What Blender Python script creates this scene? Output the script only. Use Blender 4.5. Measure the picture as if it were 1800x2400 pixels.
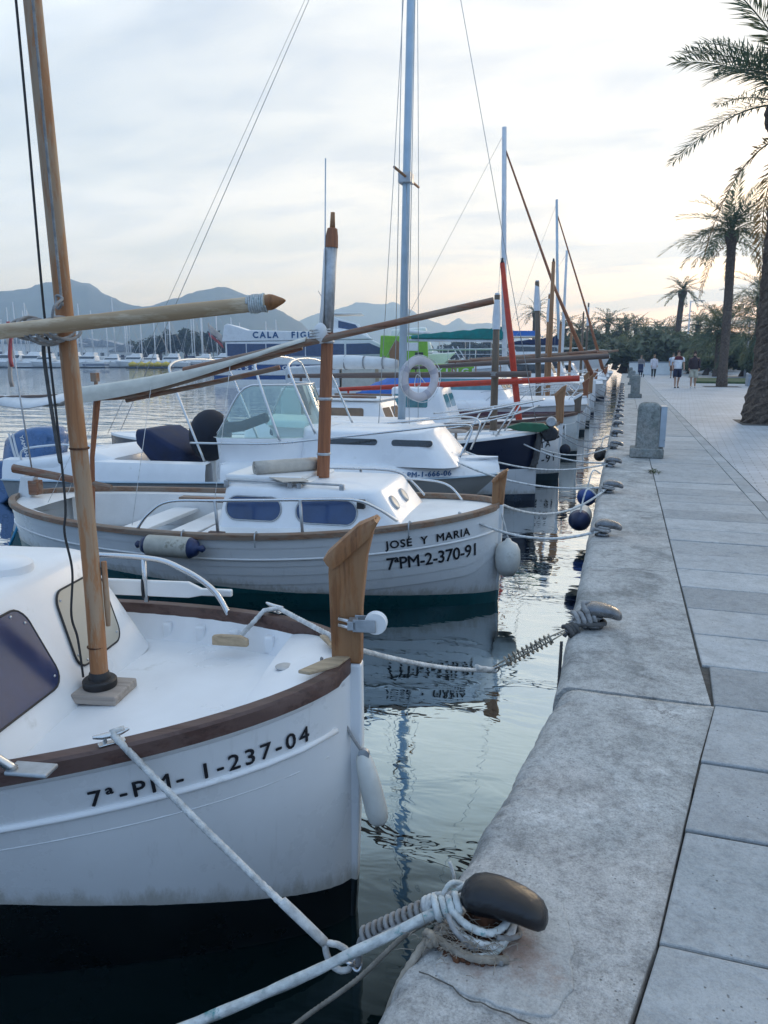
import bpy, bmesh, math, random
from mathutils import Vector, Matrix, noise as mnoise
R = math.radians
random.seed(7)
sc = bpy.context.scene
for o in list(bpy.data.objects): bpy.data.objects.remove(o)
COL = sc.collection

# ------------------------------------------------------------------ camera
cam = bpy.data.cameras.new('camera'); camo = bpy.data.objects.new('camera', cam); COL.objects.link(camo)
cam.sensor_fit = 'VERTICAL'; cam.sensor_height = 36; cam.sensor_width = 27; cam.lens = 26
cam.clip_start = 0.02; cam.clip_end = 30000
camo.location = (0, 0, 2.0); camo.rotation_euler = (R(90 - 11.665), 0, R(17.7))
sc.camera = camo
sc.view_settings.view_transform = 'Standard'; sc.view_settings.look = 'None'
sc.view_settings.exposure = 0.60; sc.view_settings.gamma = 1
sc.cycles.use_denoising = True
sc.cycles.max_bounces = 8; sc.cycles.diffuse_bounces = 3; sc.cycles.glossy_bounces = 4
sc.cycles.transmission_bounces = 6; sc.cycles.transparent_max_bounces = 12; sc.cycles.volume_bounces = 1
sc.cycles.caustics_reflective = False; sc.cycles.caustics_refractive = False

# ------------------------------------------------------------------ sky and sun (sun low behind thin cloud, ahead to the right)
SUN_AZ, SUN_EL = 14.0, 13.0        # azimuth clockwise from +Y
w = bpy.data.worlds.new('World'); sc.world = w; w.use_nodes = True
nt = w.node_tree; nt.nodes.clear()
def N(t, kind, **kw):
    n = t.nodes.new(kind)
    for k, v in kw.items():
        if k.startswith('_'):
            n.inputs[k[1:].replace('_', ' ')].default_value = v
        elif k.startswith('i') and k[1:].isdigit():
            n.inputs[int(k[1:])].default_value = v
        else:
            setattr(n, k, v)
    return n
def ramp(t, stops, interp='LINEAR'):
    n = t.nodes.new('ShaderNodeValToRGB'); cr = n.color_ramp; cr.interpolation = interp
    while len(cr.elements) < len(stops): cr.elements.new(0.5)
    for e, (p, c) in zip(cr.elements, stops):
        e.position = p; e.color = (c, c, c, 1) if isinstance(c, (int, float)) else (*c, 1)
    return n
def mixc(t, f, a, b, blend='MIX'):
    n = t.nodes.new('ShaderNodeMix'); n.data_type = 'RGBA'; n.blend_type = blend
    for i, s in ((0, f), (6, a), (7, b)):
        if isinstance(s, (int, float)): n.inputs[i].default_value = s
        elif isinstance(s, tuple): n.inputs[i].default_value = (*s, 1)
        else: t.links.new(s, n.inputs[i])
    return n.outputs[2]
L = nt.links.new
sky = N(nt, 'ShaderNodeTexSky', sky_type='NISHITA', sun_disc=False, sun_elevation=R(SUN_EL), sun_rotation=R(SUN_AZ), altitude=0, air_density=1.0, dust_density=1.5, ozone_density=1.5)
tc = N(nt, 'ShaderNodeTexCoord'); sep = N(nt, 'ShaderNodeSeparateXYZ'); L(tc.outputs['Generated'], sep.inputs[0])
zc = N(nt, 'ShaderNodeMath', operation='ABSOLUTE'); L(sep.outputs['Z'], zc.inputs[0])
za = N(nt, 'ShaderNodeMath', operation='ADD', i1=0.16); L(zc.outputs[0], za.inputs[0])
dx = N(nt, 'ShaderNodeMath', operation='DIVIDE'); L(sep.outputs['X'], dx.inputs[0]); L(za.outputs[0], dx.inputs[1])
dy = N(nt, 'ShaderNodeMath', operation='DIVIDE'); L(sep.outputs['Y'], dy.inputs[0]); L(za.outputs[0], dy.inputs[1])
cmb = N(nt, 'ShaderNodeCombineXYZ'); L(dx.outputs[0], cmb.inputs[0]); L(dy.outputs[0], cmb.inputs[1])
mp = N(nt, 'ShaderNodeMapping'); mp.inputs['Rotation'].default_value = (0, 0, R(-28)); mp.inputs['Scale'].default_value = (0.75, 1.5, 1); mp.inputs['Location'].default_value = (1.7, 0.4, 0)
L(cmb.outputs[0], mp.inputs[0])
n1 = N(nt, 'ShaderNodeTexNoise', _Scale=1.15, _Detail=7.0, _Roughness=0.52, _Distortion=0.55); L(mp.outputs[0], n1.inputs['Vector'])
n2 = N(nt, 'ShaderNodeTexNoise', _Scale=2.6, _Detail=6.0, _Roughness=0.5, _Distortion=0.3); L(mp.outputs[0], n2.inputs['Vector'])
sdir = Vector((math.sin(R(SUN_AZ)) * math.cos(R(SUN_EL)), math.cos(R(SUN_AZ)) * math.cos(R(SUN_EL)), math.sin(R(SUN_EL))))
dot = N(nt, 'ShaderNodeVectorMath', operation='DOT_PRODUCT'); L(tc.outputs['Generated'], dot.inputs[0]); dot.inputs[1].default_value = sdir
glow = N(nt, 'ShaderNodeMapRange', i1=0.2, i2=1.0, i3=0.0, i4=1.0, interpolation_type='SMOOTHSTEP'); L(dot.outputs['Value'], glow.inputs[0])
cloud_mask = ramp(nt, [(0.40, 0.72), (0.58, 1.0)]); L(n1.outputs[0], cloud_mask.inputs[0])
# lit cloud towards the sun is cream, away from it blue grey
lit = mixc(nt, glow.outputs[0], (0.46, 0.605, 0.79), (0.76, 0.78, 0.775))
dark = mixc(nt, glow.outputs[0], (0.44, 0.58, 0.76), (0.58, 0.625, 0.68))
shade = ramp(nt, [(0.44, 0.0), (0.64, 1.0)]); L(n2.outputs[0], shade.inputs[0])
ccol = mixc(nt, shade.outputs[0], lit, dark)
# towards the horizon the cloud thins out to a pale pinkish grey veil
hz = N(nt, 'ShaderNodeMapRange', i1=0.0, i2=0.22, i3=0.70, i4=0.0); L(zc.outputs[0], hz.inputs[0])
ccol = mixc(nt, hz.outputs[0], ccol, (0.64, 0.75, 0.95))
# the eastern half, behind the camera, is clearer: deeper and bluer
back = N(nt, 'ShaderNodeMapRange', i1=0.25, i2=-0.7, i3=0.0, i4=1.0, interpolation_type='SMOOTHSTEP'); L(dot.outputs['Value'], back.inputs[0])
ccol = mixc(nt, back.outputs[0], ccol, (0.32, 0.49, 0.78))
skys = N(nt, 'ShaderNodeVectorMath', operation='SCALE'); skys.inputs['Scale'].default_value = 1.0; L(sky.outputs[0], skys.inputs[0])
bg1 = N(nt, 'ShaderNodeBackground', _Strength=0.10); L(skys.outputs[0], bg1.inputs[0])
bg2 = N(nt, 'ShaderNodeBackground', _Strength=1.0); L(ccol, bg2.inputs[0])
ms = N(nt, 'ShaderNodeMixShader'); L(cloud_mask.outputs[0], ms.inputs[0]); L(bg1.outputs[0], ms.inputs[1]); L(bg2.outputs[0], ms.inputs[2])
wo = N(nt, 'ShaderNodeOutputWorld'); L(ms.outputs[0], wo.inputs[0])
sun = bpy.data.lights.new('sun', 'SUN'); sun.energy = 0.5; sun.angle = R(12); sun.color = (1.0, 0.90, 0.78)
suno = bpy.data.objects.new('sun', sun); COL.objects.link(suno)
suno.rotation_euler = (-sdir).to_track_quat('-Z', 'Y').to_euler(); suno.location = (0, 0, 40)

# ------------------------------------------------------------------ materials
def base_mat(name):
    m = bpy.data.materials.new(name); m.use_nodes = True
    t = m.node_tree; p = t.nodes['Principled BSDF']
    return m, t, p
def pmat(name, col, rough=0.5, metal=0.0, var=0.12, scale=6.0, bump=0.0, bscale=40.0, stretch=(1, 1, 1), spots=None, coat=0.0, dist=0.0):
    """plain surface with uneven colour, roughness and fine relief"""
    m, t, p = base_mat(name); L = t.links.new
    tc = N(t, 'ShaderNodeTexCoord'); mp = N(t, 'ShaderNodeMapping'); mp.inputs['Scale'].default_value = stretch
    L(tc.outputs['Object'], mp.inputs[0])
    n = N(t, 'ShaderNodeTexNoise', _Scale=scale, _Detail=6.0, _Roughness=0.6, _Distortion=dist); L(mp.outputs[0], n.inputs['Vector'])
    lo = tuple(c * (1 - var) for c in col); hi = tuple(min(1, c * (1 + var)) for c in col)
    r = ramp(t, [(0.32, lo), (0.68, hi)]); L(n.outputs[0], r.inputs[0])
    out = r.outputs[0]
    if spots:
        sc_, lim, scol = spots
        ns = N(t, 'ShaderNodeTexNoise', _Scale=sc_, _Detail=8.0, _Roughness=0.7); L(mp.outputs[0], ns.inputs['Vector'])
        rs = ramp(t, [(lim, 0.0), (min(1, lim + 0.13), 1.0)]); L(ns.outputs[0], rs.inputs[0])
        out = mixc(t, rs.outputs[0], out, scol)
    L(out, p.inputs['Base Color'])
    rr = N(t, 'ShaderNodeMapRange', i1=0.3, i2=0.7, i3=max(0.02, rough - 0.1), i4=min(1, rough + 0.1)); L(n.outputs[0], rr.inputs[0]); L(rr.outputs[0], p.inputs['Roughness'])
    p.inputs['Metallic'].default_value = metal
    p.inputs['Coat Weight'].default_value = coat; p.inputs['Coat Roughness'].default_value = 0.15
    if bump:
        nb = N(t, 'ShaderNodeTexNoise', _Scale=bscale, _Detail=5.0, _Roughness=0.65); L(mp.outputs[0], nb.inputs['Vector'])
        b = N(t, 'ShaderNodeBump', _Strength=bump, _Distance=0.01); L(nb.outputs[0], b.inputs['Height']); L(b.outputs[0], p.inputs['Normal'])
    return m
def wood(name, col, dark, axis='z', scale=1.0, rough=0.55, worn=None, bump=0.25):
    m, t, p = base_mat(name); L = t.links.new
    tc = N(t, 'ShaderNodeTexCoord'); mp = N(t, 'ShaderNodeMapping')
    s = {'x': (1.2, 26, 26), 'y': (26, 1.2, 26), 'z': (26, 26, 1.2)}[axis]
    mp.inputs['Scale'].default_value = tuple(a * scale for a in s); L(tc.outputs['Object'], mp.inputs[0])
    n = N(t, 'ShaderNodeTexNoise', _Scale=2.0, _Detail=8.0, _Roughness=0.65, _Distortion=0.6); L(mp.outputs[0], n.inputs['Vector'])
    r = ramp(t, [(0.3, dark), (0.5, col), (0.75, tuple(min(1, c * 1.3) for c in col))]); L(n.outputs[0], r.inputs[0])
    out = r.outputs[0]
    if worn:
        n2 = N(t, 'ShaderNodeTexNoise', _Scale=2.4, _Detail=6.0, _Roughness=0.7); 
        mp2 = N(t, 'ShaderNodeMapping'); mp2.inputs['Scale'].default_value = {'x': (.9, 5, 5), 'y': (5, .9, 5), 'z': (5, 5, .9)}[axis]; L(tc.outputs['Object'], mp2.inputs[0]); L(mp2.outputs[0], n2.inputs['Vector'])
        r2 = ramp(t, [(0.46, 0.0), (0.54, 0.9)]); L(n2.outputs[0], r2.inputs[0])
        w2 = mixc(t, n.outputs[0], tuple(c * 0.7 for c in worn), tuple(min(1, c * 1.2) for c in worn))
        out = mixc(t, r2.outputs[0], out, w2)
    L(out, p.inputs['Base Color']); p.inputs['Roughness'].default_value = rough
    b = N(t, 'ShaderNodeBump', _Strength=bump, _Distance=0.004); L(n.outputs[0], b.inputs['Height']); L(b.outputs[0], p.inputs['Normal'])
    return m
def hull_mat(name, top, bottom, zline, slope=0.0, band=None, scum=(0.30, 0.27, 0.20)):
    """hull paint with antifouling below the boot-top line (object space height) and a little grime along it"""
    m, t, p = base_mat(name); L = t.links.new
    tc = N(t, 'ShaderNodeTexCoord'); sp = N(t, 'ShaderNodeSeparateXYZ'); L(tc.outputs['Object'], sp.inputs[0])
    sx = N(t, 'ShaderNodeMath', operation='MULTIPLY', i1=slope); L(sp.outputs['X'], sx.inputs[0])
    z = N(t, 'ShaderNodeMath', operation='ADD'); L(sp.outputs['Z'], z.inputs[0]); L(sx.outputs[0], z.inputs[1])
    n = N(t, 'ShaderNodeTexNoise', _Scale=3.0, _Detail=7.0, _Roughness=0.65); L(tc.outputs['Object'], n.inputs['Vector'])
    r = ramp(t, [(0.3, tuple(c * 0.93 for c in top)), (0.7, top)]); L(n.outputs[0], r.inputs[0])
    mpz = N(t, 'ShaderNodeMapping'); mpz.inputs['Scale'].default_value = (5, 5, 0.7); L(tc.outputs['Object'], mpz.inputs[0])
    ns = N(t, 'ShaderNodeTexNoise', _Scale=3.0, _Detail=8.0, _Roughness=0.75); L(mpz.outputs[0], ns.inputs['Vector'])
    zz = N(t, 'ShaderNodeMapRange', i1=zline, i2=zline + 0.16, i3=0.52, i4=-0.1); L(z.outputs[0], zz.inputs[0])
    ad = N(t, 'ShaderNodeMath', operation='ADD', i1=0.0); L(ns.outputs[0], ad.inputs[0]); L(zz.outputs[0], ad.inputs[1])
    rg = ramp(t, [(0.74, 0.0), (0.98, 0.55)]); L(ad.outputs[0], rg.inputs[0])
    c = mixc(t, rg.outputs[0], r.outputs[0], scum)
    mps = N(t, 'ShaderNodeMapping'); mps.inputs['Scale'].default_value = (16, 16, 0.8); L(tc.outputs['Object'], mps.inputs[0])
    nst = N(t, 'ShaderNodeTexNoise', _Scale=2.0, _Detail=6.0, _Roughness=0.6); L(mps.outputs[0], nst.inputs['Vector']); rst = ramp(t, [(0.60, 0.0), (0.76, 0.16)]); L(nst.outputs[0], rst.inputs[0])
    c = mixc(t, rst.outputs[0], c, tuple(x * 0.66 for x in scum) if sum(top) > 1 else top)
    nsc = N(t, 'ShaderNodeTexNoise', _Scale=38.0, _Detail=3.0, _Roughness=0.8); mpx = N(t, 'ShaderNodeMapping'); mpx.inputs['Scale'].default_value = (0.25, 0.25, 1.6); L(tc.outputs['Object'], mpx.inputs[0]); L(mpx.outputs[0], nsc.inputs['Vector']); rsc = ramp(t, [(0.70, 0.0), (0.78, 0.35)]); L(nsc.outputs[0], rsc.inputs[0])
    c = mixc(t, rsc.outputs[0], c, tuple(x * 0.6 for x in top))
    if band:
        b0, b1, bc = band
        g1 = N(t, 'ShaderNodeMath', operation='GREATER_THAN', i1=b0); L(z.outputs[0], g1.inputs[0])
        g2 = N(t, 'ShaderNodeMath', operation='LESS_THAN', i1=b1); L(z.outputs[0], g2.inputs[0])
        g = N(t, 'ShaderNodeMath', operation='MULTIPLY'); L(g1.outputs[0], g.inputs[0]); L(g2.outputs[0], g.inputs[1])
        c = mixc(t, g.outputs[0], c, bc)
    wob = N(t, 'ShaderNodeMath', operation='MULTIPLY_ADD', i1=0.012, i2=-0.006); L(ns.outputs[0], wob.inputs[0])
    zw = N(t, 'ShaderNodeMath', operation='ADD'); L(z.outputs[0], zw.inputs[0]); L(wob.outputs[0], zw.inputs[1])
    lt = N(t, 'ShaderNodeMath', operation='LESS_THAN', i1=zline); L(zw.outputs[0], lt.inputs[0])
    rb = mixc(t, ns.outputs[0], tuple(x * 0.5 for x in bottom), tuple(min(1, x * 1.5) for x in bottom))
    c = mixc(t, lt.outputs[0], c, rb)
    L(c, p.inputs['Base Color'])
    rr = N(t, 'ShaderNodeMapRange', i1=0.3, i2=0.7, i3=0.22, i4=0.42); L(n.outputs[0], rr.inputs[0]); L(rr.outputs[0], p.inputs['Roughness'])
    return m
def glass(name, col=(0.8, 0.93, 0.9), alpha=0.35, rough=0.03):
    m, t, p = base_mat(name)
    t.nodes.remove(p); L = t.links.new
    out = t.nodes['Material Output']
    tr = N(t, 'ShaderNodeBsdfTransparent'); tr.inputs[0].default_value = (*col, 1)
    gl = N(t, 'ShaderNodeBsdfGlossy', _Roughness=rough); df = N(t, 'ShaderNodeBsdfDiffuse'); df.inputs[0].default_value = (*col, 1)
    fr = N(t, 'ShaderNodeFresnel', _IOR=1.5)
    a = N(t, 'ShaderNodeMixShader', i0=alpha); L(tr.outputs[0], a.inputs[1]); L(df.outputs[0], a.inputs[2])
    b = N(t, 'ShaderNodeMixShader'); L(fr.outputs[0], b.inputs[0]); L(a.outputs[0], b.inputs[1]); L(gl.outputs[0], b.inputs[2])
    L(b.outputs[0], out.inputs[0])
    return m
def rope_mat(name, col, fleck=None, rough=0.85):
    m = pmat(name, col, rough, var=0.30, scale=30, bump=0.6, bscale=220, spots=(fleck and (26, 0.56, fleck)) or None)
    return m
M = {}
M['gelcoat'] = pmat('gelcoat_white', (0.80, 0.81, 0.82), 0.34, var=0.06, scale=2.5, spots=(5.0, 0.62, (0.58, 0.58, 0.55)))
M['white'] = pmat('white_paint', (0.80, 0.80, 0.79), 0.45, var=0.06, scale=4, spots=(7, 0.65, (0.55, 0.53, 0.48)))
M['deckgrey'] = pmat('pale_deck', (0.66, 0.68, 0.69), 0.6, var=0.08, scale=5, bump=0.1, bscale=200)
M['wood_post'] = wood('varnished_stem_wood', (0.27, 0.113, 0.038), (0.12, 0.044, 0.015), 'z', worn=(0.32, 0.165, 0.075))
M['wood_mast'] = wood('weathered_mast_wood', (0.34, 0.150, 0.058), (0.20, 0.08, 0.030), 'z', 0.7, worn=(0.38, 0.265, 0.17))
M['wood_yard'] = wood('bleached_spar_wood', (0.56, 0.44, 0.30), (0.40, 0.29, 0.18), 'x', 0.7, worn=(0.40, 0.27, 0.15))
M['wood_brown'] = wood('brown_spar_wood', (0.22, 0.10, 0.055), (0.10, 0.045, 0.025), 'x', worn=(0.25, 0.18, 0.13))
M['wood_brown_z'] = wood('brown_mast_wood', (0.27, 0.10, 0.040), (0.15, 0.05, 0.02), 'z')
M['wood_grey_z'] = wood('grey_brown_mast_wood', (0.13, 0.095, 0.065), (0.07, 0.05, 0.035), 'z')
M['wood_grey_x'] = wood('grey_brown_spar_wood', (0.12, 0.085, 0.07), (0.06, 0.045, 0.04), 'x')
M['wood_orange'] = wood('orange_wood', (0.30, 0.15, 0.065), (0.18, 0.09, 0.04), 'z')
M['rail_dark'] = wood('dark_mahogany_rail', (0.075, 0.036, 0.028), (0.033, 0.016, 0.014), 'x', worn=(0.11, 0.065, 0.055))
M['rail_tan'] = wood('tan_rail_wood', (0.20, 0.115, 0.070), (0.10, 0.055, 0.035), 'x', worn=(0.22, 0.17, 0.13))
M['wood_pad'] = wood('grey_wood_pad', (0.36, 0.31, 0.27), (0.22, 0.19, 0.17), 'x', rough=0.8)
M['wood_tan'] = wood('tan_rubbing_wood', (0.42, 0.32, 0.21), (0.28, 0.2, 0.13), 'x', rough=0.7)
M['steel'] = pmat('stainless_steel', (0.60, 0.62, 0.64), 0.30, 1.0, var=0.02, scale=0.5)
M['galv'] = pmat('galvanised_steel', (0.42, 0.44, 0.46), 0.5, 0.8, var=0.2, scale=20)
M['iron'] = pmat('black_iron', (0.025, 0.027, 0.032), 0.35, 0.3, var=0.4, scale=25, bump=0.2, bscale=60)
M['cleat_iron'] = pmat('worn_cast_iron', (0.006, 0.0065, 0.009), 0.22, 0.0, var=0.4, scale=14, bump=0.3, bscale=60, spots=(16, 0.74, (0.04, 0.03, 0.025)))
M['cleat_steel'] = pmat('polished_cast_steel', (0.20, 0.205, 0.215), 0.28, 0.85, var=0.35, scale=14, bump=0.2, bscale=50, spots=(12, 0.60, (0.08, 0.05, 0.035)))
M['rust'] = pmat('rusty_iron', (0.115, 0.048, 0.024), 0.9, 0.1, var=0.5, scale=40, bump=0.9, bscale=90, spots=(22, 0.55, (0.24, 0.12, 0.06)))
M['rope_white'] = rope_mat('white_rope', (0.62, 0.63, 0.62))
M['rope_teal'] = rope_mat('teal_fleck_rope', (0.60, 0.63, 0.62), (0.04, 0.26, 0.27))
M['rope_grey'] = rope_mat('grey_weathered_rope', (0.30, 0.30, 0.30))
M['rope_tan'] = rope_mat('tan_weathered_rope', (0.33, 0.29, 0.24))
M['rope_dark'] = rope_mat('dark_wet_rope', (0.09, 0.09, 0.09))
M['spring'] = pmat('dull_spring_steel', (0.30, 0.27, 0.22), 0.5, 0.7, var=0.3, scale=30)
M['rubber'] = pmat('black_rubber', (0.02, 0.02, 0.022), 0.6, var=0.4)
M['fender_white'] = pmat('dirty_white_fender', (0.62, 0.62, 0.58), 0.45, var=0.12, scale=8, spots=(6, 0.58, (0.36, 0.35, 0.30)))
M['fender_grey'] = pmat('grimy_fender', (0.40, 0.39, 0.34), 0.6, var=0.2, scale=10, spots=(9, 0.55, (0.14, 0.13, 0.09)))
M['fender_navy'] = pmat('navy_fender_vinyl', (0.010, 0.022, 0.075), 0.4, var=0.3)
M['fender_blue'] = pmat('blue_fender_vinyl', (0.012, 0.055, 0.24), 0.5, var=0.3)
M['canvas_navy'] = pmat('navy_canvas', (0.012, 0.022, 0.062), 0.85, var=0.3, scale=5, bump=0.4, bscale=14)
M['canvas_black'] = pmat('black_canvas', (0.010, 0.014, 0.026), 0.8, var=0.3, scale=5, bump=0.4, bscale=14)
M['canvas_cream'] = pmat('cream_canvas', (0.60, 0.58, 0.51), 0.9, var=0.1, scale=8, bump=0.3, bscale=20)
M['canvas_white'] = pmat('white_canvas', (0.68, 0.69, 0.69), 0.9, var=0.08, scale=6, bump=0.4, bscale=12)
M['canvas_blue'] = pmat('blue_tarp', (0.02, 0.12, 0.42), 0.7, var=0.2, bump=0.4, bscale=6)
M['canvas_teal'] = pmat('teal_canvas', (0.006, 0.16, 0.15), 0.8, var=0.2, bump=0.4, bscale=3)
M['win_blue'] = pmat('tinted_blue_window', (0.014, 0.045, 0.13), 0.12, var=0.2, scale=6, coat=0.4)
M['win_navy'] = pmat('tinted_navy_window', (0.018, 0.034, 0.095), 0.16, var=0.25, scale=4, coat=0.35)
M['win_dark'] = pmat('dark_glazing', (0.012, 0.018, 0.022), 0.10, var=0.3, coat=1.0)
M['win_teal'] = pmat('teal_glazing', (0.05, 0.20, 0.23), 0.08, var=0.25, coat=1.0)
M['win_beige'] = pmat('beige_window_pane', (0.40, 0.39, 0.34), 0.35, var=0.06)  # flat beige pane, far half of the foreground cabin front
M['curtain'] = pmat('brown_curtain', (0.22, 0.15, 0.10), 0.8, var=0.2)
M['glass'] = glass('windscreen_glass', (0.72, 0.90, 0.86), 0.22)
M['ink'] = pmat('black_lettering', (0.012, 0.013, 0.018), 0.5, var=0.1)
M['ink_blue'] = pmat('blue_lettering', (0.02, 0.09, 0.22), 0.5, var=0.1)
M['ink_white'] = pmat('white_lettering', (0.80, 0.80, 0.80), 0.5, var=0.05)
M['red'] = pmat('red_spar_paint', (0.46, 0.040, 0.015), 0.5, var=0.2, scale=10, spots=(8, 0.66, (0.22, 0.05, 0.03)))
M['alu'] = pmat('anodised_mast', (0.42, 0.52, 0.60), 0.4, 0.35, var=0.1, scale=4)
M['alu_white'] = pmat('white_mast_paint', (0.60, 0.64, 0.68), 0.4, var=0.1)
M['navy'] = pmat('navy_gelcoat', (0.008, 0.016, 0.045), 0.25, var=0.3)
M['lifering'] = pmat('faded_lifering', (0.54, 0.51, 0.53), 0.7, var=0.10, bump=0.2, bscale=60)
M['lifering_band'] = pmat('lifering_band', (0.40, 0.39, 0.44), 0.7, var=0.1)
M['outboard'] = pmat('blue_grey_outboard', (0.055, 0.13, 0.28), 0.3, 0.2, var=0.15, coat=0.3)
M['lime'] = pmat('lime_green_hull', (0.22, 0.48, 0.03), 0.4, var=0.1)
M['yellow'] = pmat('yellow_plastic', (0.60, 0.45, 0.03), 0.5, var=0.15)
M['hull_black'] = pmat('black_hull', (0.012, 0.014, 0.015), 0.35, var=0.3)
M['blue_hull'] = pmat('royal_blue_hull', (0.010, 0.055, 0.20), 0.35, var=0.15)
M['flag_red'] = pmat('faded_flag', (0.50, 0.12, 0.12), 0.85, var=0.3, scale=3)
M['flag_pale'] = pmat('faded_flag_centre', (0.58, 0.50, 0.44), 0.85, var=0.2, scale=3)
M['sky_blue'] = pmat('sky_blue_paint', (0.03, 0.28, 0.48), 0.5, var=0.15)
M['green_paint'] = pmat('green_anchor_paint', (0.02, 0.12, 0.06), 0.5, var=0.3)
M['paper'] = pmat('worn_mat', (0.50, 0.46, 0.40), 0.9, var=0.12, scale=14, bump=0.3, bscale=80)
# ------------------------------------------------------------------ mesh helpers
V = Vector
def lerp(a, b, t): return a + (b - a) * t
def smooth(t): t = max(0, min(1, t)); return t * t * (3 - 2 * t)
class MB:
    def __init__(s): s.v = []; s.f = []
    def add(s, vs, fs):
        n = len(s.v); s.v += [tuple(p) for p in vs]; s.f += [tuple(i + n for i in q) for q in fs]; return s
    def box(s, x0, x1, y0, y1, z0, z1, xf=None):
        vs = [(x, y, z) for x in (x0, x1) for y in (y0, y1) for z in (z0, z1)]
        if xf: vs = [xf @ V(p) for p in vs]
        return s.add(vs, [(0, 1, 3, 2), (4, 6, 7, 5), (0, 4, 5, 1), (2, 3, 7, 6), (0, 2, 6, 4), (1, 5, 7, 3)])
    def grid(s, rows, cu=False, cv=False, cap0=False, cap1=False):
        nr, nc = len(rows), len(rows[0]); vs = [p for r in rows for p in r]; fs = []
        for i in range(nr if cu else nr - 1):
            for j in range(nc if cv else nc - 1):
                a, b = i, (i + 1) % nr; c, d = j, (j + 1) % nc
                fs.append((a * nc + c, a * nc + d, b * nc + d, b * nc + c))
        if cap0: fs.append(tuple(range(nc))[::-1])
        if cap1: fs.append(tuple((nr - 1) * nc + j for j in range(nc)))
        return s.add(vs, fs)
    def frames(s, path):
        P = [V(p) for p in path]; T = []
        for i in range(len(P)):
            a = P[max(0, i - 1)]; b = P[min(len(P) - 1, i + 1)]; d = b - a
            T.append(d.normalized() if d.length > 1e-9 else V((0, 0, 1)))
        u = V((0, 0, 1)) if abs(T[0].z) < 0.9 else V((1, 0, 0)); u = (u - T[0] * u.dot(T[0])).normalized(); F = []
        for i in range(len(P)):
            u = u - T[i] * u.dot(T[i]); u.normalize(); F.append((P[i], u.copy(), T[i].cross(u)))
        return F
    def tube(s, path, r, n=8, caps=True, sq=1.0):
        F = s.frames(path); rows = []
        for i, (p, u, w_) in enumerate(F):
            ri = r[i] if isinstance(r, (list, tuple)) else r
            rows.append([p + (u * math.cos(a) * sq + w_ * math.sin(a)) * ri for a in [2 * math.pi * k / n for k in range(n)]])
        return s.grid(rows, cv=True, cap0=caps, cap1=caps)
    def rope(s, path, r, lay=None, n=12, lobes=3, step=None):
        """laid rope: a lobed section that twists along the line"""
        lay = lay or r * 7; step = step or r * 1.1
        P = resample(path, step); F = s.frames(P); rows = []; acc = 0
        for i, (p, u, w_) in enumerate(F):
            if i: acc += (F[i][0] - F[i - 1][0]).length
            tw = 2 * math.pi * acc / lay
            rows.append([p + (u * math.cos(a) + w_ * math.sin(a)) * r * (0.80 + 0.30 * abs(math.cos(lobes * (a - tw) / 2))) for a in [2 * math.pi * k / n for k in range(n)]])
        return s.grid(rows, cv=True, cap0=True, cap1=True)
    def lathe(s, prof, n=16, c=(0, 0, 0), ax='z', cap=True):
        rows = []
        for r, z in prof:
            ring = []
            for k in range(n):
                a = 2 * math.pi * k / n; p = (r * math.cos(a), r * math.sin(a), z)
                if ax == 'x': p = (z, p[0], p[1])
                if ax == 'y': p = (p[0], z, p[1])
                ring.append((p[0] + c[0], p[1] + c[1], p[2] + c[2]))
            rows.append(ring)
        return s.grid(rows, cv=True, cap0=cap, cap1=cap)
    def ell(s, c, r, n=12, m=8):
        return s.lathe_e(c, r, n, m)
    def lathe_e(s, c, r, n, m):
        rows = []
        for i in range(m + 1):
            t = math.pi * i / m - math.pi / 2; q = max(0.02, math.cos(t))
            rows.append([(c[0] + r[0] * q * math.cos(a), c[1] + r[1] * q * math.sin(a), c[2] + r[2] * math.sin(t)) for a in [2 * math.pi * k / n for k in range(n)]])
        return s.grid(rows, cv=True, cap0=True, cap1=True)
    def prism(s, poly, f0, f1):
        """polygon (2d) mapped through f0 and f1 to the two faces"""
        n = len(poly); a = [f0(*p) for p in poly]; b = [f1(*p) for p in poly]
        return s.add(a + b, [tuple(range(n))[::-1], tuple(range(n, 2 * n))] + [(i, (i + 1) % n, n + (i + 1) % n, n + i) for i in range(n)])
    def build(s, name, mat, parent=None, smooth=False, bev=0.0, seg=2, loc=None):
        me = bpy.data.meshes.new(name); me.from_pydata(s.v, [], s.f); me.update()
        bm = bmesh.new(); bm.from_mesh(me); bmesh.ops.recalc_face_normals(bm, faces=bm.faces); bm.to_mesh(me); bm.free()
        return mobj(name, me, mat, parent, smooth, bev, seg, loc)
def mobj(name, me, mat, parent=None, smooth=False, bev=0.0, seg=2, loc=None):
    o = bpy.data.objects.new(name, me); COL.objects.link(o)
    if mat is not None and not me.materials: me.materials.append(M[mat] if isinstance(mat, str) else mat)
    if parent is not None: o.parent = parent
    if loc: o.location = loc
    if smooth:
        me.polygons.foreach_set('use_smooth', [True] * len(me.polygons))
        if smooth != 'all':
            me.set_sharp_from_angle(angle=R(smooth if isinstance(smooth, (int, float)) and smooth > 1 else 42))
    if bev:
        b = o.modifiers.new('edge', 'BEVEL'); b.width = bev; b.segments = seg; b.limit_method = 'ANGLE'; b.angle_limit = R(35)
    return o
def resample(path, step):
    P = [V(p) for p in path]; out = [P[0]]; 
    tot = sum((P[i + 1] - P[i]).length for i in range(len(P) - 1)); n = max(2, int(tot / step)); d = tot / n; acc = 0; want = d
    for i in range(len(P) - 1):
        a, b = P[i], P[i + 1]; l = (b - a).length
        while l > 0 and want <= acc + l + 1e-9 and len(out) <= n:
            out.append(a.lerp(b, (want - acc) / l)); want += d
        acc += l
    return out
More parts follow.
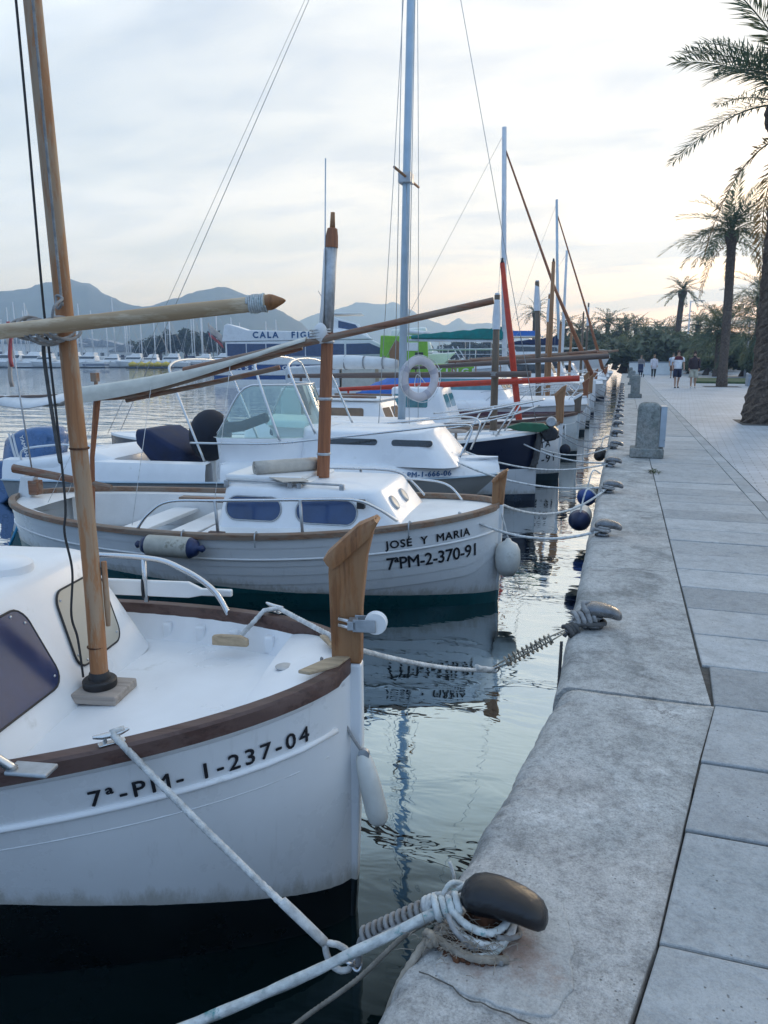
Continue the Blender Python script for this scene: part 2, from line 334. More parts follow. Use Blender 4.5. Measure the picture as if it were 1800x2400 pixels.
def spline(pts, k=8):
    """Catmull-Rom through the points"""
    P = [V(p) for p in pts]; out = []
    for i in range(len(P) - 1):
        p0 = P[max(0, i - 1)]; p1 = P[i]; p2 = P[i + 1]; p3 = P[min(len(P) - 1, i + 2)]
        for j in range(k):
            t = j / k
            out.append(0.5 * ((2 * p1) + (p2 - p0) * t + (2 * p0 - 5 * p1 + 4 * p2 - p3) * t * t + (3 * p1 - p0 - 3 * p2 + p3) * t ** 3))
    out.append(P[-1]); return out
def sag(a, b, s, k=14):
    a, b = V(a), V(b); return [a.lerp(b, i / k) - V((0, 0, s * 4 * (i / k) * (1 - i / k))) for i in range(k + 1)]
def rrect(x0, x1, z0, z1, r, n=5):
    out = []
    for cx, cz, a0 in ((x1 - r, z1 - r, 0), (x0 + r, z1 - r, 90), (x0 + r, z0 + r, 180), (x1 - r, z0 + r, 270)):
        for k in range(n + 1): a = R(a0 + 90 * k / n); out.append((cx + r * math.cos(a), cz + r * math.sin(a)))
    return out
def tag(o, label, cat, group=None):
    o['label'] = label; o['category'] = cat
    if group: o['group'] = group
    return o
def thing(name, label, cat, loc=(0, 0, 0), rz=0.0, group=None):
    o = bpy.data.objects.new(name, None); COL.objects.link(o); o.empty_display_size = 0.1
    o.location = loc; o.rotation_euler = (0, 0, R(rz)); return tag(o, label, cat, group)
def struct(o): o['kind'] = 'structure'; return o
def stuff(o): o['kind'] = 'stuff'; return o
def copy_tree(o, parent=None):
    c = o.copy(); COL.objects.link(c); c.parent = parent
    for ch in list(o.children): copy_tree(ch, c)
    return c
ORD = ['first', 'second', 'third', 'fourth', 'fifth', 'sixth', 'seventh', 'eighth', 'ninth', 'tenth', 'eleventh', 'twelfth', 'thirteenth', 'fourteenth', 'fifteenth', 'sixteenth', 'seventeenth', 'eighteenth', 'nineteenth', 'twentieth', 'twenty-first', 'twenty-second', 'twenty-third', 'twenty-fourth', 'twenty-fifth', 'twenty-sixth', 'twenty-seventh', 'twenty-eighth', 'twenty-ninth', 'thirtieth', 'thirty-first', 'thirty-second', 'thirty-third', 'thirty-fourth', 'thirty-fifth']
def text(name, body, size, mat, parent, mapf, fit=None, spacing=1.0, bold=0.0, shear=0.0):
    """lettering as a thin mesh laid on a surface: mapf(u, v) -> point; fit = wanted length"""
    def make(sp):
        cu = bpy.data.curves.new(name, 'FONT'); cu.body = body; cu.size = size; cu.space_character = sp; cu.shear = shear; cu.resolution_u = 3
        to = bpy.data.objects.new(name + '_src', cu); COL.objects.link(to)
        me = bpy.data.meshes.new_from_object(to); bpy.data.objects.remove(to); bpy.data.curves.remove(cu)
        xs = [v.co.x for v in me.vertices]; return me, max(xs) - min(xs), min(xs)
    sx = 1.0
    if fit:
        m1, w1, _ = make(1.0); m2, w2, _ = make(1.5); sp = 1.0 + (fit - w1) / max(1e-6, (w2 - w1)) * 0.5
        if sp < 0.95: sp = 0.95
        bpy.data.meshes.remove(m1); bpy.data.meshes.remove(m2); me, w_, x0 = make(sp); sx = fit / w_
    else: me, w_, x0 = make(spacing)
    bm = bmesh.new(); bm.from_mesh(me); bmesh.ops.triangulate(bm, faces=bm.faces)
    if bold:      # heavier strokes: overlaid shifted passes, each a hair proud of the last
        base = list(bm.faces); k = 0
        for ou, ov in ((1, 0), (-1, 0), (0, 1), (0, -1)):
            k += 1; d = bmesh.ops.duplicate(bm, geom=base)
            for v in [g for g in d['geom'] if isinstance(g, bmesh.types.BMVert)]: v.co.x += ou * bold; v.co.y += ov * bold; v.co.z = k
    for v in bm.verts:
        k = v.co.z; p = V(mapf((v.co.x - x0) * sx, v.co.y)); p.y -= 0.0004 * k; v.co = p
    bm.to_mesh(me); bm.free(); me.name = name
    return mobj(name, me, mat, parent)
QZ = 0.64; HAZE = 0.00062
# ------------------------------------------------------------------ water
def water_mat():
    m, t, p = base_mat('harbour_water'); t.nodes.remove(p); L = t.links.new; out = t.nodes['Material Output']
    g = N(t, 'ShaderNodeNewGeometry'); mp = N(t, 'ShaderNodeMapping'); L(g.outputs['Position'], mp.inputs[0])
    mp.inputs['Rotation'].default_value = (0, 0, R(-18)); mp.inputs['Scale'].default_value = (0.45, 1.0, 1)
    na = N(t, 'ShaderNodeTexNoise', _Scale=1.1, _Detail=3.0, _Roughness=0.5, _Distortion=0.2); L(mp.outputs[0], na.inputs['Vector'])
    nb = N(t, 'ShaderNodeTexNoise', _Scale=5.5, _Detail=3.0, _Roughness=0.5, _Distortion=0.4); L(mp.outputs[0], nb.inputs['Vector'])
    nc = N(t, 'ShaderNodeTexNoise', _Scale=0.22, _Detail=2.0); L(mp.outputs[0], nc.inputs['Vector'])
    # calm by the quay, livelier out in the basin
    sp = N(t, 'ShaderNodeSeparateXYZ'); L(g.outputs['Position'], sp.inputs[0])
    cm = N(t, 'ShaderNodeMapRange', i1=-3.0, i2=-16.0, i3=0.22, i4=1.0); L(sp.outputs['X'], cm.inputs[0])
    b1 = N(t, 'ShaderNodeBump', _Distance=0.09); L(na.outputs[0], b1.inputs['Height']); 
    s1 = N(t, 'ShaderNodeMath', operation='MULTIPLY', i1=0.55); L(cm.outputs[0], s1.inputs[0]); L(s1.outputs[0], b1.inputs['Strength'])
    b2 = N(t, 'ShaderNodeBump', _Distance=0.012, _Strength=0.32); L(nb.outputs[0], b2.inputs['Height']); L(b1.outputs[0], b2.inputs['Normal'])
    gl = N(t, 'ShaderNodeBsdfGlossy', _Roughness=0.015); L(b2.outputs[0], gl.inputs['Normal'])
    df = N(t, 'ShaderNodeBsdfDiffuse'); df.inputs['Color'].default_value = (0.002, 0.0075, 0.008, 1)
    fc = N(t, 'ShaderNodeLayerWeight', _Blend=0.5); L(b2.outputs[0], fc.inputs['Normal']); lw = ramp(t, [(0.0, 0.012), (0.28, 0.022), (0.37, 0.11), (0.45, 0.38), (0.58, 0.68), (0.80, 0.84), (1.0, 1.0)]); L(fc.outputs['Facing'], lw.inputs[0]); tn = ramp(t, [(0.45, (0.70, 0.90, 1.0)), (0.85, (1.0, 0.985, 0.96))]); L(fc.outputs['Facing'], tn.inputs[0]); L(tn.outputs[0], gl.inputs['Color'])
    mx = N(t, 'ShaderNodeMixShader'); L(lw.outputs[0], mx.inputs[0]); L(df.outputs[0], mx.inputs[1]); L(gl.outputs[0], mx.inputs[2]); L(mx.outputs[0], out.inputs[0])
    return m
M['water'] = water_mat()
mb = MB(); mb.add([(-4000, -60, 0), (3000, -60, 0), (3000, 3700, 0), (-4000, 3700, 0)], [(0, 1, 2, 3)])
struct(mb.build('water', 'water'))
# ------------------------------------------------------------------ concrete
def concrete_mat(name, col, dark, light, warm, cracks=True, scale=1.0, grain=1.0):
    """cast concrete: broad stains, sandy grain, aggregate specks, pits"""
    m, t, p = base_mat(name); L = t.links.new
    g = N(t, 'ShaderNodeNewGeometry'); pos = g.outputs['Position']
    def noise(sc_, det=6.0, ro=0.65, di=0.0): n = N(t, 'ShaderNodeTexNoise', _Scale=sc_, _Detail=det, _Roughness=ro, _Distortion=di); L(pos, n.inputs['Vector']); return n.outputs[0]
    a, b, d, s1, s2 = noise(1.7 * scale, 10.0, 0.66, 0.6), noise(6.0 * scale, 10.0, 0.72, 0.3), noise(0.8 * scale, 5.0), noise(150.0, 3.0, 0.8), noise(38.0, 6.0, 0.75)
    r = ramp(t, [(0.36, dark), (0.48, col), (0.56, col), (0.66, light)]); L(a, r.inputs[0])
    r2 = ramp(t, [(0.50, 0.0), (0.60, 0.55)]); L(d, r2.inputs[0]); x = mixc(t, r2.outputs[0], r.outputs[0], warm)
    r3 = ramp(t, [(0.38, 0.66), (0.50, 1.0), (0.62, 1.14)]); L(b, r3.inputs[0]); x = mixc(t, 0.85 * grain, x, r3.outputs[0], 'MULTIPLY')
    r5 = ramp(t, [(0.34, 0.60), (0.50, 1.0), (0.66, 1.22)]); L(s2, r5.inputs[0]); x = mixc(t, 0.75 * grain, x, r5.outputs[0], 'MULTIPLY')
    r4 = ramp(t, [(0.30, 0.50), (0.50, 1.0), (0.70, 1.35)]); L(s1, r4.inputs[0]); x = mixc(t, 0.7 * grain, x, r4.outputs[0], 'MULTIPLY')
    pit = N(t, 'ShaderNodeTexVoronoi', _Scale=55.0, _Randomness=1.0); L(pos, pit.inputs['Vector'])
    pr = ramp(t, [(0.10, 1.0), (0.20, 0.0)]); L(pit.outputs['Distance'], pr.inputs[0]); pk = ramp(t, [(0.52, 0.0), (0.60, 0.8)]); L(b, pk.inputs[0])
    pm = N(t, 'ShaderNodeMath', operation='MULTIPLY'); L(pr.outputs[0], pm.inputs[0]); L(pk.outputs[0], pm.inputs[1])
    x = mixc(t, pm.outputs[0], x, (0.09, 0.09, 0.085))
    if cracks:
        dn = N(t, 'ShaderNodeTexNoise', _Scale=6.0, _Detail=8.0, _Roughness=0.7); L(pos, dn.inputs['Vector'])
        dv = N(t, 'ShaderNodeVectorMath', operation='SCALE'); dv.inputs['Scale'].default_value = 0.30; L(dn.outputs['Color'], dv.inputs[0])
        av = N(t, 'ShaderNodeVectorMath', operation='ADD'); L(pos, av.inputs[0]); L(dv.outputs[0], av.inputs[1])
        vo = N(t, 'ShaderNodeTexVoronoi', feature='DISTANCE_TO_EDGE', _Scale=0.9); L(av.outputs[0], vo.inputs['Vector'])
        cr = ramp(t, [(0.0015, 1.0), (0.005, 0.0)]); L(vo.outputs['Distance'], cr.inputs[0])
        mk = ramp(t, [(0.55, 0.0), (0.62, 0.8)]); L(a, mk.inputs[0])
        mm = N(t, 'ShaderNodeMath', operation='MULTIPLY'); L(cr.outputs[0], mm.inputs[0]); L(mk.outputs[0], mm.inputs[1])
        x = mixc(t, mm.outputs[0], x, (0.08, 0.075, 0.07))
    oi = N(t, 'ShaderNodeObjectInfo'); ro = ramp(t, [(0.0, 0.84), (1.0, 1.05)]); L(oi.outputs['Random'], ro.inputs[0]); x = mixc(t, 0.0 if cracks else 1.0, x, ro.outputs[0], 'MULTIPLY')
    L(x, p.inputs['Base Color']); p.inputs['Roughness'].default_value = 0.9
    h1 = N(t, 'ShaderNodeMath', operation='SUBTRACT'); L(s2, h1.inputs[0]); L(pm.outputs[0], h1.inputs[1])
    bu = N(t, 'ShaderNodeBump', _Strength=0.7, _Distance=0.006); L(h1.outputs[0], bu.inputs['Height'])
    bu2 = N(t, 'ShaderNodeBump', _Strength=0.45, _Distance=0.02); L(b, bu2.inputs['Height']); L(bu.outputs[0], bu2.inputs['Normal']); L(bu2.outputs[0], p.inputs['Normal'])
    return m
M['quay'] = concrete_mat('quay_concrete', (0.395, 0.405, 0.40), (0.25, 0.265, 0.265), (0.52, 0.525, 0.515), (0.45, 0.43, 0.41))
M['slab'] = concrete_mat('slab_concrete', (0.42, 0.44, 0.45), (0.37, 0.39, 0.40), (0.46, 0.48, 0.485), (0.44, 0.445, 0.44), cracks=False, scale=1.5, grain=0.5)
M['slab_b'] = concrete_mat('slab_concrete_darker', (0.36, 0.38, 0.39), (0.31, 0.335, 0.345), (0.40, 0.42, 0.43), (0.38, 0.385, 0.38), cracks=False, scale=1.7, grain=0.5)
M['bollard'] = concrete_mat('bollard_stone', (0.24, 0.26, 0.25), (0.14, 0.16, 0.15), (0.33, 0.34, 0.33), (0.28, 0.265, 0.24), cracks=False, scale=3)
M['soil'] = pmat('joint_soil', (0.075, 0.072, 0.066), 0.95, var=0.4, scale=30, bump=0.6)
M['planter'] = concrete_mat('planter_concrete', (0.30, 0.33, 0.37), (0.25, 0.28, 0.31), (0.34, 0.37, 0.41), (0.31, 0.33, 0.36), cracks=False)
M['whitewall'] = pmat('white_rendered_wall', (0.72, 0.73, 0.73), 0.8, var=0.07, scale=2)

def slab_block(name, mat, parent, poly, z0, z1, bev, sub=0):
    mb = MB(); mb.prism(poly, lambda x, y: (x, y, z0), lambda x, y: (x, y, z1))
    return mb.build(name, mat, parent, bev=bev, seg=3)
# quay cap: a straight far length and a near length that turns away from the promenade
def cap(name, edge, inner, y_cut, jit):
    """cap of cast concrete with a worn rounded front edge; edge / inner: lists of (x, y)"""
    mb = MB(); rows = []
    E_, I_ = resample([(*p, 0) for p in edge], 0.018), None
    n = len(E_); I0 = resample([(*p, 0) for p in inner], 0.01)
    for i, e in enumerate(E_):
        q = I0[min(len(I0) - 1, round(i / (n - 1) * (len(I0) - 1)))]
        nx = mnoise.noise(V((e.x * 3, e.y * 6, 1.3))) * 0.010 + mnoise.noise(V((e.x * 9, e.y * 19, 4.1))) * 0.006 + max(0, mnoise.noise(V((e.x * 12, e.y * 34, 8.1))) - 0.15) * 0.030
        nz = mnoise.noise(V((e.x * 4, e.y * 7, 9.3))) * 0.006 - max(0, mnoise.noise(V((e.x * 12, e.y * 29, 3.1))) - 0.2) * 0.030
        d = (q - e).normalized()
        row = [e + V((0, 0, -1.2)), e + V((0, 0, QZ - 0.16))]
        row += [e + d * nx + V((0, 0, QZ - 0.075 + nz)), e + d * (0.012 + nx) + V((0, 0, QZ - 0.045 + nz)), e + d * (0.030 + nx) + V((0, 0, QZ - 0.020 + nz)), e + d * (0.055 + nx) + V((0, 0, QZ - 0.006)), e + d * (0.085 + nx) + V((0, 0, QZ))]
        L0 = (q - e).length
        for k in range(1, 7):
            pnt = e + d * lerp(0.10, L0, k / 6)
            hz_ = mnoise.noise(V((pnt.x * 2.2, pnt.y * 2.2, 0))) * 0.006
            row.append(pnt + V((0, 0, QZ + (hz_ if k < 6 else 0))))
        row.append(q + V((0, 0, QZ - 0.3)))
        rows.append(row)
    mb.grid(rows, cap0=True, cap1=True)
    return struct(mb.build(name, 'quay', smooth='all'))
JY = 3.02
cap('quay_near', [(-0.56, 0.35), (-0.44, 1.22), (-0.35, 1.84), (-0.30, 2.18), (-0.235, 2.66), (-0.185, JY - 0.02)], [(-0.11, 0.35), (0.09, 1.39), (0.16, 1.66), (0.25, 2.14), (0.33, 2.56), (0.425, JY - 0.01)], 0, 0)
def patch_mat():
    m = M['quay'].copy(); m.name = 'cement_patch'; t = m.node_tree; L = t.links.new; p = t.nodes['Principled BSDF']; src = p.inputs['Base Color'].links[0].from_socket
    x = mixc(t, 0.28, src, (0.50, 0.50, 0.485)); g = N(t, 'ShaderNodeNewGeometry'); n = N(t, 'ShaderNodeTexNoise', _Scale=9.0, _Detail=8.0, _Roughness=0.7); L(g.outputs['Position'], n.inputs['Vector'])
    d = N(t, 'ShaderNodeVectorMath', operation='DISTANCE'); L(g.outputs['Position'], d.inputs[0]); d.inputs[1].default_value = (-0.20, 1.50, QZ)
    mr = N(t, 'ShaderNodeMapRange', i1=0.04, i2=0.22, i3=0.42, i4=-0.10); L(d.outputs['Value'], mr.inputs[0]); ad = N(t, 'ShaderNodeMath', operation='ADD'); L(n.outputs[0], ad.inputs[0]); L(mr.outputs[0], ad.inputs[1])
    r = ramp(t, [(0.66, 0.0), (0.92, 0.6)]); L(ad.outputs[0], r.inputs[0]); L(mixc(t, r.outputs[0], x, (0.22, 0.10, 0.05)), p.inputs['Base Color']); return m
def irregular(pts, seed, amp=0.012, k=9):
    P_ = [V((*p, 0)) for p in pts]; out = []
    for i in range(len(P_)):
        a, b = P_[i], P_[(i + 1) % len(P_)]
        for j in range(k):
            q = a.lerp(b, j / k); out.append((q.x + mnoise.noise(V((q.x * 22, q.y * 22, seed))) * amp, q.y + mnoise.noise(V((q.x * 22, q.y * 22, seed + 7))) * amp))
    return out
qn = bpy.data.objects['quay_near']
mb = MB(); mb.prism(irregular([(-0.335, 1.40), (-0.26, 1.36), (-0.14, 1.345), (-0.06, 1.36), (-0.03, 1.44), (-0.035, 1.58), (-0.06, 1.70), (-0.14, 1.74), (-0.25, 1.70), (-0.31, 1.60)], 1.0), lambda x, y: (x, y, QZ - 0.02), lambda x, y: (x, y, QZ + 0.0045)); mb.build('cement_patch', patch_mat(), qn, bev=0.004)
mb = MB(); crk = [(-0.36, 1.385), (-0.30, 1.372), (-0.24, 1.345), (-0.18, 1.337), (-0.10, 1.322), (-0.03, 1.335), (0.03, 1.36), (0.07, 1.355)]
cp = resample([(*p, 0) for p in crk], 0.012); L0 = [(q.x + mnoise.noise(V((q.x * 30, q.y * 30, 2))) * 0.008, q.y + mnoise.noise(V((q.x * 30, q.y * 30, 5))) * 0.010) for q in cp]
mb.grid([[(x, y - 0.0022 * (1 + mnoise.noise(V((x * 50, 0, 0)))), QZ + 0.0062) for x, y in L0], [(x, y + 0.0022, QZ + 0.0062) for x, y in L0]]); mb.build('crack', 'soil', qn)
def cap_far():
    ys = [JY, 5.0, 7.0, 9.1, 13, 17, 21, 27, 33, 39, 45, 55, 65, 78]
    for i in range(len(ys) - 1):
        a, b = ys[i] + 0.004, ys[i + 1] - 0.004
        mb = MB(); rows = []
        n = max(3, min(36, int((b - a) / 0.08)))
        for k in range(n + 1):
            y = lerp(a, b, k / n); ex = -0.20 + mnoise.noise(V((3.3, y * 5, 0))) * 0.008 + mnoise.noise(V((7.3, y * 17, 0))) * 0.004
            nz = mnoise.noise(V((y * 7, 2.2, 0))) * 0.006
            xr = 0.405 + (0.02 * max(0, (3.5 - y)) )
            row = [(ex, y, -1.2), (ex, y, QZ - 0.10), (ex + 0.012, y, QZ - 0.05 + nz), (ex + 0.04, y, QZ - 0.012 + nz), (ex + 0.065, y, QZ - 0.002)]
            for q in range(1, 6): row.append((lerp(ex + 0.09, xr, q / 5), y, QZ + (mnoise.noise(V((q, y * 2, 5))) * 0.004 if q < 5 else 0)))
            row.append((xr, y, QZ - 0.3)); rows.append(row)
        mb.grid(rows, cap0=True, cap1=True)
        struct(mb.build('quay_cap', 'quay', smooth=50))
cap_far()
# ------------------------------------------------------------------ promenade and its slabs
def paver_mat():
    m, t, p = base_mat('paver_bricks'); L = t.links.new
    g = N(t, 'ShaderNodeNewGeometry'); mp = N(t, 'ShaderNodeMapping'); mp.inputs['Rotation'].default_value = (0, 0, R(4)); L(g.outputs['Position'], mp.inputs[0])
    br = N(t, 'ShaderNodeTexBrick', _Scale=1.0, _Mortar_Size=0.006, _Brick_Width=0.24, _Row_Height=0.12, _Bias=-0.1); L(mp.outputs[0], br.inputs['Vector'])
    br.inputs['Color1'].default_value = (0.41, 0.45, 0.49, 1); br.inputs['Color2'].default_value = (0.34, 0.38, 0.42, 1); br.inputs['Mortar'].default_value = (0.22, 0.24, 0.26, 1)
    n = N(t, 'ShaderNodeTexNoise', _Scale=0.7, _Detail=8.0, _Roughness=0.65); L(g.outputs['Position'], n.inputs['Vector'])
    r = ramp(t, [(0.35, 0.75), (0.65, 1.15)]); L(n.outputs[0], r.inputs[0])
    x = mixc(t, 0.8, br.outputs[0], r.outputs[0], 'MULTIPLY')
    L(x, p.inputs['Base Color']); p.inputs['Roughness'].default_value = 0.7
    b = N(t, 'ShaderNodeBump', _Strength=0.5, _Distance=0.006); L(br.outputs['Fac'], b.inputs['Height']); b.invert = True; L(b.outputs[0], p.inputs['Normal'])
    return m
M['paver'] = paver_mat()
ground = MB(); ground.add([(0.30, -3, QZ - 0.012), (320, -3, QZ - 0.012), (320, 900, QZ - 0.012), (0.30, 900, QZ - 0.012)], [(0, 1, 2, 3)])
ground.add([(-0.3, -3, QZ - 0.05), (0.30, -3, QZ - 0.05), (0.30, 3.0, QZ - 0.05), (-0.1, 0.3, QZ - 0.05)], [(0, 1, 2, 3)])
gobj = struct(ground.build('promenade_ground', 'soil'))
prom = MB(); prom.prism([(1.42, -3), (320, -3), (320, 900), (1.42, 900)], lambda x, y: (x, y, QZ - 0.3), lambda x, y: (x, y, QZ - 0.002))
promo = struct(prom.build('promenade', 'paver'))
def seam_x(y):
    pts = [(0.3, -0.13), (1.39, 0.09), (1.66, 0.16), (2.14, 0.25), (2.56, 0.33), (3.04, 0.425), (3.44, 0.415), (5, 0.41), (90, 0.41)]
    for (a, xa), (b, xb) in zip(pts, pts[1:]):
        if a <= y <= b: return lerp(xa, xb, (y - a) / (b - a))
    return 0.41
rs = random.Random(3)
ys = [0.35, 0.78, 1.20, 1.645, 2.13, 2.55, 3.025, 3.44]
while ys[-1] < 15.5: ys.append(ys[-1] + 0.418)
# (the joint at 3.44 is open where the seam swings out: a soil gap with the seam plate)
for i in range(len(ys) - 1):
    a, b = ys[i], ys[i + 1]; g = 0.004 if a > 3 else 0.006
    xa, xb = seam_x(a) + g * 1.2, seam_x(b) + g * 1.2
    if abs(a - 3.025) < 0.01: xb += 0.03
    w_ = 1.262
    dz = rs.uniform(-0.004, 0.002); ti = rs.uniform(-0.003, 0.003)
    dyr = 0.0 if a < 3 else 0.045 * 0
    mb = MB(); xm = lerp(xa, w_, 0.5) 
    cols = [(xa, w_)] 
    for c0, c1 in cols:
        c0b = xb if c0 == xa else c0
        poly = [(c0, a + g), (c1, a + g), (c1, b - g), (c0b, b - g)]
        mb.prism(poly, lambda x, y: (x, y, QZ - 0.12), lambda x, y: (x, y, QZ + dz + ti * (x - 0.4)))
    mb.build('paving_slab', 'slab' if (i * 7 + 3) % 3 else 'slab_b', promo, bev=0.006, seg=2)
mb = MB(); mb.prism([(0.415, ys[-1] + 0.005), (1.262, ys[-1] + 0.005), (1.262, 85), (0.415, 85)], lambda x, y: (x, y, QZ - 0.2), lambda x, y: (x, y, QZ - 0.001))
def slabrow_mat():
    m = M['slab'].copy(); m.name = 'slab_row_far'; t = m.node_tree; L = t.links.new; p = t.nodes['Principled BSDF']
    src = p.inputs['Base Color'].links[0].from_socket
    g = N(t, 'ShaderNodeNewGeometry'); br = N(t, 'ShaderNodeTexBrick', _Scale=1.0, _Mortar_Size=0.006, _Brick_Width=50.0, _Row_Height=0.418); L(g.outputs['Position'], br.inputs['Vector'])
    br.inputs['Color1'].default_value = (1, 1, 1, 1); br.inputs['Color2'].default_value = (.93, .93, .93, 1); br.inputs['Mortar'].default_value = (.45, .45, .45, 1)
    L(mixc(t, 1.0, src, br.outputs[0], 'MULTIPLY'), p.inputs['Base Color']); return m
mb.build('slab_row', slabrow_mat(), promo)
# narrow border course between slabs and pavers
mb = MB(); y = 0.0; k = 0
for k in range(60):
    a = 0.4 + k * 0.5; mb = MB(); mb.box(1.270, 1.408, a + 0.004, a + 0.496, QZ - 0.12, QZ - 0.001 + rs.uniform(-0.002, 0.001)); mb.build('border_stone', 'slab_b' if k % 3 else 'slab', promo, bev=0.004)
mb = MB(); mb.box(1.268, 1.410, 30.405, 88, QZ - 0.12, QZ - 0.0015); mb.build('border_strip', 'slab_b', promo)
# square dark tree pits in the paving
def grit(): return M['soil']
M['lawn'] = pmat('clipped_lawn', (0.055, 0.085, 0.028), 0.9, var=0.4, scale=8, bump=0.8, bscale=60)
# ------------------------------------------------------------------ hills beyond the bay
D2S = 1.085
TH, YAW, F_ = R(11.665), R(17.7), 1733.0
FW = V((-math.sin(YAW) * math.cos(TH), math.cos(YAW) * math.cos(TH), -math.sin(TH))); RT = V((math.cos(YAW), math.sin(YAW), 0)); UP = RT.cross(FW)
HF = V((-math.sin(YAW), math.cos(YAW), 0))            # horizontal heading of the view
def bear(px, dist):
    """point on the ground plan at a bearing (photo column) and a distance ahead along the heading"""
    d = FW + RT * ((px * D2S - 900) / F_) - UP * ((842 - 1200) / F_); k = dist / d.dot(HF); return V((d.x * k, d.y * k))
def hgt(py, px, dist):
    d = FW + RT * ((px * D2S - 900) / F_) - UP * ((py * D2S - 1200) / F_); k = dist / d.dot(HF); return 2.0 + d.z * k
M['hill'] = pmat('scrub_hillside', (0.075, 0.085, 0.055), 0.95, var=0.35, scale=0.02, bump=0.0, spots=(0.05, 0.6, (0.16, 0.15, 0.12)))
def hill(name, ridge, dist, depth, seed):
    mb = MB(); rows = []; NX, NY = 150, 26
    for j in range(NY + 1):
        t = j / NY; row = []
        prof = math.sin(math.pi * min(1, t * 1.0)) ** 0.9 if t < 0.5 else math.sin(math.pi * t) ** 0.7
        for i in range(NX + 1):
            px = lerp(ridge[0][0], ridge[-1][0], i / NX)
            for (a, ya), (b, yb) in zip(ridge, ridge[1:]):
                if a <= px <= b: py = lerp(ya, yb, smooth((px - a) / (b - a)) * 0.5 + (px - a) / (b - a) * 0.5); break
            dd = dist + (t - 0.5) * depth; g = bear(px, dd); h = hgt(py, px, dist)
            n_ = mnoise.fractal(V((g.x / 140, g.y / 140, seed)), 0.9, 2.1, 5) * h * 0.10 * (1 if abs(t - 0.5) > 0.02 else 0.25)
            row.append((g.x, g.y, max(-2, h * prof + n_ * prof + mnoise.noise(V((g.x / 9, g.y / 9, seed))) * 2.2 * prof)))
        rows.append(row)
    mb.grid(rows); return struct(mb.build(name, 'hill', smooth='all'))
hill('near_hill', [(-420, 770), (-260, 700), (-120, 660), (0, 637), (60, 635), (110, 622), (160, 612), (200, 618), (240, 640), (290, 662), (330, 666), (380, 652), (430, 638), (490, 631), (540, 642), (600, 668), (650, 695), (700, 760), (740, 779)], 1500, 900, 1.0)
hill('far_hill', [(560, 778), (640, 700), (680, 688), (720, 673), (760, 661), (830, 657), (850, 651), (880, 666), (920, 690), (960, 705), (990, 690), (1005, 702), (1050, 700), (1100, 712), (1150, 735), (1220, 779)], 2700, 900, 5.0)
# ------------------------------------------------------------------ boats: the lines of a double-ended llaut
class Lines:
    def __init__(s, L, B, zb, zm, zs, keel=-0.38, peak=0.48, pw=2.2, q=0.55, k0=0.30, k1=0.80):
        s.L, s.B, s.zb, s.zm, s.zs, s.keel, s.peak, s.pw, s.q, s.k0, s.k1 = L, B, zb, zm, zs, keel, peak, pw, q, k0, k1
    def plan(s, u):
        u = min(1, max(0, u)); t = u / s.peak if u < s.peak else (1 - u) / (1 - s.peak)
        return max(0.022, s.B / 2 * (max(0, 1 - (1 - t) ** s.pw)) ** s.q)
    def sheer(s, u):
        if u < 0.55: return s.zm + (s.zb - s.zm) * (1 - u / 0.55) ** 2
        return s.zm + (s.zs - s.zm) * ((u - 0.55) / 0.45) ** 2
    def hb(s, x, z):
        u = min(1, max(0, -x / s.L)); sh = s.sheer(u); h = max(0, min(1.03, (z - s.keel) / (sh - s.keel)))
        k = lerp(s.k0, s.k1, abs(2 * u - 1) ** 2.2)
        return max(0.02, s.plan(u) * h ** k)
    def us(s, n=44):
        out = []
        for i in range(n + 1):
            t = i / n; out.append(0.5 - 0.5 * math.cos(math.pi * t))       # denser at the ends
        return out
    def line(s, off, side=-1, proud=0.0, u0=0.0, u1=1.0, n=60):
        """points along the hull side at a constant drop below the sheer"""
        pts = []
        for i in range(n + 1):
            u = lerp(u0, u1, i / n); x = -u * s.L; z = s.sheer(u) - off
            pts.append(V((x, side * (s.hb(x, z) + proud), z)))
        return pts
    def text_map(s, off, x0, lift=0.005, side=-1):
        """u runs along the hull side towards the bow from x0, v runs up"""
        tab = []; acc = 0; prev = None
        for i in range(241):
            x = lerp(x0, 0.02, i / 240); z = s.sheer(-x / s.L) - off; p = V((x, s.hb(x, z)))
            if prev is not None: acc += (p - prev).length
            tab.append((acc, x)); prev = p
        def f(uu, vv):
            for (a, xa), (b, xb) in zip(tab, tab[1:]):
                if uu <= b: x = lerp(xa, xb, (uu - a) / max(1e-9, b - a)); break
            else: x = tab[-1][1]
            z = s.sheer(-x / s.L) - off + vv
            return (x, side * (s.hb(x, z) + lift), z)
        return f
def hull_shell(ln, z_top=0.0, rows=9):
    mb = MB()
    for side in (-1, 1):
        g = []
        for u in ln.us():
            x = -u * ln.L; sh = ln.sheer(u); g.append([(x, side * ln.hb(x, lerp(ln.keel, sh, (j / rows) ** 1.3)), lerp(ln.keel, sh, (j / rows) ** 1.3)) for j in range(rows + 1)])
        mb.grid(g)
    return mb
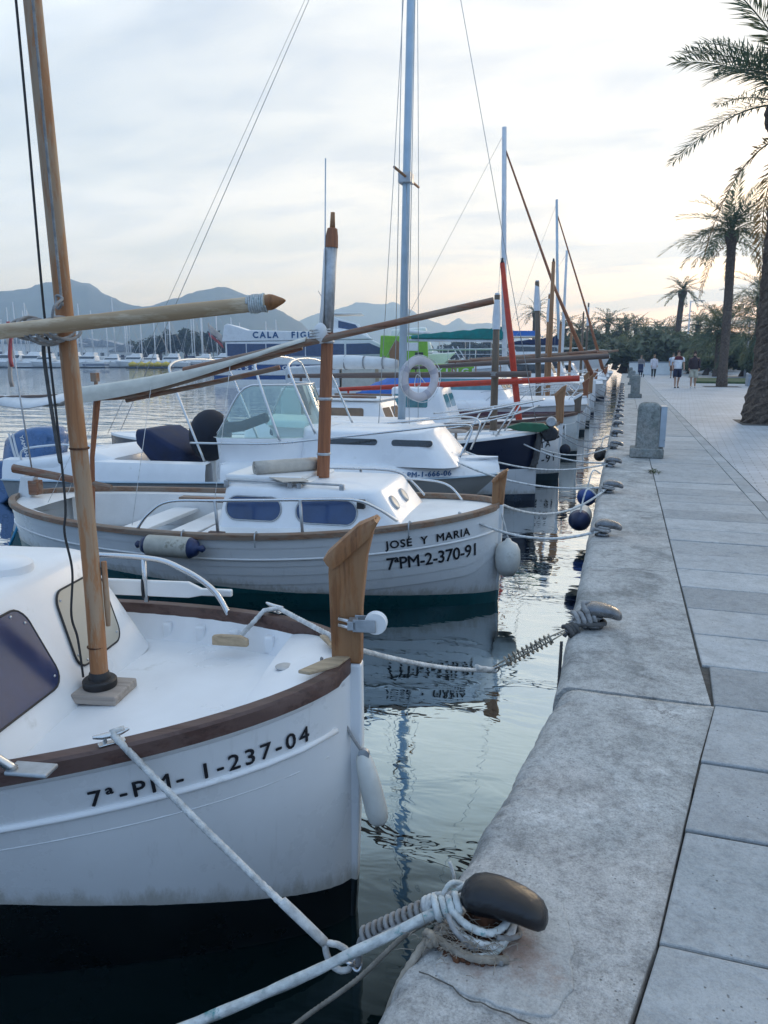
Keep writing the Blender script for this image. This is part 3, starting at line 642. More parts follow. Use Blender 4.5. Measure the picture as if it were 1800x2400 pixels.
def hull_planks(ln, offs, parent, mat, side):
    """lapped strakes: each its own strip, the upper one standing proud of the one below"""
    for a, b in zip(offs, offs[1:]):
        mb = MB(); g = []
        for i in range(45):
            u = 0.004 + 0.992 * (0.5 - 0.5 * math.cos(math.pi * i / 44)); x = -u * ln.L; sh = ln.sheer(u); e = min(1, u / 0.04, (1 - u) / 0.04)
            za, zb = sh - a * (0.75 + 0.25 * e), sh - b * (0.75 + 0.25 * e)
            row = []
            for k in range(4):
                z = lerp(za, zb, k / 3); row.append((x, side * (ln.hb(x, z) + 0.003 + 0.006 * k / 3), z))
            row.append((x, side * (ln.hb(x, zb) - 0.004), zb - 0.001)); g.append(row)
        mb.grid(g); mb.build('plank', mat, parent, smooth=30)
def rail(ln, side, w_in=0.05, w_out=0.022, zt=0.022, zb=0.032, u0=0.0, u1=1.0, n=60):
    mb = MB(); g = []
    for i in range(n + 1):
        u = lerp(u0, u1, 0.5 - 0.5 * math.cos(math.pi * i / n)); x = -u * ln.L; sh = ln.sheer(u); y = ln.plan(u)
        du = 0.004; tx = -2 * du * ln.L; ty = ln.plan(u + du) - ln.plan(u - du); l = math.hypot(tx, ty); nx, ny = ty / l, -tx / l
        if u < 0.004 or u > 0.996: nx, ny = 0, 1
        o = lambda d, z: (x + nx * d * 0.8, side * max(0.0, y + ny * d), z)
        g.append([o(w_out, sh - zb), o(w_out, sh + zt * 0.6), o(w_out - 0.008, sh + zt), o(-w_in + 0.006, sh + zt), o(-w_in, sh + zt * 0.6), o(-w_in, sh - zb)])
    mb.grid(g, cv=True, cap0=True, cap1=True); return mb
def deck(ln, drop, u0=0.01, u1=0.99, inset=0.02, crown=0.02, n=40):
    mb = MB(); g = []
    for i in range(n + 1):
        u = lerp(u0, u1, i / n); x = -u * ln.L; y = max(0.01, ln.hb(x, ln.sheer(u) - drop) - inset); z = ln.sheer(u) - drop
        g.append([(x, y * t, z + crown * (1 - t * t)) for t in (-1, -0.66, -0.33, 0, 0.33, 0.66, 1)])
    return mb.grid(g)
class Cabin:
    """moulded deckhouse: raked front, rounded corners, crowned roof"""
    def __init__(s, xf0, xf1, xb0, xb1, hw0, hw1, z0, z1, r=0.10, crown=0.05): s.__dict__.update(locals())
    def at(s, z):
        t = (z - s.z0) / (s.z1 - s.z0); return lerp(s.xf0, s.xf1, t), lerp(s.xb0, s.xb1, t), lerp(s.hw0, s.hw1, t)
    def mesh(s):
        mb = MB(); rows = []
        def ring(xf, xb, hw, z, r, lift=0):
            return [(x, y, z + lift * max(0, 1 - (y / max(hw, 1e-6)) ** 2)) for x, y in rrect(xb, xf, -hw, hw, r, 5)]
        for k in range(7):
            z = lerp(s.z0, s.z1, k / 6); xf, xb, hw = s.at(z); rows.append(ring(xf, xb, hw, z, s.r))
        xf, xb, hw = s.at(s.z1)
        for d, l in ((0.015, 0.012), (0.035, 0.022), (0.08, 0.03)):
            rows.append(ring(xf - d, xb + d, hw - d, s.z1 + l, max(0.02, s.r - d * 0.5), s.crown * 0.6))
        d = hw * 0.6; rows.append(ring(xf - d * 0.9, xb + d * 0.9, hw - d, s.z1 + 0.034, 0.02, s.crown * 0.9))
        mb.grid(rows, cv=True, cap1=True); return mb
    def side_win(s, name, poly, mat, parent, side=-1, t=0.008):
        mb = MB(); f = lambda d: (lambda x, z: (x, side * (s.at(z)[2] + d), z)); mb.prism(poly, f(-0.02), f(t)); return mb.build(name, mat, parent, bev=0.003)
    def front_win(s, name, poly, mat, parent, t=0.008):
        mb = MB(); f = lambda d: (lambda y, z: (s.at(z)[0] + d, y, z)); mb.prism(poly, f(-0.02), f(t)); return mb.build(name, mat, parent, bev=0.003)
def tube_part(name, mat, parent, path, r, n=8, k=8, sm=True):
    mb = MB(); mb.tube(spline(path, k) if k else path, r, n); return mb.build(name, mat, parent, smooth='all' if sm else False)
def stem_post(parent, poly, th, mat, cap_mat=None, cap_line=None):
    mb = MB(); mb.prism(poly, lambda x, z: (x, -th / 2, z), lambda x, z: (x, th / 2, z)); o = mb.build('stem_post', mat, parent, bev=0.008, seg=3)
    if cap_line:
        (xa, za), (xb, zb), h = cap_line
        mb = MB(); d = V((xb - xa, zb - za)).normalized(); nrm = V((-d.y, d.x)); g = []
        for i in range(9):
            t = i / 8; p = V((xa, za)).lerp(V((xb, zb)), t); hh = h * (1.0 if t < 0.75 else lerp(1.0, 0.35, (t - 0.75) / 0.25)); ww = th / 2 + 0.014
            if t < 0.12: hh *= 0.75 + t / 0.12 * 0.25
            g.append([(p.x + nrm.x * b, y, p.y + nrm.y * b) for y, b in ((-ww, -hh * 0.55), (-ww - 0.004, 0), (-ww + 0.006, hh * 0.5), (-ww * 0.4, hh * 0.62), (ww * 0.4, hh * 0.62), (ww - 0.006, hh * 0.5), (ww + 0.004, 0), (ww, -hh * 0.55))])
        mb.grid(g, cv=True, cap0=True, cap1=True); mb.build('cap_moulding', cap_mat or mat, o, smooth=40)
    return o
def wraps(parent, name, mat, c, r, n, pitch, rr, ax='z', jit=0.2, seed=1):
    """turns of lashing round a spar"""
    rn = random.Random(seed); pts = []
    for i in range(n * 14 + 1):
        a = 2 * math.pi * i / 14; h = pitch * i / 14 + rn.uniform(-1, 1) * pitch * jit * 0.3; q = r * (1 + rn.uniform(0, 0.05))
        p = (q * math.cos(a), q * math.sin(a), h)
        pts.append((c[0] + (p[2] if ax == 'x' else p[0]), c[1] + p[1], c[2] + (p[0] if ax == 'x' else p[2])))
    mb = MB(); mb.rope(pts, rr, n=8); return mb.build(name, mat, parent, smooth='all')

# ------------------------------------------------------------------ the near llaut: white hull, dark rail
B1POS, B1ROT = (-0.83, 2.24, 0), 10
b1 = thing('fishing_boat', 'white wooden-post llaut in the foreground lettered in black along its bow', 'boat', B1POS, B1ROT, 'boats moored bow-on to the quay')
l1 = Lines(5.6, 1.86, 0.985, 0.80, 0.92, k0=0.34, k1=0.62)
M['hull_b1'] = hull_mat('white_hull_dark_bottom', (0.76, 0.775, 0.79), (0.005, 0.008, 0.009), 0.155, 0.24)
h1 = hull_shell(l1, rows=14).build('hull', 'hull_b1', b1, smooth='all')
# fillet under the rail and the raised rubbing bead
for side in (-1, 1):
    tube_part('rubbing_strake', 'gelcoat', b1, l1.line(0.195, side, 0.002, 0.006, 0.97), 0.011, 8, 0)
    mb = MB(); g = []
    for p, q in zip(l1.line(0.0, side, 0.004, 0.002, 0.99), l1.line(0.055, side, 0.006, 0.002, 0.99)): g.append([p, p.lerp(q, 0.5) + V((0, side * 0.006, 0)), q, q + V((0, -side * 0.012, -0.004))])
    mb.grid(g); mb.build('sheer_strake', 'gelcoat', b1, smooth=50)
    tube_part('hull_seam', 'deckgrey', b1, l1.line(0.275, side, -0.0005, 0.01, 0.97), 0.0022, 5, 0)
    rail(l1, side, 0.036, 0.020, 0.022, 0.030).build('cap_rail', 'rail_dark', b1, smooth=40)
deck(l1, 0.125, crown=0.03).build('deck', 'gelcoat', b1, smooth='all')
# inner bulwark skin with its ribs
for side in (-1, 1):
    mb = MB(); g = []
    for i in range(40):
        u = lerp(0.02, 0.8, i / 39); x = -u * l1.L; sh = l1.sheer(u); g.append([(x, side * (l1.hb(x, sh) - 0.035), sh - 0.02), (x, side * (l1.hb(x, sh - 0.1) - 0.045), sh - 0.09), (x, side * (l1.hb(x, sh - 0.13) - 0.07), sh - 0.135)])
    mb.grid(g); mb.build('bulwark_lining', 'gelcoat', b1, smooth='all')
    for xr in (-0.42, -0.60, -0.78, -0.96):
        u = -xr / l1.L; sh = l1.sheer(u); y = l1.hb(xr, sh)
        mb = MB(); mb.box(xr - 0.022, xr + 0.022, side * (y - 0.04), side * (y - 0.085), sh - 0.12, sh - 0.045); mb.build('bulwark_rib', 'gelcoat', b1, bev=0.012, seg=3)
# raised triangular foredeck at the stem
mb = MB(); g = []
for i in range(12):
    u = lerp(0.006, 0.055, i / 11); x = -u * l1.L; y = max(0.012, l1.plan(u) - 0.05); z = l1.sheer(u) + 0.004
    g.append([(x, y * t, z - 0.03 * (i / 11) ** 3 + 0.008 * (1 - t * t)) for t in (-1, -0.5, 0, 0.5, 1)])
g.append([(p[0] - 0.02, p[1], p[2] - 0.09) for p in g[-1]])
mb.grid(g); mb.build('bow_locker', 'gelcoat', b1, smooth=50)
mb = MB(); mb.lathe([(0.0, 0), (0.030, 0), (0.032, 0.004), (0.026, 0.007), (0.0, 0.007)], 20, (-0.235, -0.02, l1.sheer(0.042) - 0.002)); mb.build('deck_plate', 'galv', b1, smooth=40)
mb = MB()
for side in (-1, 1): mb.prism([(0.0, 0.02), (-0.03, 0.10), (-0.11, 0.17), (-0.15, 0.16), (-0.08, 0.05), (-0.03, 0.012)], lambda x, y: (x, side * y, 1.0), lambda x, y: (x, side * y, 1.012))
mb.build('breast_hook', 'wood_tan', b1, bev=0.003)
# stem: painted foot below, varnished post above
mb = MB(); mb.prism([(-0.066, 0.985), (0.036, 0.985), (0.038, 0.69), (0.016, 0.12), (-0.01, -0.3), (-0.05, -0.3), (-0.045, 0.12), (-0.05, 0.60)], lambda x, z: (x, -0.028, z), lambda x, z: (x, 0.028, z))
mb.build('stem_foot', 'hull_b1', b1, bev=0.010, seg=3)
post = stem_post(b1, [(-0.066, 0.985), (0.036, 0.985), (0.038, 1.18), (0.056, 1.36), (0.090, 1.50), (-0.072, 1.345), (-0.074, 1.30)], 0.056, 'wood_post', None, ((-0.074, 1.335), (0.088, 1.488), 0.050))
# masthead-style roller on the post
mb = MB(); mb.lathe([(0.010, -0.016), (0.036, -0.016), (0.038, -0.011), (0.030, 0), (0.038, 0.011), (0.036, 0.016), (0.010, 0.016)], 24, (0.092, -0.062, 1.150), 'y'); mb.build('roller', 'white', post, smooth=30)
mb = MB()
mb.box(0.018, 0.094, -0.086, -0.082, 1.122, 1.166); mb.box(0.018, 0.094, -0.042, -0.038, 1.122, 1.166); mb.box(0.0, 0.03, -0.086, -0.040, 1.127, 1.158)
mb.build('roller_bracket', 'galv', post, bev=0.004)
mb = MB(); mb.tube([(-0.035, -0.043, 1.152), (0.0, -0.062, 1.152), (0.03, -0.066, 1.15)], 0.007, 8); mb.tube([(-0.035, -0.043, 1.130), (0.0, -0.062, 1.130), (0.03, -0.066, 1.13)], 0.007, 8); mb.build('roller_pin', 'steel', post, smooth='all')
# registration lettering
text('registration_lettering', '7\u00aa-PM- 1-237-04', 0.078, 'ink', b1, l1.text_map(0.172, -0.66), fit=0.665, bold=0.0013)
# cabin
c1 = Cabin(-1.03, -1.22, -2.8, -2.7, 0.60, 0.50, 0.78, 1.20, 0.15, 0.045)
cab = c1.mesh().build('cabin', 'gelcoat', b1, smooth='all', loc=(0.055, 0, 0))
FWN = [(p[0] * (1 - 0.10 * (p[1] - 1.02) / 0.14) - 0.02 * (p[1] - 1.02) / 0.14, p[1]) for p in rrect(-0.50, -0.095, 0.885, 1.165, 0.06)]
FWF = [(p[0] + 0.035 * (p[1] - 1.02) / 0.14, p[1]) for p in rrect(0.05, 0.375, 0.885, 1.150, 0.05)]
fw = c1.front_win('front_window', FWN, 'win_navy', cab); fw2 = c1.front_win('front_window', FWF, 'win_beige', cab)
for poly, w_ in ((FWN, fw), (FWF, fw2)):
    mb = MB(); ring_ = [V((c1.at(z)[0] + 0.006, y, z)) for y, z in poly]; mb.tube(ring_ + [ring_[0]], 0.0045, 6, caps=False); mb.build('gasket', 'rubber', w_, smooth='all')
sw = [(p[0] - (p[1] - 0.9) * 0.60, p[1]) for p in rrect(-1.9, -1.30, 0.885, 1.145, 0.06)]
for side in (-1, 1): c1.side_win('side_window', sw, 'win_navy', cab, side)
mb = MB()
for poly, cy_, cz_ in ((FWN, -0.31, 1.02), (FWF, 0.19, 1.02)):
    for (y, z) in poly[1::4]:
        cy, cz = lerp(y, cy_, 0.10), lerp(z, cz_, 0.10); mb.ell((c1.at(cz)[0] + 0.009, cy, cz), (0.004, 0.0055, 0.0055), 8, 4)
mb.build('window_screws', 'steel', cab, smooth='all')
mb = MB(); mb.lathe([(0.0, 0), (0.10, 0.0), (0.098, 0.03), (0.08, 0.045), (0.0, 0.048)], 24, (-1.36, 0.06, 1.235)); mb.build('roof_vent', 'gelcoat', cab, smooth=40)
mb = MB(); pth = [(-1.33, -0.12, 1.235), (-1.35, -0.12, 1.285), (-1.46, -0.12, 1.305), (-1.8, -0.12, 1.31), (-2.3, -0.12, 1.30)]
mb.tube(spline(pth, 5), 0.022, 8, sq=1.3); mb.build('grab_rail', 'wood_tan', cab, smooth='all')
# mast, step and lateen yard
pad = MB(); pad.box(-1.07, -0.875, -0.085, 0.085, 0.80, 0.835); pad.build('mast_pad', 'wood_pad', b1, bev=0.006, loc=(0.042, 0, 0))
mast1 = MB(); P = [(-0.975, 0.0, 0.83), (-0.972, 0.0, 1.31), (-0.993, 0.005, 2.09), (-1.018, 0.01, 3.2), (-1.028, 0.01, 3.55)]
mast1.tube(spline(P, 6), [lerp(0.0315, 0.0255, min(1, i / 24)) for i in range(25)], 20); m1 = mast1.build('mast', 'wood_mast', b1, smooth='all', loc=(0.042, 0, 0))
mb = MB(); mb.lathe([(0.033, 0.835), (0.058, 0.835), (0.060, 0.842), (0.060, 0.860), (0.055, 0.866), (0.039, 0.868), (0.035, 0.888), (0.031, 0.893)], 28, (-0.975, 0, 0)); mb.build('mast_collar', 'rubber', m1, smooth=35)
for z in (0.985, 1.70):
    mb = MB(); mb.lathe([(0.031, z), (0.0335, z + 0.002), (0.0335, z + 0.005), (0.031, z + 0.007)], 24, (lerp(-0.975, -0.98, (z - .83) / 1.2), 0, 0), cap=False); mb.build('mast_band', 'rust', m1, smooth='all')
mb = MB(); ya, yb = V((-1.85, -0.14, 2.015)), V((-0.235, -0.10, 2.168)); pth = [ya.lerp(yb, i / 12) for i in range(13)]
mb.tube(pth, [0.0235 + 0.0009 * math.sin(i * 2.1) for i in range(13)], 20); yard = mb.build('yard', 'wood_yard', b1, smooth=60)
d = (yb - ya).normalized(); mb = MB(); mb.tube([yb, yb + d * 0.010, yb + d * 0.022, yb + d * 0.052, yb + d * 0.060], [0.023, 0.024, 0.022, 0.008, 0.002], 16); mb.build('yard_tip', 'wood_post', yard, smooth=30)
pts = []
for i in range(8 * 14):
    a = 2 * math.pi * i / 14; t = i / (8 * 14); c = yb - d * 0.055 + d * 0.055 * t; side_ = d.cross(V((0, 0, 1))).normalized(); up_ = side_.cross(d)
    pts.append(c + (side_ * math.cos(a) + up_ * math.sin(a)) * (0.0255 + 0.0015 * math.sin(i * 1.7)))
mb = MB(); mb.rope(pts, 0.0034, n=6); mb.build('end_whipping', 'rope_teal', yard, smooth='all')
pts = []
for i in range(7 * 16):
    a = 2 * math.pi * i / 16; t = i / (7 * 16); c = V((-0.995, -0.055, 2.09)) + V((lerp(-0.045, 0.06, t), 0, 0.01 * math.sin(t * 9)))
    pts.append(c + V((lerp(-0.02, 0.02, t) + 0.05 * math.cos(a + 1.0) * 0.3, 0.074 * math.cos(a), 0.034 * math.sin(a) + 0.008 * math.cos(a))))
mb = MB(); mb.rope(pts, 0.005, n=8); mb.build('yard_lashing', 'rope_grey', yard, smooth='all')
mb = MB(); mb.rope(spline([(-0.962, -0.04, 2.10), (-0.965, -0.112, 2.11), (-0.955, -0.118, 2.16), (-0.965, -0.050, 2.19), (-0.99, -0.043, 2.20), (-0.985, -0.048, 2.16), (-0.965, -0.055, 2.18), (-0.975, -0.040, 2.23), (-0.985, -0.036, 2.8), (-0.99, -0.034, 3.5)], 8), 0.0045, n=8); mb.build('halyard', 'rope_grey', m1, smooth='all')
tube_part('black_cable', 'rubber', m1, [(-1.06, -0.01, 3.5), (-1.05, -0.02, 2.8), (-1.045, -0.03, 2.2), (-1.04, -0.03, 2.05), (-1.02, -0.045, 1.55), (-1.03, -0.05, 1.42), (-1.02, -0.04, 1.28), (-1.035, -0.045, 1.12), (-1.022, -0.04, 1.03), (-1.02, -0.03, 0.88)], 0.0045, 6)
tube_part('stay_cord', 'rope_dark', m1, [(-1.055, -0.03, 2.06), (-1.055, -0.035, 1.98), (-1.03, -0.045, 1.70), (-1.025, -0.045, 1.66)], 0.007, 6)
mb = MB(); mb.tube([(-0.936, 0.02, 1.06), (-0.934, 0.02, 1.13), (-0.934, 0.02, 1.30)], [0.008, 0.011, 0.010], 8); mb.build('belaying_cleat', 'wood_mast', m1, smooth='all')
# far-side guard rail with its stanchion, and near rail foot plate
gr = tube_part('guard_rail', 'steel', b1, [(-2.6, 0.72, 1.14), (-1.55, 0.70, 1.13), (-1.05, 0.66, 1.135), (-0.86, 0.62, 1.10), (-0.72, 0.60, 1.02), (-0.645, 0.575, 0.92)], 0.0125, 10)
tube_part('rail_stanchion', 'steel', gr, [(-1.06, 0.66, 1.13), (-1.06, 0.665, 0.93)], 0.011, 8, 0)
gr = tube_part('guard_rail', 'steel', b1, [(-2.6, -0.86, 1.16), (-1.4, -0.85, 1.14), (-0.95, -0.79, 1.08), (-0.78, -0.715, 0.935)], 0.0125, 10)
mb = MB(); mb.box(-0.80, -0.68, -0.735, -0.675, 0.926, 0.938, Matrix.Rotation(R(0), 4, 'Z')); mb.build('rail_foot', 'galv', gr, bev=0.004)
def bow_cleat(parent, loc, rz, mat='galv', s=1.0):
    mb = MB(); X = Matrix.Translation(loc) @ Matrix.Rotation(R(rz), 4, 'Z') @ Matrix.Scale(s, 4)
    mb.box(-0.055, 0.055, -0.018, 0.018, 0, 0.006, X); mb.box(-0.035, -0.02, -0.012, 0.012, 0.005, 0.035, X); mb.box(0.02, 0.035, -0.012, 0.012, 0.005, 0.035, X)
    rows = MB(); rows.tube([X @ V(p) for p in ((-0.075, 0, 0.045), (-0.04, 0, 0.038), (0, 0, 0.036), (0.04, 0, 0.038), (0.075, 0, 0.045))], [0.005, 0.009, 0.010, 0.009, 0.005], 8); mb.add(rows.v, rows.f)
    return mb.build('deck_cleat', mat, parent, bev=0.002)
bow_cleat(b1, (-0.585, -0.565, 0.945), 40, 'steel', 0.66); bow_cleat(b1, (-0.42, 0.51, 0.965), -30, 'steel', 0.66)
mb = MB(); mb.prism([(0, 0), (0.17, 0.02), (0.17, 0.05), (0.13, 0.06), (0.04, 0.05), (0, 0.04)], lambda x, z: (-0.66 + x, 0.40 - x * 0.3, 0.845 + z), lambda x, z: (-0.66 + x, 0.43 - x * 0.3, 0.845 + z)); mb.build('fairlead_block', 'wood_tan', b1, bev=0.008)
# oar lashed along the far rail
oar = thing('oar', 'white wooden oar lashed along the far rail of the foreground boat', 'oar', B1POS, B1ROT)
mb = MB(); mb.prism([(-1.9, 0.955), (-0.86, 0.955), (-0.80, 0.968), (-0.66, 0.968), (-0.66, 1.0), (-0.80, 1.0), (-0.86, 1.028), (-1.9, 1.028)], lambda x, z: (x, 0.66, z), lambda x, z: (x, 0.685, z)); mb.build('blade', 'white', oar, bev=0.006)
mb = MB(); mb.tube([(-1.07, 0.655, 1.03), (-1.07, 0.65, 0.99), (-1.07, 0.655, 0.95), (-1.07, 0.69, 0.95), (-1.07, 0.692, 1.03), (-1.07, 0.655, 1.032)], 0.006, 6); mb.build('lashing', 'rubber', oar, smooth='all')
# sausage fender hanging under the stem
fd = thing('fender', 'long white cylindrical fender hanging from the stem of the foreground boat', 'fender', (B1POS[0], B1POS[1], 0), B1ROT)
mb = MB(); a, b = V((0.040, -0.045, 0.672)), V((0.105, -0.06, 0.405)); pts = [a.lerp(b, t) for t in (0, 0.04, 0.1, 0.2, 0.5, 0.8, 0.92, 0.97, 1.0)]
mb.tube(pts, [0.013, 0.021, 0.028, 0.033, 0.038, 0.039, 0.035, 0.025, 0.008], 18); mb.build('body', 'fender_white', fd, smooth='all')
mb = MB(); mb.lathe([(0.008, -0.01), (0.02, -0.008), (0.02, 0.008), (0.008, 0.01)], 14, (0.048, -0.052, 0.668), 'y'); mb.build('eye', 'galv', fd, smooth=40)
tube_part('lanyard', 'rope_grey', fd, [(0.048, -0.05, 0.665), (0.0, -0.05, 0.74), (-0.05, -0.055, 0.86), (-0.092, -0.05, 0.99), (-0.095, -0.045, 1.01)], 0.006, 6)
# ------------------------------------------------------------------ second llaut, planked white hull with tan rail
B2POS, B2ROT = (-0.91, 6.0, 0), 4
b2 = thing('fishing_boat', 'white planked llaut with two oval blue cabin windows and name lettering on its bow', 'boat', B2POS, B2ROT, 'boats moored bow-on to the quay')
l2 = Lines(4.62, 1.96, 0.835, 0.665, 0.72, keel=-0.3, k0=0.30, k1=0.7)
M['hull_b2'] = hull_mat('white_hull_teal_bottom', (0.74, 0.76, 0.77), (0.010, 0.085, 0.095), 0.10, 0.052)
h2 = hull_shell(l2, rows=10).build('hull', 'hull_b2', b2, smooth='all')
for side in (-1, 1):
    hull_planks(l2, [0.03, 0.105, 0.185, 0.265, 0.345, 0.43, 0.52], h2, 'hull_b2', side)
    tube_part('rubbing_strake', 'white', b2, l2.line(0.20, side, 0.012, 0.004, 0.985), 0.010, 8, 0)
    rail(l2, side, 0.045, 0.022, 0.016, 0.028).build('cap_rail', 'rail_tan', b2, smooth=40)
# decks round an open cockpit aft
deck(l2, 0.035, 0.01, 0.50, crown=0.02).build('fore_deck', 'white', b2, smooth='all')
mb = MB()
for side in (-1, 1):
    g = []
    for i in range(24):
        u = lerp(0.50, 0.93, i / 23); x = -u * l2.L; y = l2.plan(u) - 0.03; z = l2.sheer(u) - 0.03; yi = max(0.02, y - 0.13); g.append([(x, side * y, z), (x, side * yi, z), (x, side * yi, 0.30)])
    mb.grid(g)
mb.build('side_deck', 'white', b2, smooth=40)
mb = MB(); g = []
for i in range(16):
    u = lerp(0.49, 0.95, i / 15); x = -u * l2.L; y = max(0.05, l2.hb(x, 0.36) - 0.06); g.append([(x, -y, 0.32), (x, y, 0.32)])
mb.grid(g); mb.build('cockpit_sole', 'deckgrey', b2)
deck(l2, 0.03, 0.90, 0.99, crown=0.01).build('stern_deck', 'white', b2, smooth='all')
for x in (-2.75, -3.25):
    mb = MB(); mb.box(x - 0.13, x + 0.13, -0.72, 0.72, 0.47, 0.51); mb.build('thwart', 'white', b2, bev=0.008)
mb = MB(); mb.box(-3.10, -2.62, 0.30, 0.40, 0.66, 0.70); mb.build('loose_board', 'wood_brown', b2, bev=0.006)
mb = MB(); mb.box(-2.48, -2.36, 0.10, 0.14, 0.70, 0.79); mb.build('wood_block', 'wood_brown', b2, bev=0.006)
# cabin
c2 = Cabin(-0.66, -0.90, -2.30, -2.24, 0.58, 0.50, 0.62, 0.955, 0.10, 0.05)
cab2 = c2.mesh().build('cabin', 'gelcoat', b2, smooth='all')
for side in (-1, 1):
    for xa, xb in ((-2.19, -1.72), (-1.58, -1.08)):
        c2.side_win('cabin_window', rrect(xa, xb, 0.715, 0.895, 0.088, 7), 'win_blue', cab2, side, 0.004); wf = cab2.children[-1]; rg_ = [V((x, side * (c2.at(z)[2] + 0.004), z)) for x, z in rrect(xa - 0.006, xb + 0.006, 0.709, 0.901, 0.094, 7)]; fm_ = MB(); fm_.tube(rg_ + [rg_[0]], 0.007, 6, caps=False); fm_.build('window_frame', 'galv', wf, smooth='all')
for y in (-0.30, 0.06):
    x, _, _ = c2.at(0.86); X = Matrix.Translation((x + 0.004, y, 0.86)) @ Matrix.Rotation(R(90 - 36), 4, 'Y')
    ring = MB(); ring.lathe([(0.045, -0.004), (0.064, -0.004), (0.064, 0.010), (0.056, 0.016), (0.045, 0.012)], 26); ring.v = [tuple(X @ V(p)) for p in ring.v]; po = ring.build('porthole', 'galv', cab2, smooth=40)
    gl = MB(); gl.lathe([(0.0, 0.004), (0.046, 0.004), (0.046, 0.007), (0.0, 0.009)], 20); gl.v = [tuple(X @ V(p)) for p in gl.v]; gl.build('glass', 'win_teal', po, smooth=40)
mb = MB(); mb.box(-2.26, -1.55, -0.40, 0.40, 0.985, 1.012); mb.build('roof_hatch', 'white', cab2, bev=0.012, seg=3)
mb = MB(); mb.box(-2.28, -1.60, -0.36, 0.36, 1.01, 1.05); mb.build('sliding_hatch', 'white', cab2, bev=0.015, seg=3)
for xa, xb in ((-2.22, -1.66), (-1.58, -1.22)):
    hr = tube_part('roof_rail', 'galv', cab2, [(xa, -0.46, 1.018), (xb, -0.46, 1.015)], 0.010, 8, 0)
    mb = MB(); mb.box(xa - 0.02, xa + 0.02, -0.475, -0.445, 0.955, 1.02); mb.box(xb - 0.02, xb + 0.02, -0.475, -0.445, 0.955, 1.02); mb.build('rail_foot', 'galv', hr, bev=0.006)
mb = MB(); mb.box(-1.06, -1.00, -0.60, -0.545, 0.855, 0.925); mb.build('side_lamp', 'rubber', cab2, bev=0.006)
# guard rail
for side in (-1, 1):
    gp = [(-2.78, 0.93, 0.68), (-2.68, 0.92, 0.80), (-2.50, 0.91, 0.905), (-2.1, 0.90, 0.93), (-1.45, 0.85, 0.955), (-1.05, 0.75, 0.955), (-0.88, 0.66, 0.88), (-0.74, 0.58, 0.77)]
    gr = tube_part('guard_rail', 'steel', b2, [(x, side * y, z) for x, y, z in gp], 0.012, 8)
    for x, y, zt in ((-2.11, 0.905, 0.93), (-1.43, 0.86, 0.955)):
        tube_part('rail_stanchion', 'galv', gr, [(x + 0.02, side * (y + 0.01), 0.67), (x, side * y, zt)], 0.013, 8, 0)
        mb = MB(); mb.box(x - 0.05, x + 0.08, side * (y + 0.02) - 0.02, side * (y + 0.02) + 0.02, 0.672, 0.692); mb.build('rail_foot', 'rail_dark', gr, bev=0.004)
tube_part('bow_rail', 'steel', b2, [(-1.3, 0.55, 0.92), (-0.75, 0.48, 0.93), (-0.50, 0.42, 0.90), (-0.36, 0.36, 0.78)], 0.010, 8)
for x in (-0.62, -0.9, -1.75, -2.35, -3.2):
    u = -x / l2.L; y = l2.plan(u); mb = MB(); mb.tube(spline([(x, -y - 0.035, l2.sheer(u) - 0.08), (x, -y - 0.036, l2.sheer(u) + 0.01), (x, -y + 0.0, l2.sheer(u) + 0.035), (x + 0.02, -y - 0.03, l2.sheer(u) + 0.03)], 4), 0.006, 6); mb.build('thole_hook', 'galv', b2, smooth='all')
stem_post(b2, [(-0.066, 0.83), (0.030, 0.83), (0.036, 0.95), (0.055, 1.13), (-0.064, 1.02)], 0.07, 'wood_post', None, ((-0.062, 1.012), (0.054, 1.118), 0.035))
mb = MB(); mb.prism([(-0.066, 0.83), (0.030, 0.83), (0.016, 0.10), (-0.01, -0.25), (-0.05, -0.25), (-0.05, 0.1)], lambda x, z: (x, -0.032, z), lambda x, z: (x, 0.032, z)); mb.build('stem_foot', 'hull_b2', b2, bev=0.01, seg=3)
text('name_lettering', 'JOS\u00c9  Y  MARIA', 0.092, 'ink', b2, l2.text_map(0.168, -0.80, 0.014), fit=0.70, bold=0.0026)
text('registration_lettering', '7\u00aaPM-2-370-91', 0.150, 'ink', b2, l2.text_map(0.355, -0.80, 0.013), fit=0.74, bold=0.0026)
# mast with metal sleeve, brown spars, awning crutch
mast2 = MB(); mast2.tube([(-1.53, 0, 1.0), (-1.47, 0, 2.22)], [0.058, 0.052], 10); m2 = mast2.build('mast', 'wood_brown_z', b2, smooth=20)
mb = MB(); mb.tube([(-1.468, 0, 2.2), (-1.445, 0, 2.62), (-1.425, 0, 2.90)], [0.046, 0.050, 0.052], 12); mb.build('mast_sleeve', 'galv', m2, smooth='all')
mb = MB(); mb.tube([(-1.425, 0, 2.89), (-1.42, 0, 2.98), (-1.415, 0, 3.035), (-1.415, 0, 3.045)], [0.056, 0.052, 0.042, 0.02], 10); mb.build('masthead', 'wood_brown_z', m2, smooth=30)
mb = MB(); mb.tube([(-1.415, 0, 3.03), (-1.41, 0, 3.16)], [0.024, 0.018], 8); mb.build('masthead_peg', 'wood_orange', m2, smooth='all')
tube_part('antenna', 'alu', m2, [(-1.50, -0.02, 2.25), (-1.47, -0.03, 2.9), (-1.455, -0.03, 3.56)], 0.0055, 6, 0)
mb = MB(); mb.tube([(-1.52, -0.045, 2.18), (-1.495, -0.045, 2.45), (-1.47, -0.045, 2.88)], [0.02, 0.015, 0.006], 8); mb.build('furled_flag', 'canvas_white', m2, smooth='all')
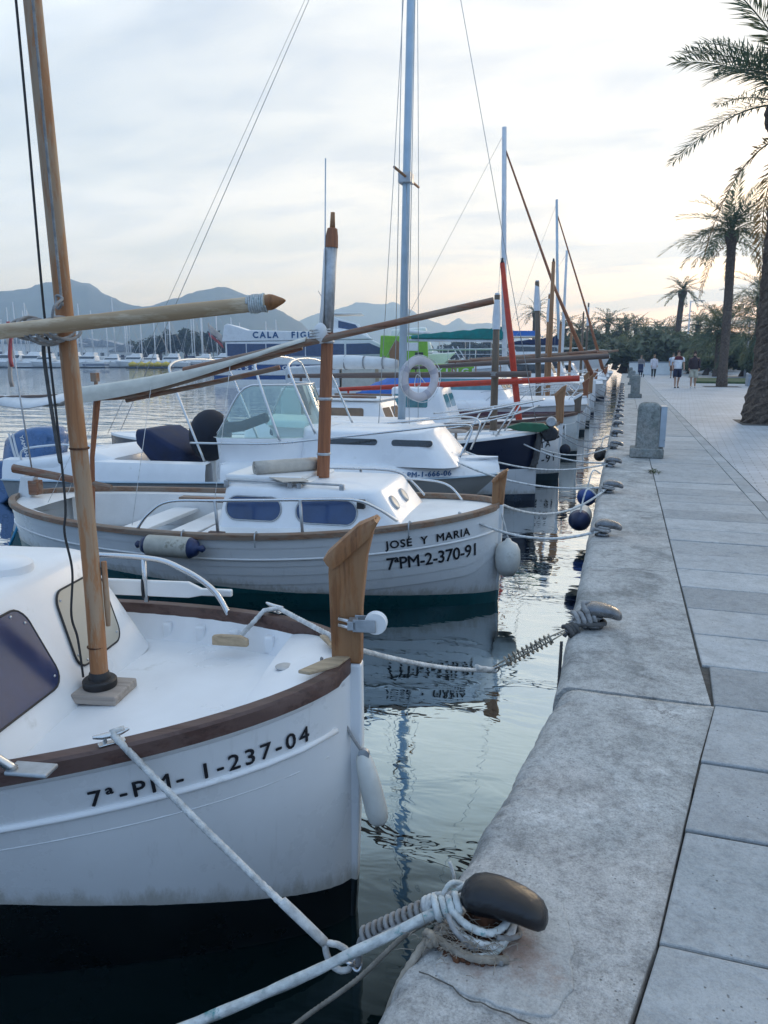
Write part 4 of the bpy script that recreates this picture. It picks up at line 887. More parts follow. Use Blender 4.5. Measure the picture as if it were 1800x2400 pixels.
for z in (1.19, 1.66, 2.13):
    mb = MB(); mb.lathe([(0.057, z), (0.061, z + 0.004), (0.061, z + 0.02), (0.057, z + 0.024)], 14, (lerp(-1.53, -1.47, (z - 1) / 1.22), 0, 0), cap=False); mb.build('mast_band', 'galv', m2, smooth='all')
ya, yb = V((-2.75, -0.10, 1.905)), V((-0.09, -0.09, 2.445))
mb = MB(); mb.tube([ya.lerp(yb, i / 10) for i in range(11)], [lerp(0.030, 0.027, i / 10) for i in range(11)], 12); y2 = mb.build('yard', 'wood_brown', b2, smooth=60)
wraps(y2, 'yard_lashing', 'rope_white', (-1.52, -0.05, 2.155), 0.085, 4, 0.022, 0.006, 'z', seed=4)
mb = MB(); mb.ell((-1.50, -0.09, 2.21), (0.06, 0.05, 0.085), 12, 8); mb.build('lashing_bundle', 'canvas_white', y2, smooth='all')
mb = MB(); mb.tube([(-3.86, 0, 0.31), (-3.80, 0, 1.1), (-3.70, 0, 1.64)], [0.022, 0.022, 0.032], 8); cr = mb.build('awning_crutch', 'wood_brown_z', b2, smooth=30)
mb = MB(); mb.box(-3.735, -3.675, -0.03, 0.03, 1.80, 1.88); mb.tube([(-3.70, 0, 1.6), (-3.70, 0, 1.86)], 0.018, 8); mb.build('crutch_head', 'wood_brown', cr, bev=0.006)
aw = thing('awning', 'folded cream canvas awning stretched aft under the spar of the llaut with oval windows', 'awning', B2POS, B2ROT)
mb = MB(); g = []
for i in range(22):
    t = i / 21; p = V((-1.62, -0.10, 2.165)).lerp(V((-3.80, -0.12, 1.735)), t) + V((0, 0, -0.05 * math.sin(math.pi * t))); h = lerp(0.02, 0.125, smooth(t * 1.05)); w_ = lerp(0.03, 0.30, smooth(t))
    wv = 0.008 * math.sin(i * 1.9)
    g.append([p + V((0, w_, -0.01)), p + V((0, w_ * 0.5, 0.012 + wv)), p + V((0, 0.0, 0.02)), p + V((0, -0.035, 0.0)), p + V((0, -0.045 + wv, -h * 0.5)), p + V((0, -0.04 - wv, -h)), p + V((0, -0.03, -h)), p + V((0, -0.03, -h * 0.4)), p + V((0, w_ * 0.5, -0.004)), p + V((0, w_, -0.02))])
mb.grid(g, cv=True, cap0=True, cap1=True); mb.build('cloth', 'canvas_cream', aw, smooth=60)
tube_part('ridge_pole', 'wood_brown', aw, [(-1.7, 0.0, 2.10), (-2.6, -0.02, 1.865), (-3.3, -0.03, 1.685), (-3.75, -0.03, 1.655)], 0.026, 10, 6)
tube_part('lower_pole', 'wood_brown', aw, [(-1.95, 0.12, 1.93), (-2.6, 0.05, 1.79), (-3.4, 0.0, 1.635)], 0.022, 10, 6)
for q, (a, b) in enumerate((((-3.78, -0.15, 1.68), (-3.3, -0.80, 0.70)), ((-3.05, -0.14, 1.79), (-2.86, -0.88, 0.69)), ((-2.3, -0.12, 1.98), (-2.12, -0.88, 0.95)), ((-3.78, 0.20, 1.68), (-4.3, 0.25, 0.66)), ((-3.76, 0.16, 1.70), (-4.05, -0.35, 0.72)))):
    tube_part('guy_line', 'rope_white', aw, [a, b], 0.0028, 5, 0)
# stern: white sternpost, tiller, blue stick
mb = MB(); mb.prism([(-4.58, 0.90), (-4.43, 0.90), (-4.52, 0.6), (-4.60, -0.2), (-4.86, -0.2), (-4.80, 0.1), (-4.66, 0.6)], lambda x, z: (x, -0.04, z), lambda x, z: (x, 0.04, z)); rd = mb.build('rudder', 'hull_b2', b2, bev=0.012, seg=3)
mb = MB(); mb.tube([(-4.68, 0, 0.965), (-4.2, 0, 0.905), (-3.62, 0, 0.825)], [0.034, 0.03, 0.018], 8, sq=1.3); mb.build('tiller', 'wood_brown', rd, smooth=30)
mb = MB(); mb.box(-4.50, -4.40, -0.05, 0.05, 0.72, 0.86); mb.build('sternhead', 'wood_brown', b2, bev=0.012, seg=3)
mb = MB(); mb.tube([(-4.42, -0.20, 0.62), (-4.66, -0.26, 0.14)], 0.014, 8); mb.build('blue_stick', 'sky_blue', rd, smooth='all')
mb = MB(); mb.prism([(-4.6, 0.16), (-4.15, 0.30), (-4.0, 0.16), (-4.1, -0.1), (-4.6, -0.1)], lambda x, z: (x, -0.06, z), lambda x, z: (x, 0.06, z)); mb.build('skeg', 'sky_blue', b2, bev=0.01)
def tube_fender(label, loc, rz, ln_, r, mat_body, mat_end, horiz=True, tilt=0):
    o = thing('fender', label, 'fender', loc, rz, 'fenders hung on the boats')
    pr = [(0.012, -ln_ / 2 - 0.05), (0.03, -ln_ / 2 - 0.03), (0.02, -ln_ / 2), (r * 0.7, -ln_ / 2 + 0.02), (r, -ln_ / 2 + 0.07)]
    full = pr + [(r, 0)] + [(a, -b) for a, b in pr[::-1]]
    mb = MB(); mb.lathe([(r, -ln_ / 2 + 0.07), (r * 1.01, 0), (r, ln_ / 2 - 0.07)], 20, ax='x' if horiz else 'z', cap=False); mb.build('body', mat_body, o, smooth='all')
    for s in (-1, 1):
        mb = MB(); mb.lathe([(a, s * -b) for a, b in pr], 20, ax='x' if horiz else 'z'); mb.build('end_cap', mat_end, o, smooth='all')
    return o
def w2(B, R_, p):
    a = R(R_); return V((B[0] + p[0] * math.cos(a) - p[1] * math.sin(a), B[1] + p[0] * math.sin(a) + p[1] * math.cos(a), p[2]))
tube_fender('grimy grey fender with navy ends lying along the side of the planked llaut', tuple(w2(B2POS, B2ROT, (-2.43, -1.06, 0.585))), B2ROT - 1, 0.50, 0.082, 'fender_grey', 'fender_navy')
fo = thing('fender', 'round white fender on a cord off the bow of the planked llaut', 'fender', tuple(w2(B2POS, B2ROT, (0.085, -0.10, 0.40))), 0, 'fenders hung on the boats')
mb = MB(); mb.lathe([(0.012, -0.155), (0.06, -0.14), (0.095, -0.08), (0.105, 0.0), (0.10, 0.07), (0.075, 0.12), (0.03, 0.145), (0.018, 0.165), (0.006, 0.17)], 22); mb.build('body', 'fender_white', fo, smooth='all')
tube_part('lanyard', 'rope_white', fo, [(0, 0, 0.165), (-0.05, 0.05, 0.30), (-0.10, 0.09, 0.43)], 0.006, 6, 0)
# rolled mat on the roof
rm = thing('rolled_mat', 'rolled canvas mat lying across the cabin roof by the mast foot', 'mat', tuple(w2(B2POS, B2ROT, (-1.98, -0.26, 1.105))), -44); rm.scale = (1.18, 1.0, 1.18)
mb = MB(); rows = []
for k, yy in enumerate((0, 0.14, 0.28, 0.42, 0.56)):
    ring = []
    for i in range(60):
        a = 2 * math.pi * i / 59 * 3.1; r_ = 0.018 + 0.044 * i / 59; ring.append((r_ * math.cos(a), yy - 0.07, r_ * math.sin(a) * 0.95))
    rows.append(ring)
mb.grid(rows); o = mb.build('canvas', 'paper', rm, smooth='all'); sol = o.modifiers.new('thick', 'SOLIDIFY'); sol.thickness = 0.006
mb = MB(); mb.prism([(0.0, 0.0), (0.36, 0.02), (0.40, 0.22), (0.10, 0.26)], lambda x, y: (x, y, -0.058 - 0.002), lambda x, y: (x, y, -0.054)); mb.build('loose_end', 'paper', rm)

# ------------------------------------------------------------------ other llauts along the quay, made one by one
def llaut(label, y, x=-0.95, rz=0, L_=5.2, B=2.0, zb=0.95, zm=0.70, zs=0.80, hullc=(0.76, 0.77, 0.78), bottom=(0.012, 0.03, 0.04), rail_m='rail_tan', post='wood_brown_z', post_h=0.45, mast=None, yard=None, cab=None, win='win_teal', roof_trim=None, guard=True, boottop=0.12, band=None, name='fishing_boat', detail=True):
    o = thing(name, label, 'boat', (x, y, 0), rz, 'boats moored bow-on to the quay')
    ln = Lines(L_, B, zb, zm, zs, k0=0.32, k1=0.68); hm = hull_mat('hull_paint', hullc, bottom, boottop, 0, band)
    hull_shell(ln, rows=7).build('hull', hm, o, smooth='all')
    for s in (-1, 1):
        if detail: tube_part('rubbing_strake', 'white', o, ln.line(0.20, s, 0.004, 0.01, 0.98, 30), 0.012, 6, 0)
        rail(ln, s, 0.05, 0.03, 0.02, 0.04, n=30).build('cap_rail', rail_m, o, smooth=40)
    deck(ln, 0.06, 0.01, 0.99, crown=0.03, n=20).build('deck', 'white', o, smooth='all')
    if post:
        h = post_h; stem_post(o, [(-0.075, zb - 0.02), (0.05, zb - 0.02), (0.05, zb + h * 0.6), (0.075, zb + h), (-0.11, zb + h * 0.72), (-0.08, zb + h * 0.45)], 0.09, post, 'white' if post == 'wood_grey_z' else None, ((-0.105, zb + h * 0.70), (0.075, zb + h * 0.98), 0.05))
    mb = MB(); mb.prism([(-0.075, zb - 0.02), (0.05, zb - 0.02), (0.02, 0.1), (-0.01, -0.3), (-0.05, -0.3), (-0.05, 0.1)], lambda a, z: (a, -0.035, z), lambda a, z: (a, 0.035, z)); mb.build('stem_foot', hm, o, bev=0.01)
    if cab:
        xf, xb, hw, zt = cab; z0 = zm - 0.08; c = Cabin(xf, xf - 0.28, xb, xb + 0.03, hw, hw - 0.07, z0, zt, 0.10, 0.05); co = c.mesh().build('cabin', 'gelcoat', o, smooth='all')
        n = max(1, round((xf - xb - 0.5) / 0.7)); wl = (xf - 0.42 - xb - 0.12) / n; za, zb_ = lerp(z0, zt, 0.50), lerp(z0, zt, 0.86)
        for s in (-1, 1):
            for k in range(n):
                a = xb + 0.10 + k * wl; fr = c.side_win('cabin_window', rrect(a, a + wl - 0.10, za, zb_, 0.04), win, co, s, 0.006)
        c.front_win('windscreen', rrect(-hw * 0.72, -0.04, za, zb_, 0.04), win, co, 0.006); c.front_win('windscreen', rrect(0.04, hw * 0.72, za, zb_, 0.04), win, co, 0.006)
        if roof_trim:
            mb = MB(); mb.box(xb - 0.04, xf - 0.24, -hw + 0.02, hw - 0.02, zt + 0.035, zt + 0.075); mb.build('roof_board', 'white', co, bev=0.02)
            for s in (-1, 1):
                mb = MB(); mb.box(xb + 0.02, xf - 0.34, s * (hw - 0.16) - 0.02, s * (hw - 0.16) + 0.02, zt + 0.075, zt + 0.115); mb.build('roof_rail', roof_trim, co, bev=0.012)
    if mast:
        mx, top, r, mat, cap_ = mast[:5]; rake = mast[5] if len(mast) > 5 else 0.0
        mb = MB(); mb.tube([(mx, 0, zm - 0.1), (lerp(mx, mx + rake, 0.5), 0, lerp(zm, top, 0.5)), (mx + rake, 0, top)], [r, r * 0.95, r * 0.72], 10); mo = mb.build('mast', mat, o, smooth='all')
        if cap_: mb = MB(); mb.tube([(mx + rake * 0.86, 0, top - cap_ * 0.9), (mx + rake * 0.9, 0, top - cap_ * 0.6), (mx + rake, 0, top + 0.03)], [r * 1.05, r * 1.1, r * 0.6], 10); mb.build('mast_cap', 'alu_white', mo, smooth=40)
        else: mb = MB(); mb.tube([(mx + rake, 0, top - 0.02), (mx + rake, 0, top + 0.10)], [r * 0.6, r * 0.3], 8); mb.build('mast_peg', 'iron', mo, smooth='all')
    if yard:
        (xa, za), (xb, zb_), r, mat = yard[:4]; yy = -0.14
        mb = MB(); mb.tube([V((xa, yy, za)).lerp(V((xb, yy, zb_)), i / 8) for i in range(9)], [lerp(r * 0.7, r, min(1, i / 3)) for i in range(9)], 10); yo = mb.build('yard', mat, o, smooth=60)
        if mast:
            t = (mast[0] - xa) / (xb - xa); c = V((mast[0], -0.07, lerp(za, zb_, t)))
            wraps(yo, 'yard_lashing', 'rope_grey', tuple(c + V((0, 0, -0.03))), 0.115, 4, 0.016, 0.009, 'z', seed=int(y * 10))
            # crutch under the after end
            mb = MB(); mb.tube([(xa + 0.25, yy * 0.5, zm - 0.1), (xa + 0.25, yy, lerp(za, zb_, 0.05) - 0.02)], [0.03, 0.025], 8); mb.build('yard_crutch', mat, o, smooth='all')
    if guard:
        for s in (-1, 1):
            pts = []
            for u in (0.08, 0.11, 0.16, 0.24, 0.34, 0.42, 0.45): pts.append((-u * L_, s * (ln.plan(u) - 0.03), ln.sheer(u) + (0.0 if u in (0.08, 0.45) else 0.24 if u in (0.11, 0.42) else 0.32)))
            gr = tube_part('guard_rail', 'steel', o, pts, 0.012, 6)
            for u in (0.19, 0.32): tube_part('rail_stanchion', 'steel', gr, [(-u * L_, s * (ln.plan(u) - 0.03), ln.sheer(u)), (-u * L_, s * (ln.plan(u) - 0.03), ln.sheer(u) + 0.32)], 0.010, 6, 0)
    return o, ln
# ------------------------------------------------------------------ planing motorboats
class VHull:
    def __init__(s, L_, B, zb, zs, rake=1.2, lift=0.14, lift_aft=0.25): s.L, s.B, s.zb, s.zs, s.rake, s.lift, s.lift_aft = L_, B, zb, zs, rake, lift, lift_aft
    def plan(s, u):
        u = max(0, min(1, u))
        if u < 0.5: return max(0.015, s.B / 2 * (1 - (1 - u / 0.5) ** 2.3) ** 0.72)
        return s.B / 2 * (1 - 0.08 * ((u - 0.5) / 0.5) ** 2)
    def sheer(s, u): return lerp(s.zb, s.zs, smooth(u * 0.9) * 0.6 + u * 0.4)
    def top(s, u): return s.sheer(u) + lerp(s.lift, s.lift_aft, smooth(u))
    def shell(s):
        mb = MB()
        lev = [(1.0, 1.0), (0.72, 0.93), (0.50, 0.86), (0.36, 0.80), (0.30, 0.72), (0.0, 0.02)]
        for side in (-1, 1):
            g = []
            for i in range(31):
                u = (i / 30) ** 1.5; row = []
                for h, w_ in lev:
                    xb = -s.rake * (1 - h) ** 1.15; x = lerp(xb, -s.L, u); zk = -0.28
                    row.append((x, side * max(0.012, s.plan(u) * w_ * (1 if u > 0.05 else 1)), lerp(zk, s.sheer(u), h)))
                g.append(row)
            mb.grid(g)
        # transom
        r0 = [(-s.L, sd * s.plan(1) * w_, lerp(-0.28, s.sheer(1), h)) for sd in (-1,) for h, w_ in lev]; r1 = [(p[0], -p[1], p[2]) for p in r0]; mb.grid([r0, r1]); return mb
    def moulding(s, u_deck):
        """gunwale moulding and deck above the rub rail; open cockpit abaft u_deck"""
        mb = MB(); g = []
        for i in range(37):
            u = (i / 36) ** 1.3; x = -u * s.L; y = s.plan(u); z = s.sheer(u); zt = s.top(u)
            half = [(x, y, z), (x - 0.01, max(0.008, y - 0.03), lerp(z, zt, 0.55)), (x - 0.03, max(0.006, y - 0.09), zt), (x - 0.03, max(0.005, y - 0.22), zt + 0.015)]
            if u < u_deck: half += [(x - 0.03, y * 0.4, zt + 0.05), (x - 0.03, 0, zt + 0.06)]
            else: half += [(x - 0.03, max(0.004, y - 0.24), zt - 0.02), (x - 0.03, max(0.003, y - 0.25), 0.30)]
            g.append((half, u))
        for side in (-1, 1):
            a = [[(p[0], side * p[1], p[2]) for p in h] for h, u in g if u < u_deck]; b = [[(p[0], side * p[1], p[2]) for p in h] for h, u in g if u >= u_deck]
            mb.grid(a); mb.grid(b)
        return mb
    def rub(s, side):
        pts = [(-(i / 30) ** 1.4 * s.L, side * (s.plan((i / 30) ** 1.4) + 0.008), s.sheer((i / 30) ** 1.4)) for i in range(31)]; mb = MB(); mb.tube(pts, 0.022, 8, sq=0.7); return mb
def motorboat(label, x, y, rz, vh, hullc=(0.74, 0.75, 0.76), bottom=(0.02, 0.03, 0.05), cab=None, win='win_teal', u_deck=0.5, rubm='galv', band=None, rails=True, name='motorboat', screen=True):
    o = thing(name, label, 'boat', (x, y, 0), rz, 'boats moored bow-on to the quay'); hm = hull_mat('motor_hull', hullc, bottom, 0.10, 0, band)
    vh.shell().build('hull', hm, o, smooth=35)
    vh.moulding(u_deck).build('deck_moulding', 'gelcoat', o, smooth=50)
    for s in (-1, 1): vh.rub(s).build('rub_rail', rubm, o, smooth='all')
    mb = MB(); mb.box(-vh.L + 0.02, -u_deck * vh.L, -vh.B / 2 + 0.2, vh.B / 2 - 0.2, 0.28, 0.31); mb.build('cockpit_sole', 'deckgrey', o)
    mb = MB(); mb.box(-u_deck * vh.L - 0.03, -u_deck * vh.L + 0.02, -vh.plan(u_deck) + 0.1, vh.plan(u_deck) - 0.1, 0.30, vh.top(u_deck) + 0.02); mb.build('bulkhead', 'gelcoat', o, bev=0.01)
    if cab:
        xf, xb, hw, zt = cab; z0 = vh.top(-xf / vh.L) - 0.02; c = Cabin(xf, xf - 0.38, xb, xb + 0.1, hw, hw - 0.10, z0, zt, 0.14, 0.06); co = c.mesh().build('cabin', 'gelcoat', o, smooth='all')
        if screen:
            za, zb_ = lerp(z0, zt, 0.42), lerp(z0, zt, 0.88)
            for s in (-1, 1):
                sk = lambda p: (p[0] - (p[1] - za) * 0.55, p[1])
                c.side_win('cabin_window', [sk(p) for p in rrect(xb + 0.35, xf - 0.30, za, zb_, 0.04)], win, co, s, 0.006)
                c.front_win('windscreen', rrect(0.04 if s > 0 else -hw * 0.78, hw * 0.78 if s > 0 else -0.04, za, zb_, 0.04), win, co, 0.006)
    if rails:
        for s in (-1, 1):
            U = (0.40, 0.30, 0.20, 0.12, 0.06, 0.035); pts = [(-u * vh.L, s * max(0.06, vh.plan(u) - 0.12), vh.top(u) + h) for u, h in zip(U, (0.20, 0.27, 0.32, 0.36, 0.36, 0.30))] + [(-0.07 * vh.L, s * (vh.plan(0.07) - 0.10), vh.top(0.07))]
            gr = tube_part('bow_rail', 'steel', o, pts, 0.012, 6)
            for u, h in ((0.33, 0.25), (0.20, 0.32)): tube_part('rail_stanchion', 'steel', gr, [(-(u + 0.05) * vh.L, s * (vh.plan(u + 0.05) - 0.11), vh.top(u + 0.05)), (-u * vh.L, s * max(0.06, vh.plan(u) - 0.12), vh.top(u) + h)], 0.010, 6, 0)
    return o
# white cruiser behind the planked llaut; overhang's shade is painted into its grey hull
B3POS, B3ROT = (-1.33, 8.7, 0), 2
v3 = VHull(6.3, 2.1, 0.68, 0.47)
b3 = motorboat('white motor cruiser with shade painted grey on its hull, curved windscreen and blue bow numbers behind the planked llaut', *B3POS[:2], B3ROT, v3, hullc=(0.42, 0.43, 0.43), cab=None, u_deck=0.5, rubm='alu', rails=False)
c3 = Cabin(-0.42, -0.72, -2.35, -2.35, 0.66, 0.55, 0.80, 1.16, 0.24, 0.10); cb3 = c3.mesh().build('trunk_cabin', 'gelcoat', b3, smooth='all')
for side in (-1, 1):
    for xa, xb in ((-1.98, -1.35), (-1.18, -0.70)): c3.side_win('cabin_window', rrect(xa, xb, 1.03, 1.10, 0.034), 'win_dark', cb3, side, 0.005)
# windscreen base and glass
planw = [(-3.25, -0.80), (-2.9, -0.78), (-2.5, -0.68), (-2.22, -0.45), (-2.12, -0.2), (-2.10, 0), (-2.12, 0.2), (-2.22, 0.45), (-2.5, 0.68), (-2.9, 0.78), (-3.25, 0.80)]
planw = [(p.x, p.y) for p in spline([(a, b, 0) for a, b in planw], 4)]
mb = MB(); mb.grid([[(x, y, 0.74) for x, y in planw], [(x - 0.02, y, 1.0) for x, y in planw], [(x - 0.05, y * 0.97, 1.08) for x, y in planw], [(x - 0.12, y * 0.90, 1.085) for x, y in planw]]); mb.build('screen_coaming', 'gelcoat', b3, smooth=50)
def topz(x): return 1.06 + 0.64 * smooth((x + 3.42) / 0.85)
mb = MB(); mb.grid([[(x - 0.05 - 0.24 * t * (topz(x) - 1.06) / 0.64, y * (0.97 - 0.10 * t), lerp(1.075, topz(x), t)) for x, y in planw] for t in (0, 0.33, 0.66, 1)])
gl3 = mb.build('windscreen', 'glass', b3, smooth='all')
tube_part('screen_frame', 'steel', gl3, [(x - 0.05 - 0.24 * (topz(x) - 1.06) / 0.64, y * 0.87, topz(x)) for x, y in planw], 0.013, 8, 0)
for k in (8, 14, 26, 32):
    x, y = planw[k]; mb = MB(); mb.ell((x - 0.045, y * 0.98, 1.10), (0.014, 0.014, 0.014), 8, 6); mb.build('screen_stud', 'iron', gl3, smooth='all')
for xb, zb_, xt, zt, y0 in ((-3.45, 0.78, -3.92, 1.95, 0.80), (-2.47, 1.06, -2.80, 1.98, 0.78), (-2.06, 1.15, -2.42, 1.96, 0.70)):
    tube_part('bimini_hoop', 'steel', b3, [(xb, -y0, zb_), (lerp(xb, xt, 0.8), -y0 + 0.02, lerp(zb_, zt, 0.8)), (xt, -y0 + 0.16, zt), (xt - 0.02, 0, zt + 0.05), (xt, y0 - 0.16, zt), (lerp(xb, xt, 0.8), y0 - 0.02, lerp(zb_, zt, 0.8)), (xb, y0, zb_)], 0.015, 8, 6)
tube_part('side_rail', 'steel', b3, [(-3.6, -0.86, 1.02), (-2.6, -0.86, 1.04), (-2.0, -0.80, 1.10), (-1.0, -0.66, 1.22), (-0.48, -0.42, 1.27), (-0.30, -0.32, 1.22), (-0.42, -0.40, 0.90)], 0.013, 8)
tube_part('side_rail', 'steel', b3, [(-2.2, 0.80, 1.10), (-1.0, 0.66, 1.24), (-0.48, 0.42, 1.30), (-0.30, 0.32, 1.22), (-0.42, 0.40, 0.90)], 0.013, 8)
# canvas covers in the cockpit
def wrapped(name, mat, parent, rings):
    mb = MB(); rows = []
    for x, y0, y1, z0, z1, r in rings: rows.append([(x, y, z) for y, z in rrect(y0, y1, z0, z1, r, 4)])
    mb.grid(rows, cv=True, cap0=True, cap1=True); o = mb.build(name, mat, parent, smooth=60); return o
wrapped('seat_cover', 'canvas_navy', b3, [(-4.62, -0.45, 0.25, 1.02, 1.06, 0.015), (-4.58, -0.50, 0.30, 0.92, 1.12, 0.05), (-4.40, -0.52, 0.32, 0.72, 1.12, 0.06), (-4.15, -0.52, 0.32, 0.66, 0.98, 0.06), (-3.95, -0.50, 0.30, 0.66, 0.88, 0.05), (-3.90, -0.44, 0.26, 0.68, 0.82, 0.04)])
mb = MB(); mb.ell((-3.66, -0.25, 1.05), (0.25, 0.33, 0.33), 18, 12); mb.build('helm_cover', 'canvas_black', b3, smooth='all')
mb = MB(); mb.tube([(-3.5, -0.25, 1.14), (-3.2, -0.28, 1.18), (-2.85, -0.3, 1.30)], [0.07, 0.065, 0.06], 10); mb.build('furled_cover', 'canvas_black', b3, smooth='all')
mb = MB(); mb.tube([(-3.66, -0.25, 0.30), (-3.66, -0.25, 0.9)], 0.05, 10); mb.build('helm_pedestal', 'gelcoat', b3)
wrapped('engine_well', 'gelcoat', b3, [(-6.25, -0.9, 0.9, 0.45, 0.70, 0.08), (-6.0, -0.95, 0.95, 0.42, 0.74, 0.10), (-5.5, -0.96, 0.96, 0.40, 0.80, 0.10), (-5.0, -0.9, 0.2, 0.40, 0.86, 0.12), (-4.75, -0.8, 0.0, 0.40, 0.78, 0.10)])
tube_part('stern_rail', 'steel', b3, [(-6.05, -0.88, 0.72), (-6.0, -0.88, 0.86), (-5.6, -0.90, 0.93), (-5.25, -0.90, 0.94), (-5.18, -0.90, 0.80)], 0.013, 8)
bow_cleat(b3, (-0.62, -0.30, 0.88), 20, 'steel', 1.3); bow_cleat(b3, (-0.45, 0.05, 0.90), 90, 'steel', 1.3)
def v3text(uu, vv):
    x = -1.06 + uu; u = -x / v3.L; return (x, -(v3.plan(u) + 0.016 - 0.03 * (0.03 + vv) / 0.1), v3.sheer(u) + 0.03 + vv)
text('registration_lettering', '7\u00aa PM-1-666-06', 0.080, 'ink_blue', b3, v3text, fit=0.56, bold=0.003)
# outboard
ob = thing('outboard_motor', 'tilted blue-grey outboard motor lettered in white on the stern of the motor cruiser', 'outboard motor', tuple(w2(B3POS, B3ROT, (-6.42, -0.25, 0.55))), B3ROT)
mb = MB(); rows = []
for x, z0, z1, hw in ((-0.36, -0.02, 0.30, 0.13), (-0.30, -0.08, 0.42, 0.19), (-0.1, -0.10, 0.52, 0.22), (0.15, -0.06, 0.56, 0.22), (0.36, 0.02, 0.55, 0.20), (0.46, 0.10, 0.46, 0.15)): rows.append([(x - (z - 0.2) * -0.25, y, z) for y, z in rrect(-hw, hw, z0, z1, min(0.1, hw * 0.7), 4)])
mb.grid(rows, cv=True, cap0=True, cap1=True); mb.build('cowling', 'outboard', ob, smooth='all')
mb = MB(); mb.prism([(-0.30, 0.02), (0.10, -0.06), (0.05, -0.22), (-0.30, -0.40), (-0.62, -0.62), (-0.80, -0.60), (-0.74, -0.45), (-0.62, -0.20), (-0.68, 0.02), (-0.52, 0.06)], lambda x, z: (x, -0.07, z), lambda x, z: (x, 0.07, z)); mb.build('leg', 'outboard', ob, bev=0.04, seg=3)
text('motor_lettering', 'YAMAHA', 0.085, 'ink_white', ob, lambda u, v: (0.02 + u * 0.22 + v * 0.97, -0.226, 0.44 - u * 0.97 + v * 0.22), fit=0.34, bold=0.003)
for k in (0, 1):
    mb = MB(); mb.prism([(-0.17 + k * 0.06, 0.47), (-0.14 + k * 0.06, 0.47), (-0.08 + k * 0.05, 0.20), (0.0 + k * 0.05, -0.05), (-0.03 + k * 0.05, -0.05), (-0.12 + k * 0.05, 0.20)], lambda x, z: (x, -0.215, z), lambda x, z: (x, -0.2235, z)); mb.build('decal_stripe', 'ink_white', ob)

# ------------------------------------------------------------------ sailing boat with the tall blue-grey mast
B4POS = (-1.12, 10.7, 0)
b4 = thing('sailing_boat', 'sailing boat with navy topsides and tall blue-grey mast beyond the motor cruiser', 'boat', B4POS, 0, 'boats moored bow-on to the quay')
l4 = Lines(7.2, 2.3, 0.98, 0.72, 0.75, keel=-0.5, k0=0.34, k1=0.7, pw=1.8, q=0.75)
h4m = hull_mat('navy_and_white_hull', (0.72, 0.74, 0.76), (0.02, 0.03, 0.05), 0.10, 0, (0.47, 3.0, (0.008, 0.014, 0.035)))
hull_shell(l4, rows=12).build('hull', h4m, b4, smooth='all')
mb = MB(); mb.prism([(0.06, 0.98), (-0.05, 0.98), (-0.09, 0.3), (-0.3, -0.3), (-0.25, -0.3), (-0.05, 0.3)], lambda x, z: (x, -0.025, z), lambda x, z: (x, 0.025, z)); mb.build('stem_foot', h4m, b4, bev=0.012)
for s in (-1, 1): rail(l4, s, 0.05, 0.01, 0.03, 0.01, n=40).build('toe_rail', 'white', b4, smooth=40)
deck(l4, 0.02, 0.01, 0.99, crown=0.05).build('deck', 'gelcoat', b4, smooth='all')
c4 = Cabin(-1.35, -1.65, -4.4, -4.35, 0.68, 0.58, 0.72, 1.08, 0.15, 0.07); cb4 = c4.mesh().build('cabin', 'gelcoat', b4, smooth='all')
for s in (-1, 1):
    for a in (-3.9, -3.1, -2.35): c4.side_win('cabin_window', rrect(a, a + 0.5, 0.88, 1.0, 0.05), 'win_dark', cb4, s, 0.005)
mb = MB(); mb.tube([(-2.02, 0, 1.05), (-1.96, 0, 4.5), (-1.86, 0, 9.6)], [0.046, 0.045, 0.040], 14, sq=1.3); m4 = mb.build('mast', 'alu', b4, smooth='all')
mb = MB(); mb.tube([(-1.955, -0.62, 4.50), (-1.955, 0.62, 4.50)], 0.018, 8); mb.build('spreader', 'wood_orange', m4, smooth='all')
mb = MB(); mb.box(-2.06, -1.88, -0.1, 0.1, 4.42, 4.56); mb.build('spreader_bracket', 'galv', m4, bev=0.01)
for nm, pts, r in (('backstay', [(-1.86, 0, 9.5), (-7.1, 0.1, 0.8)], 0.006), ('backstay', [(-1.86, 0, 9.5), (-6.9, -0.5, 0.8)], 0.004), ('forestay', [(-1.86, 0, 9.5), (0.0, 0, 1.0)], 0.005), ('shroud', [(-1.87, -0.05, 9.0), (-1.955, -0.62, 4.5), (-2.05, -1.08, 0.78)], 0.005), ('shroud', [(-1.87, 0.05, 9.0), (-1.955, 0.62, 4.5), (-2.05, 1.08, 0.78)], 0.005), ('halyard', [(-1.80, -0.09, 9.3), (-1.90, -0.10, 1.3)], 0.006), ('halyard', [(-1.96, -0.10, 9.3), (-2.10, -0.10, 1.2)], 0.006), ('shroud', [(-1.95, -0.05, 4.4), (-1.6, -1.03, 0.78)], 0.004)):
    tube_part(nm, 'galv', m4, pts, r, 5, 0)
mb = MB(); mb.tube(spline([(-2.08, 0, 1.93), (-2.6, -0.02, 1.955), (-3.05, -0.05, 1.96), (-3.22, -0.05, 1.95)], 5), [0.06, 0.075, 0.085, 0.09, 0.092, 0.095, 0.10, 0.104, 0.106, 0.106, 0.105, 0.10, 0.09, 0.08, 0.06, 0.05], 12); bo = mb.build('furled_sail', 'canvas_white', b4, smooth='all')
for x in (-2.3, -2.6, -2.9, -3.1):
    mb = MB(); rr = 0.112 if x < -2.7 else 0.095; mb.lathe([(rr, x), (rr + 0.004, x + 0.012), (rr, x + 0.024)], 14, (0, -0.03, 1.955), 'x', cap=False); mb.build('sail_tie', 'rope_grey', bo, smooth='all')
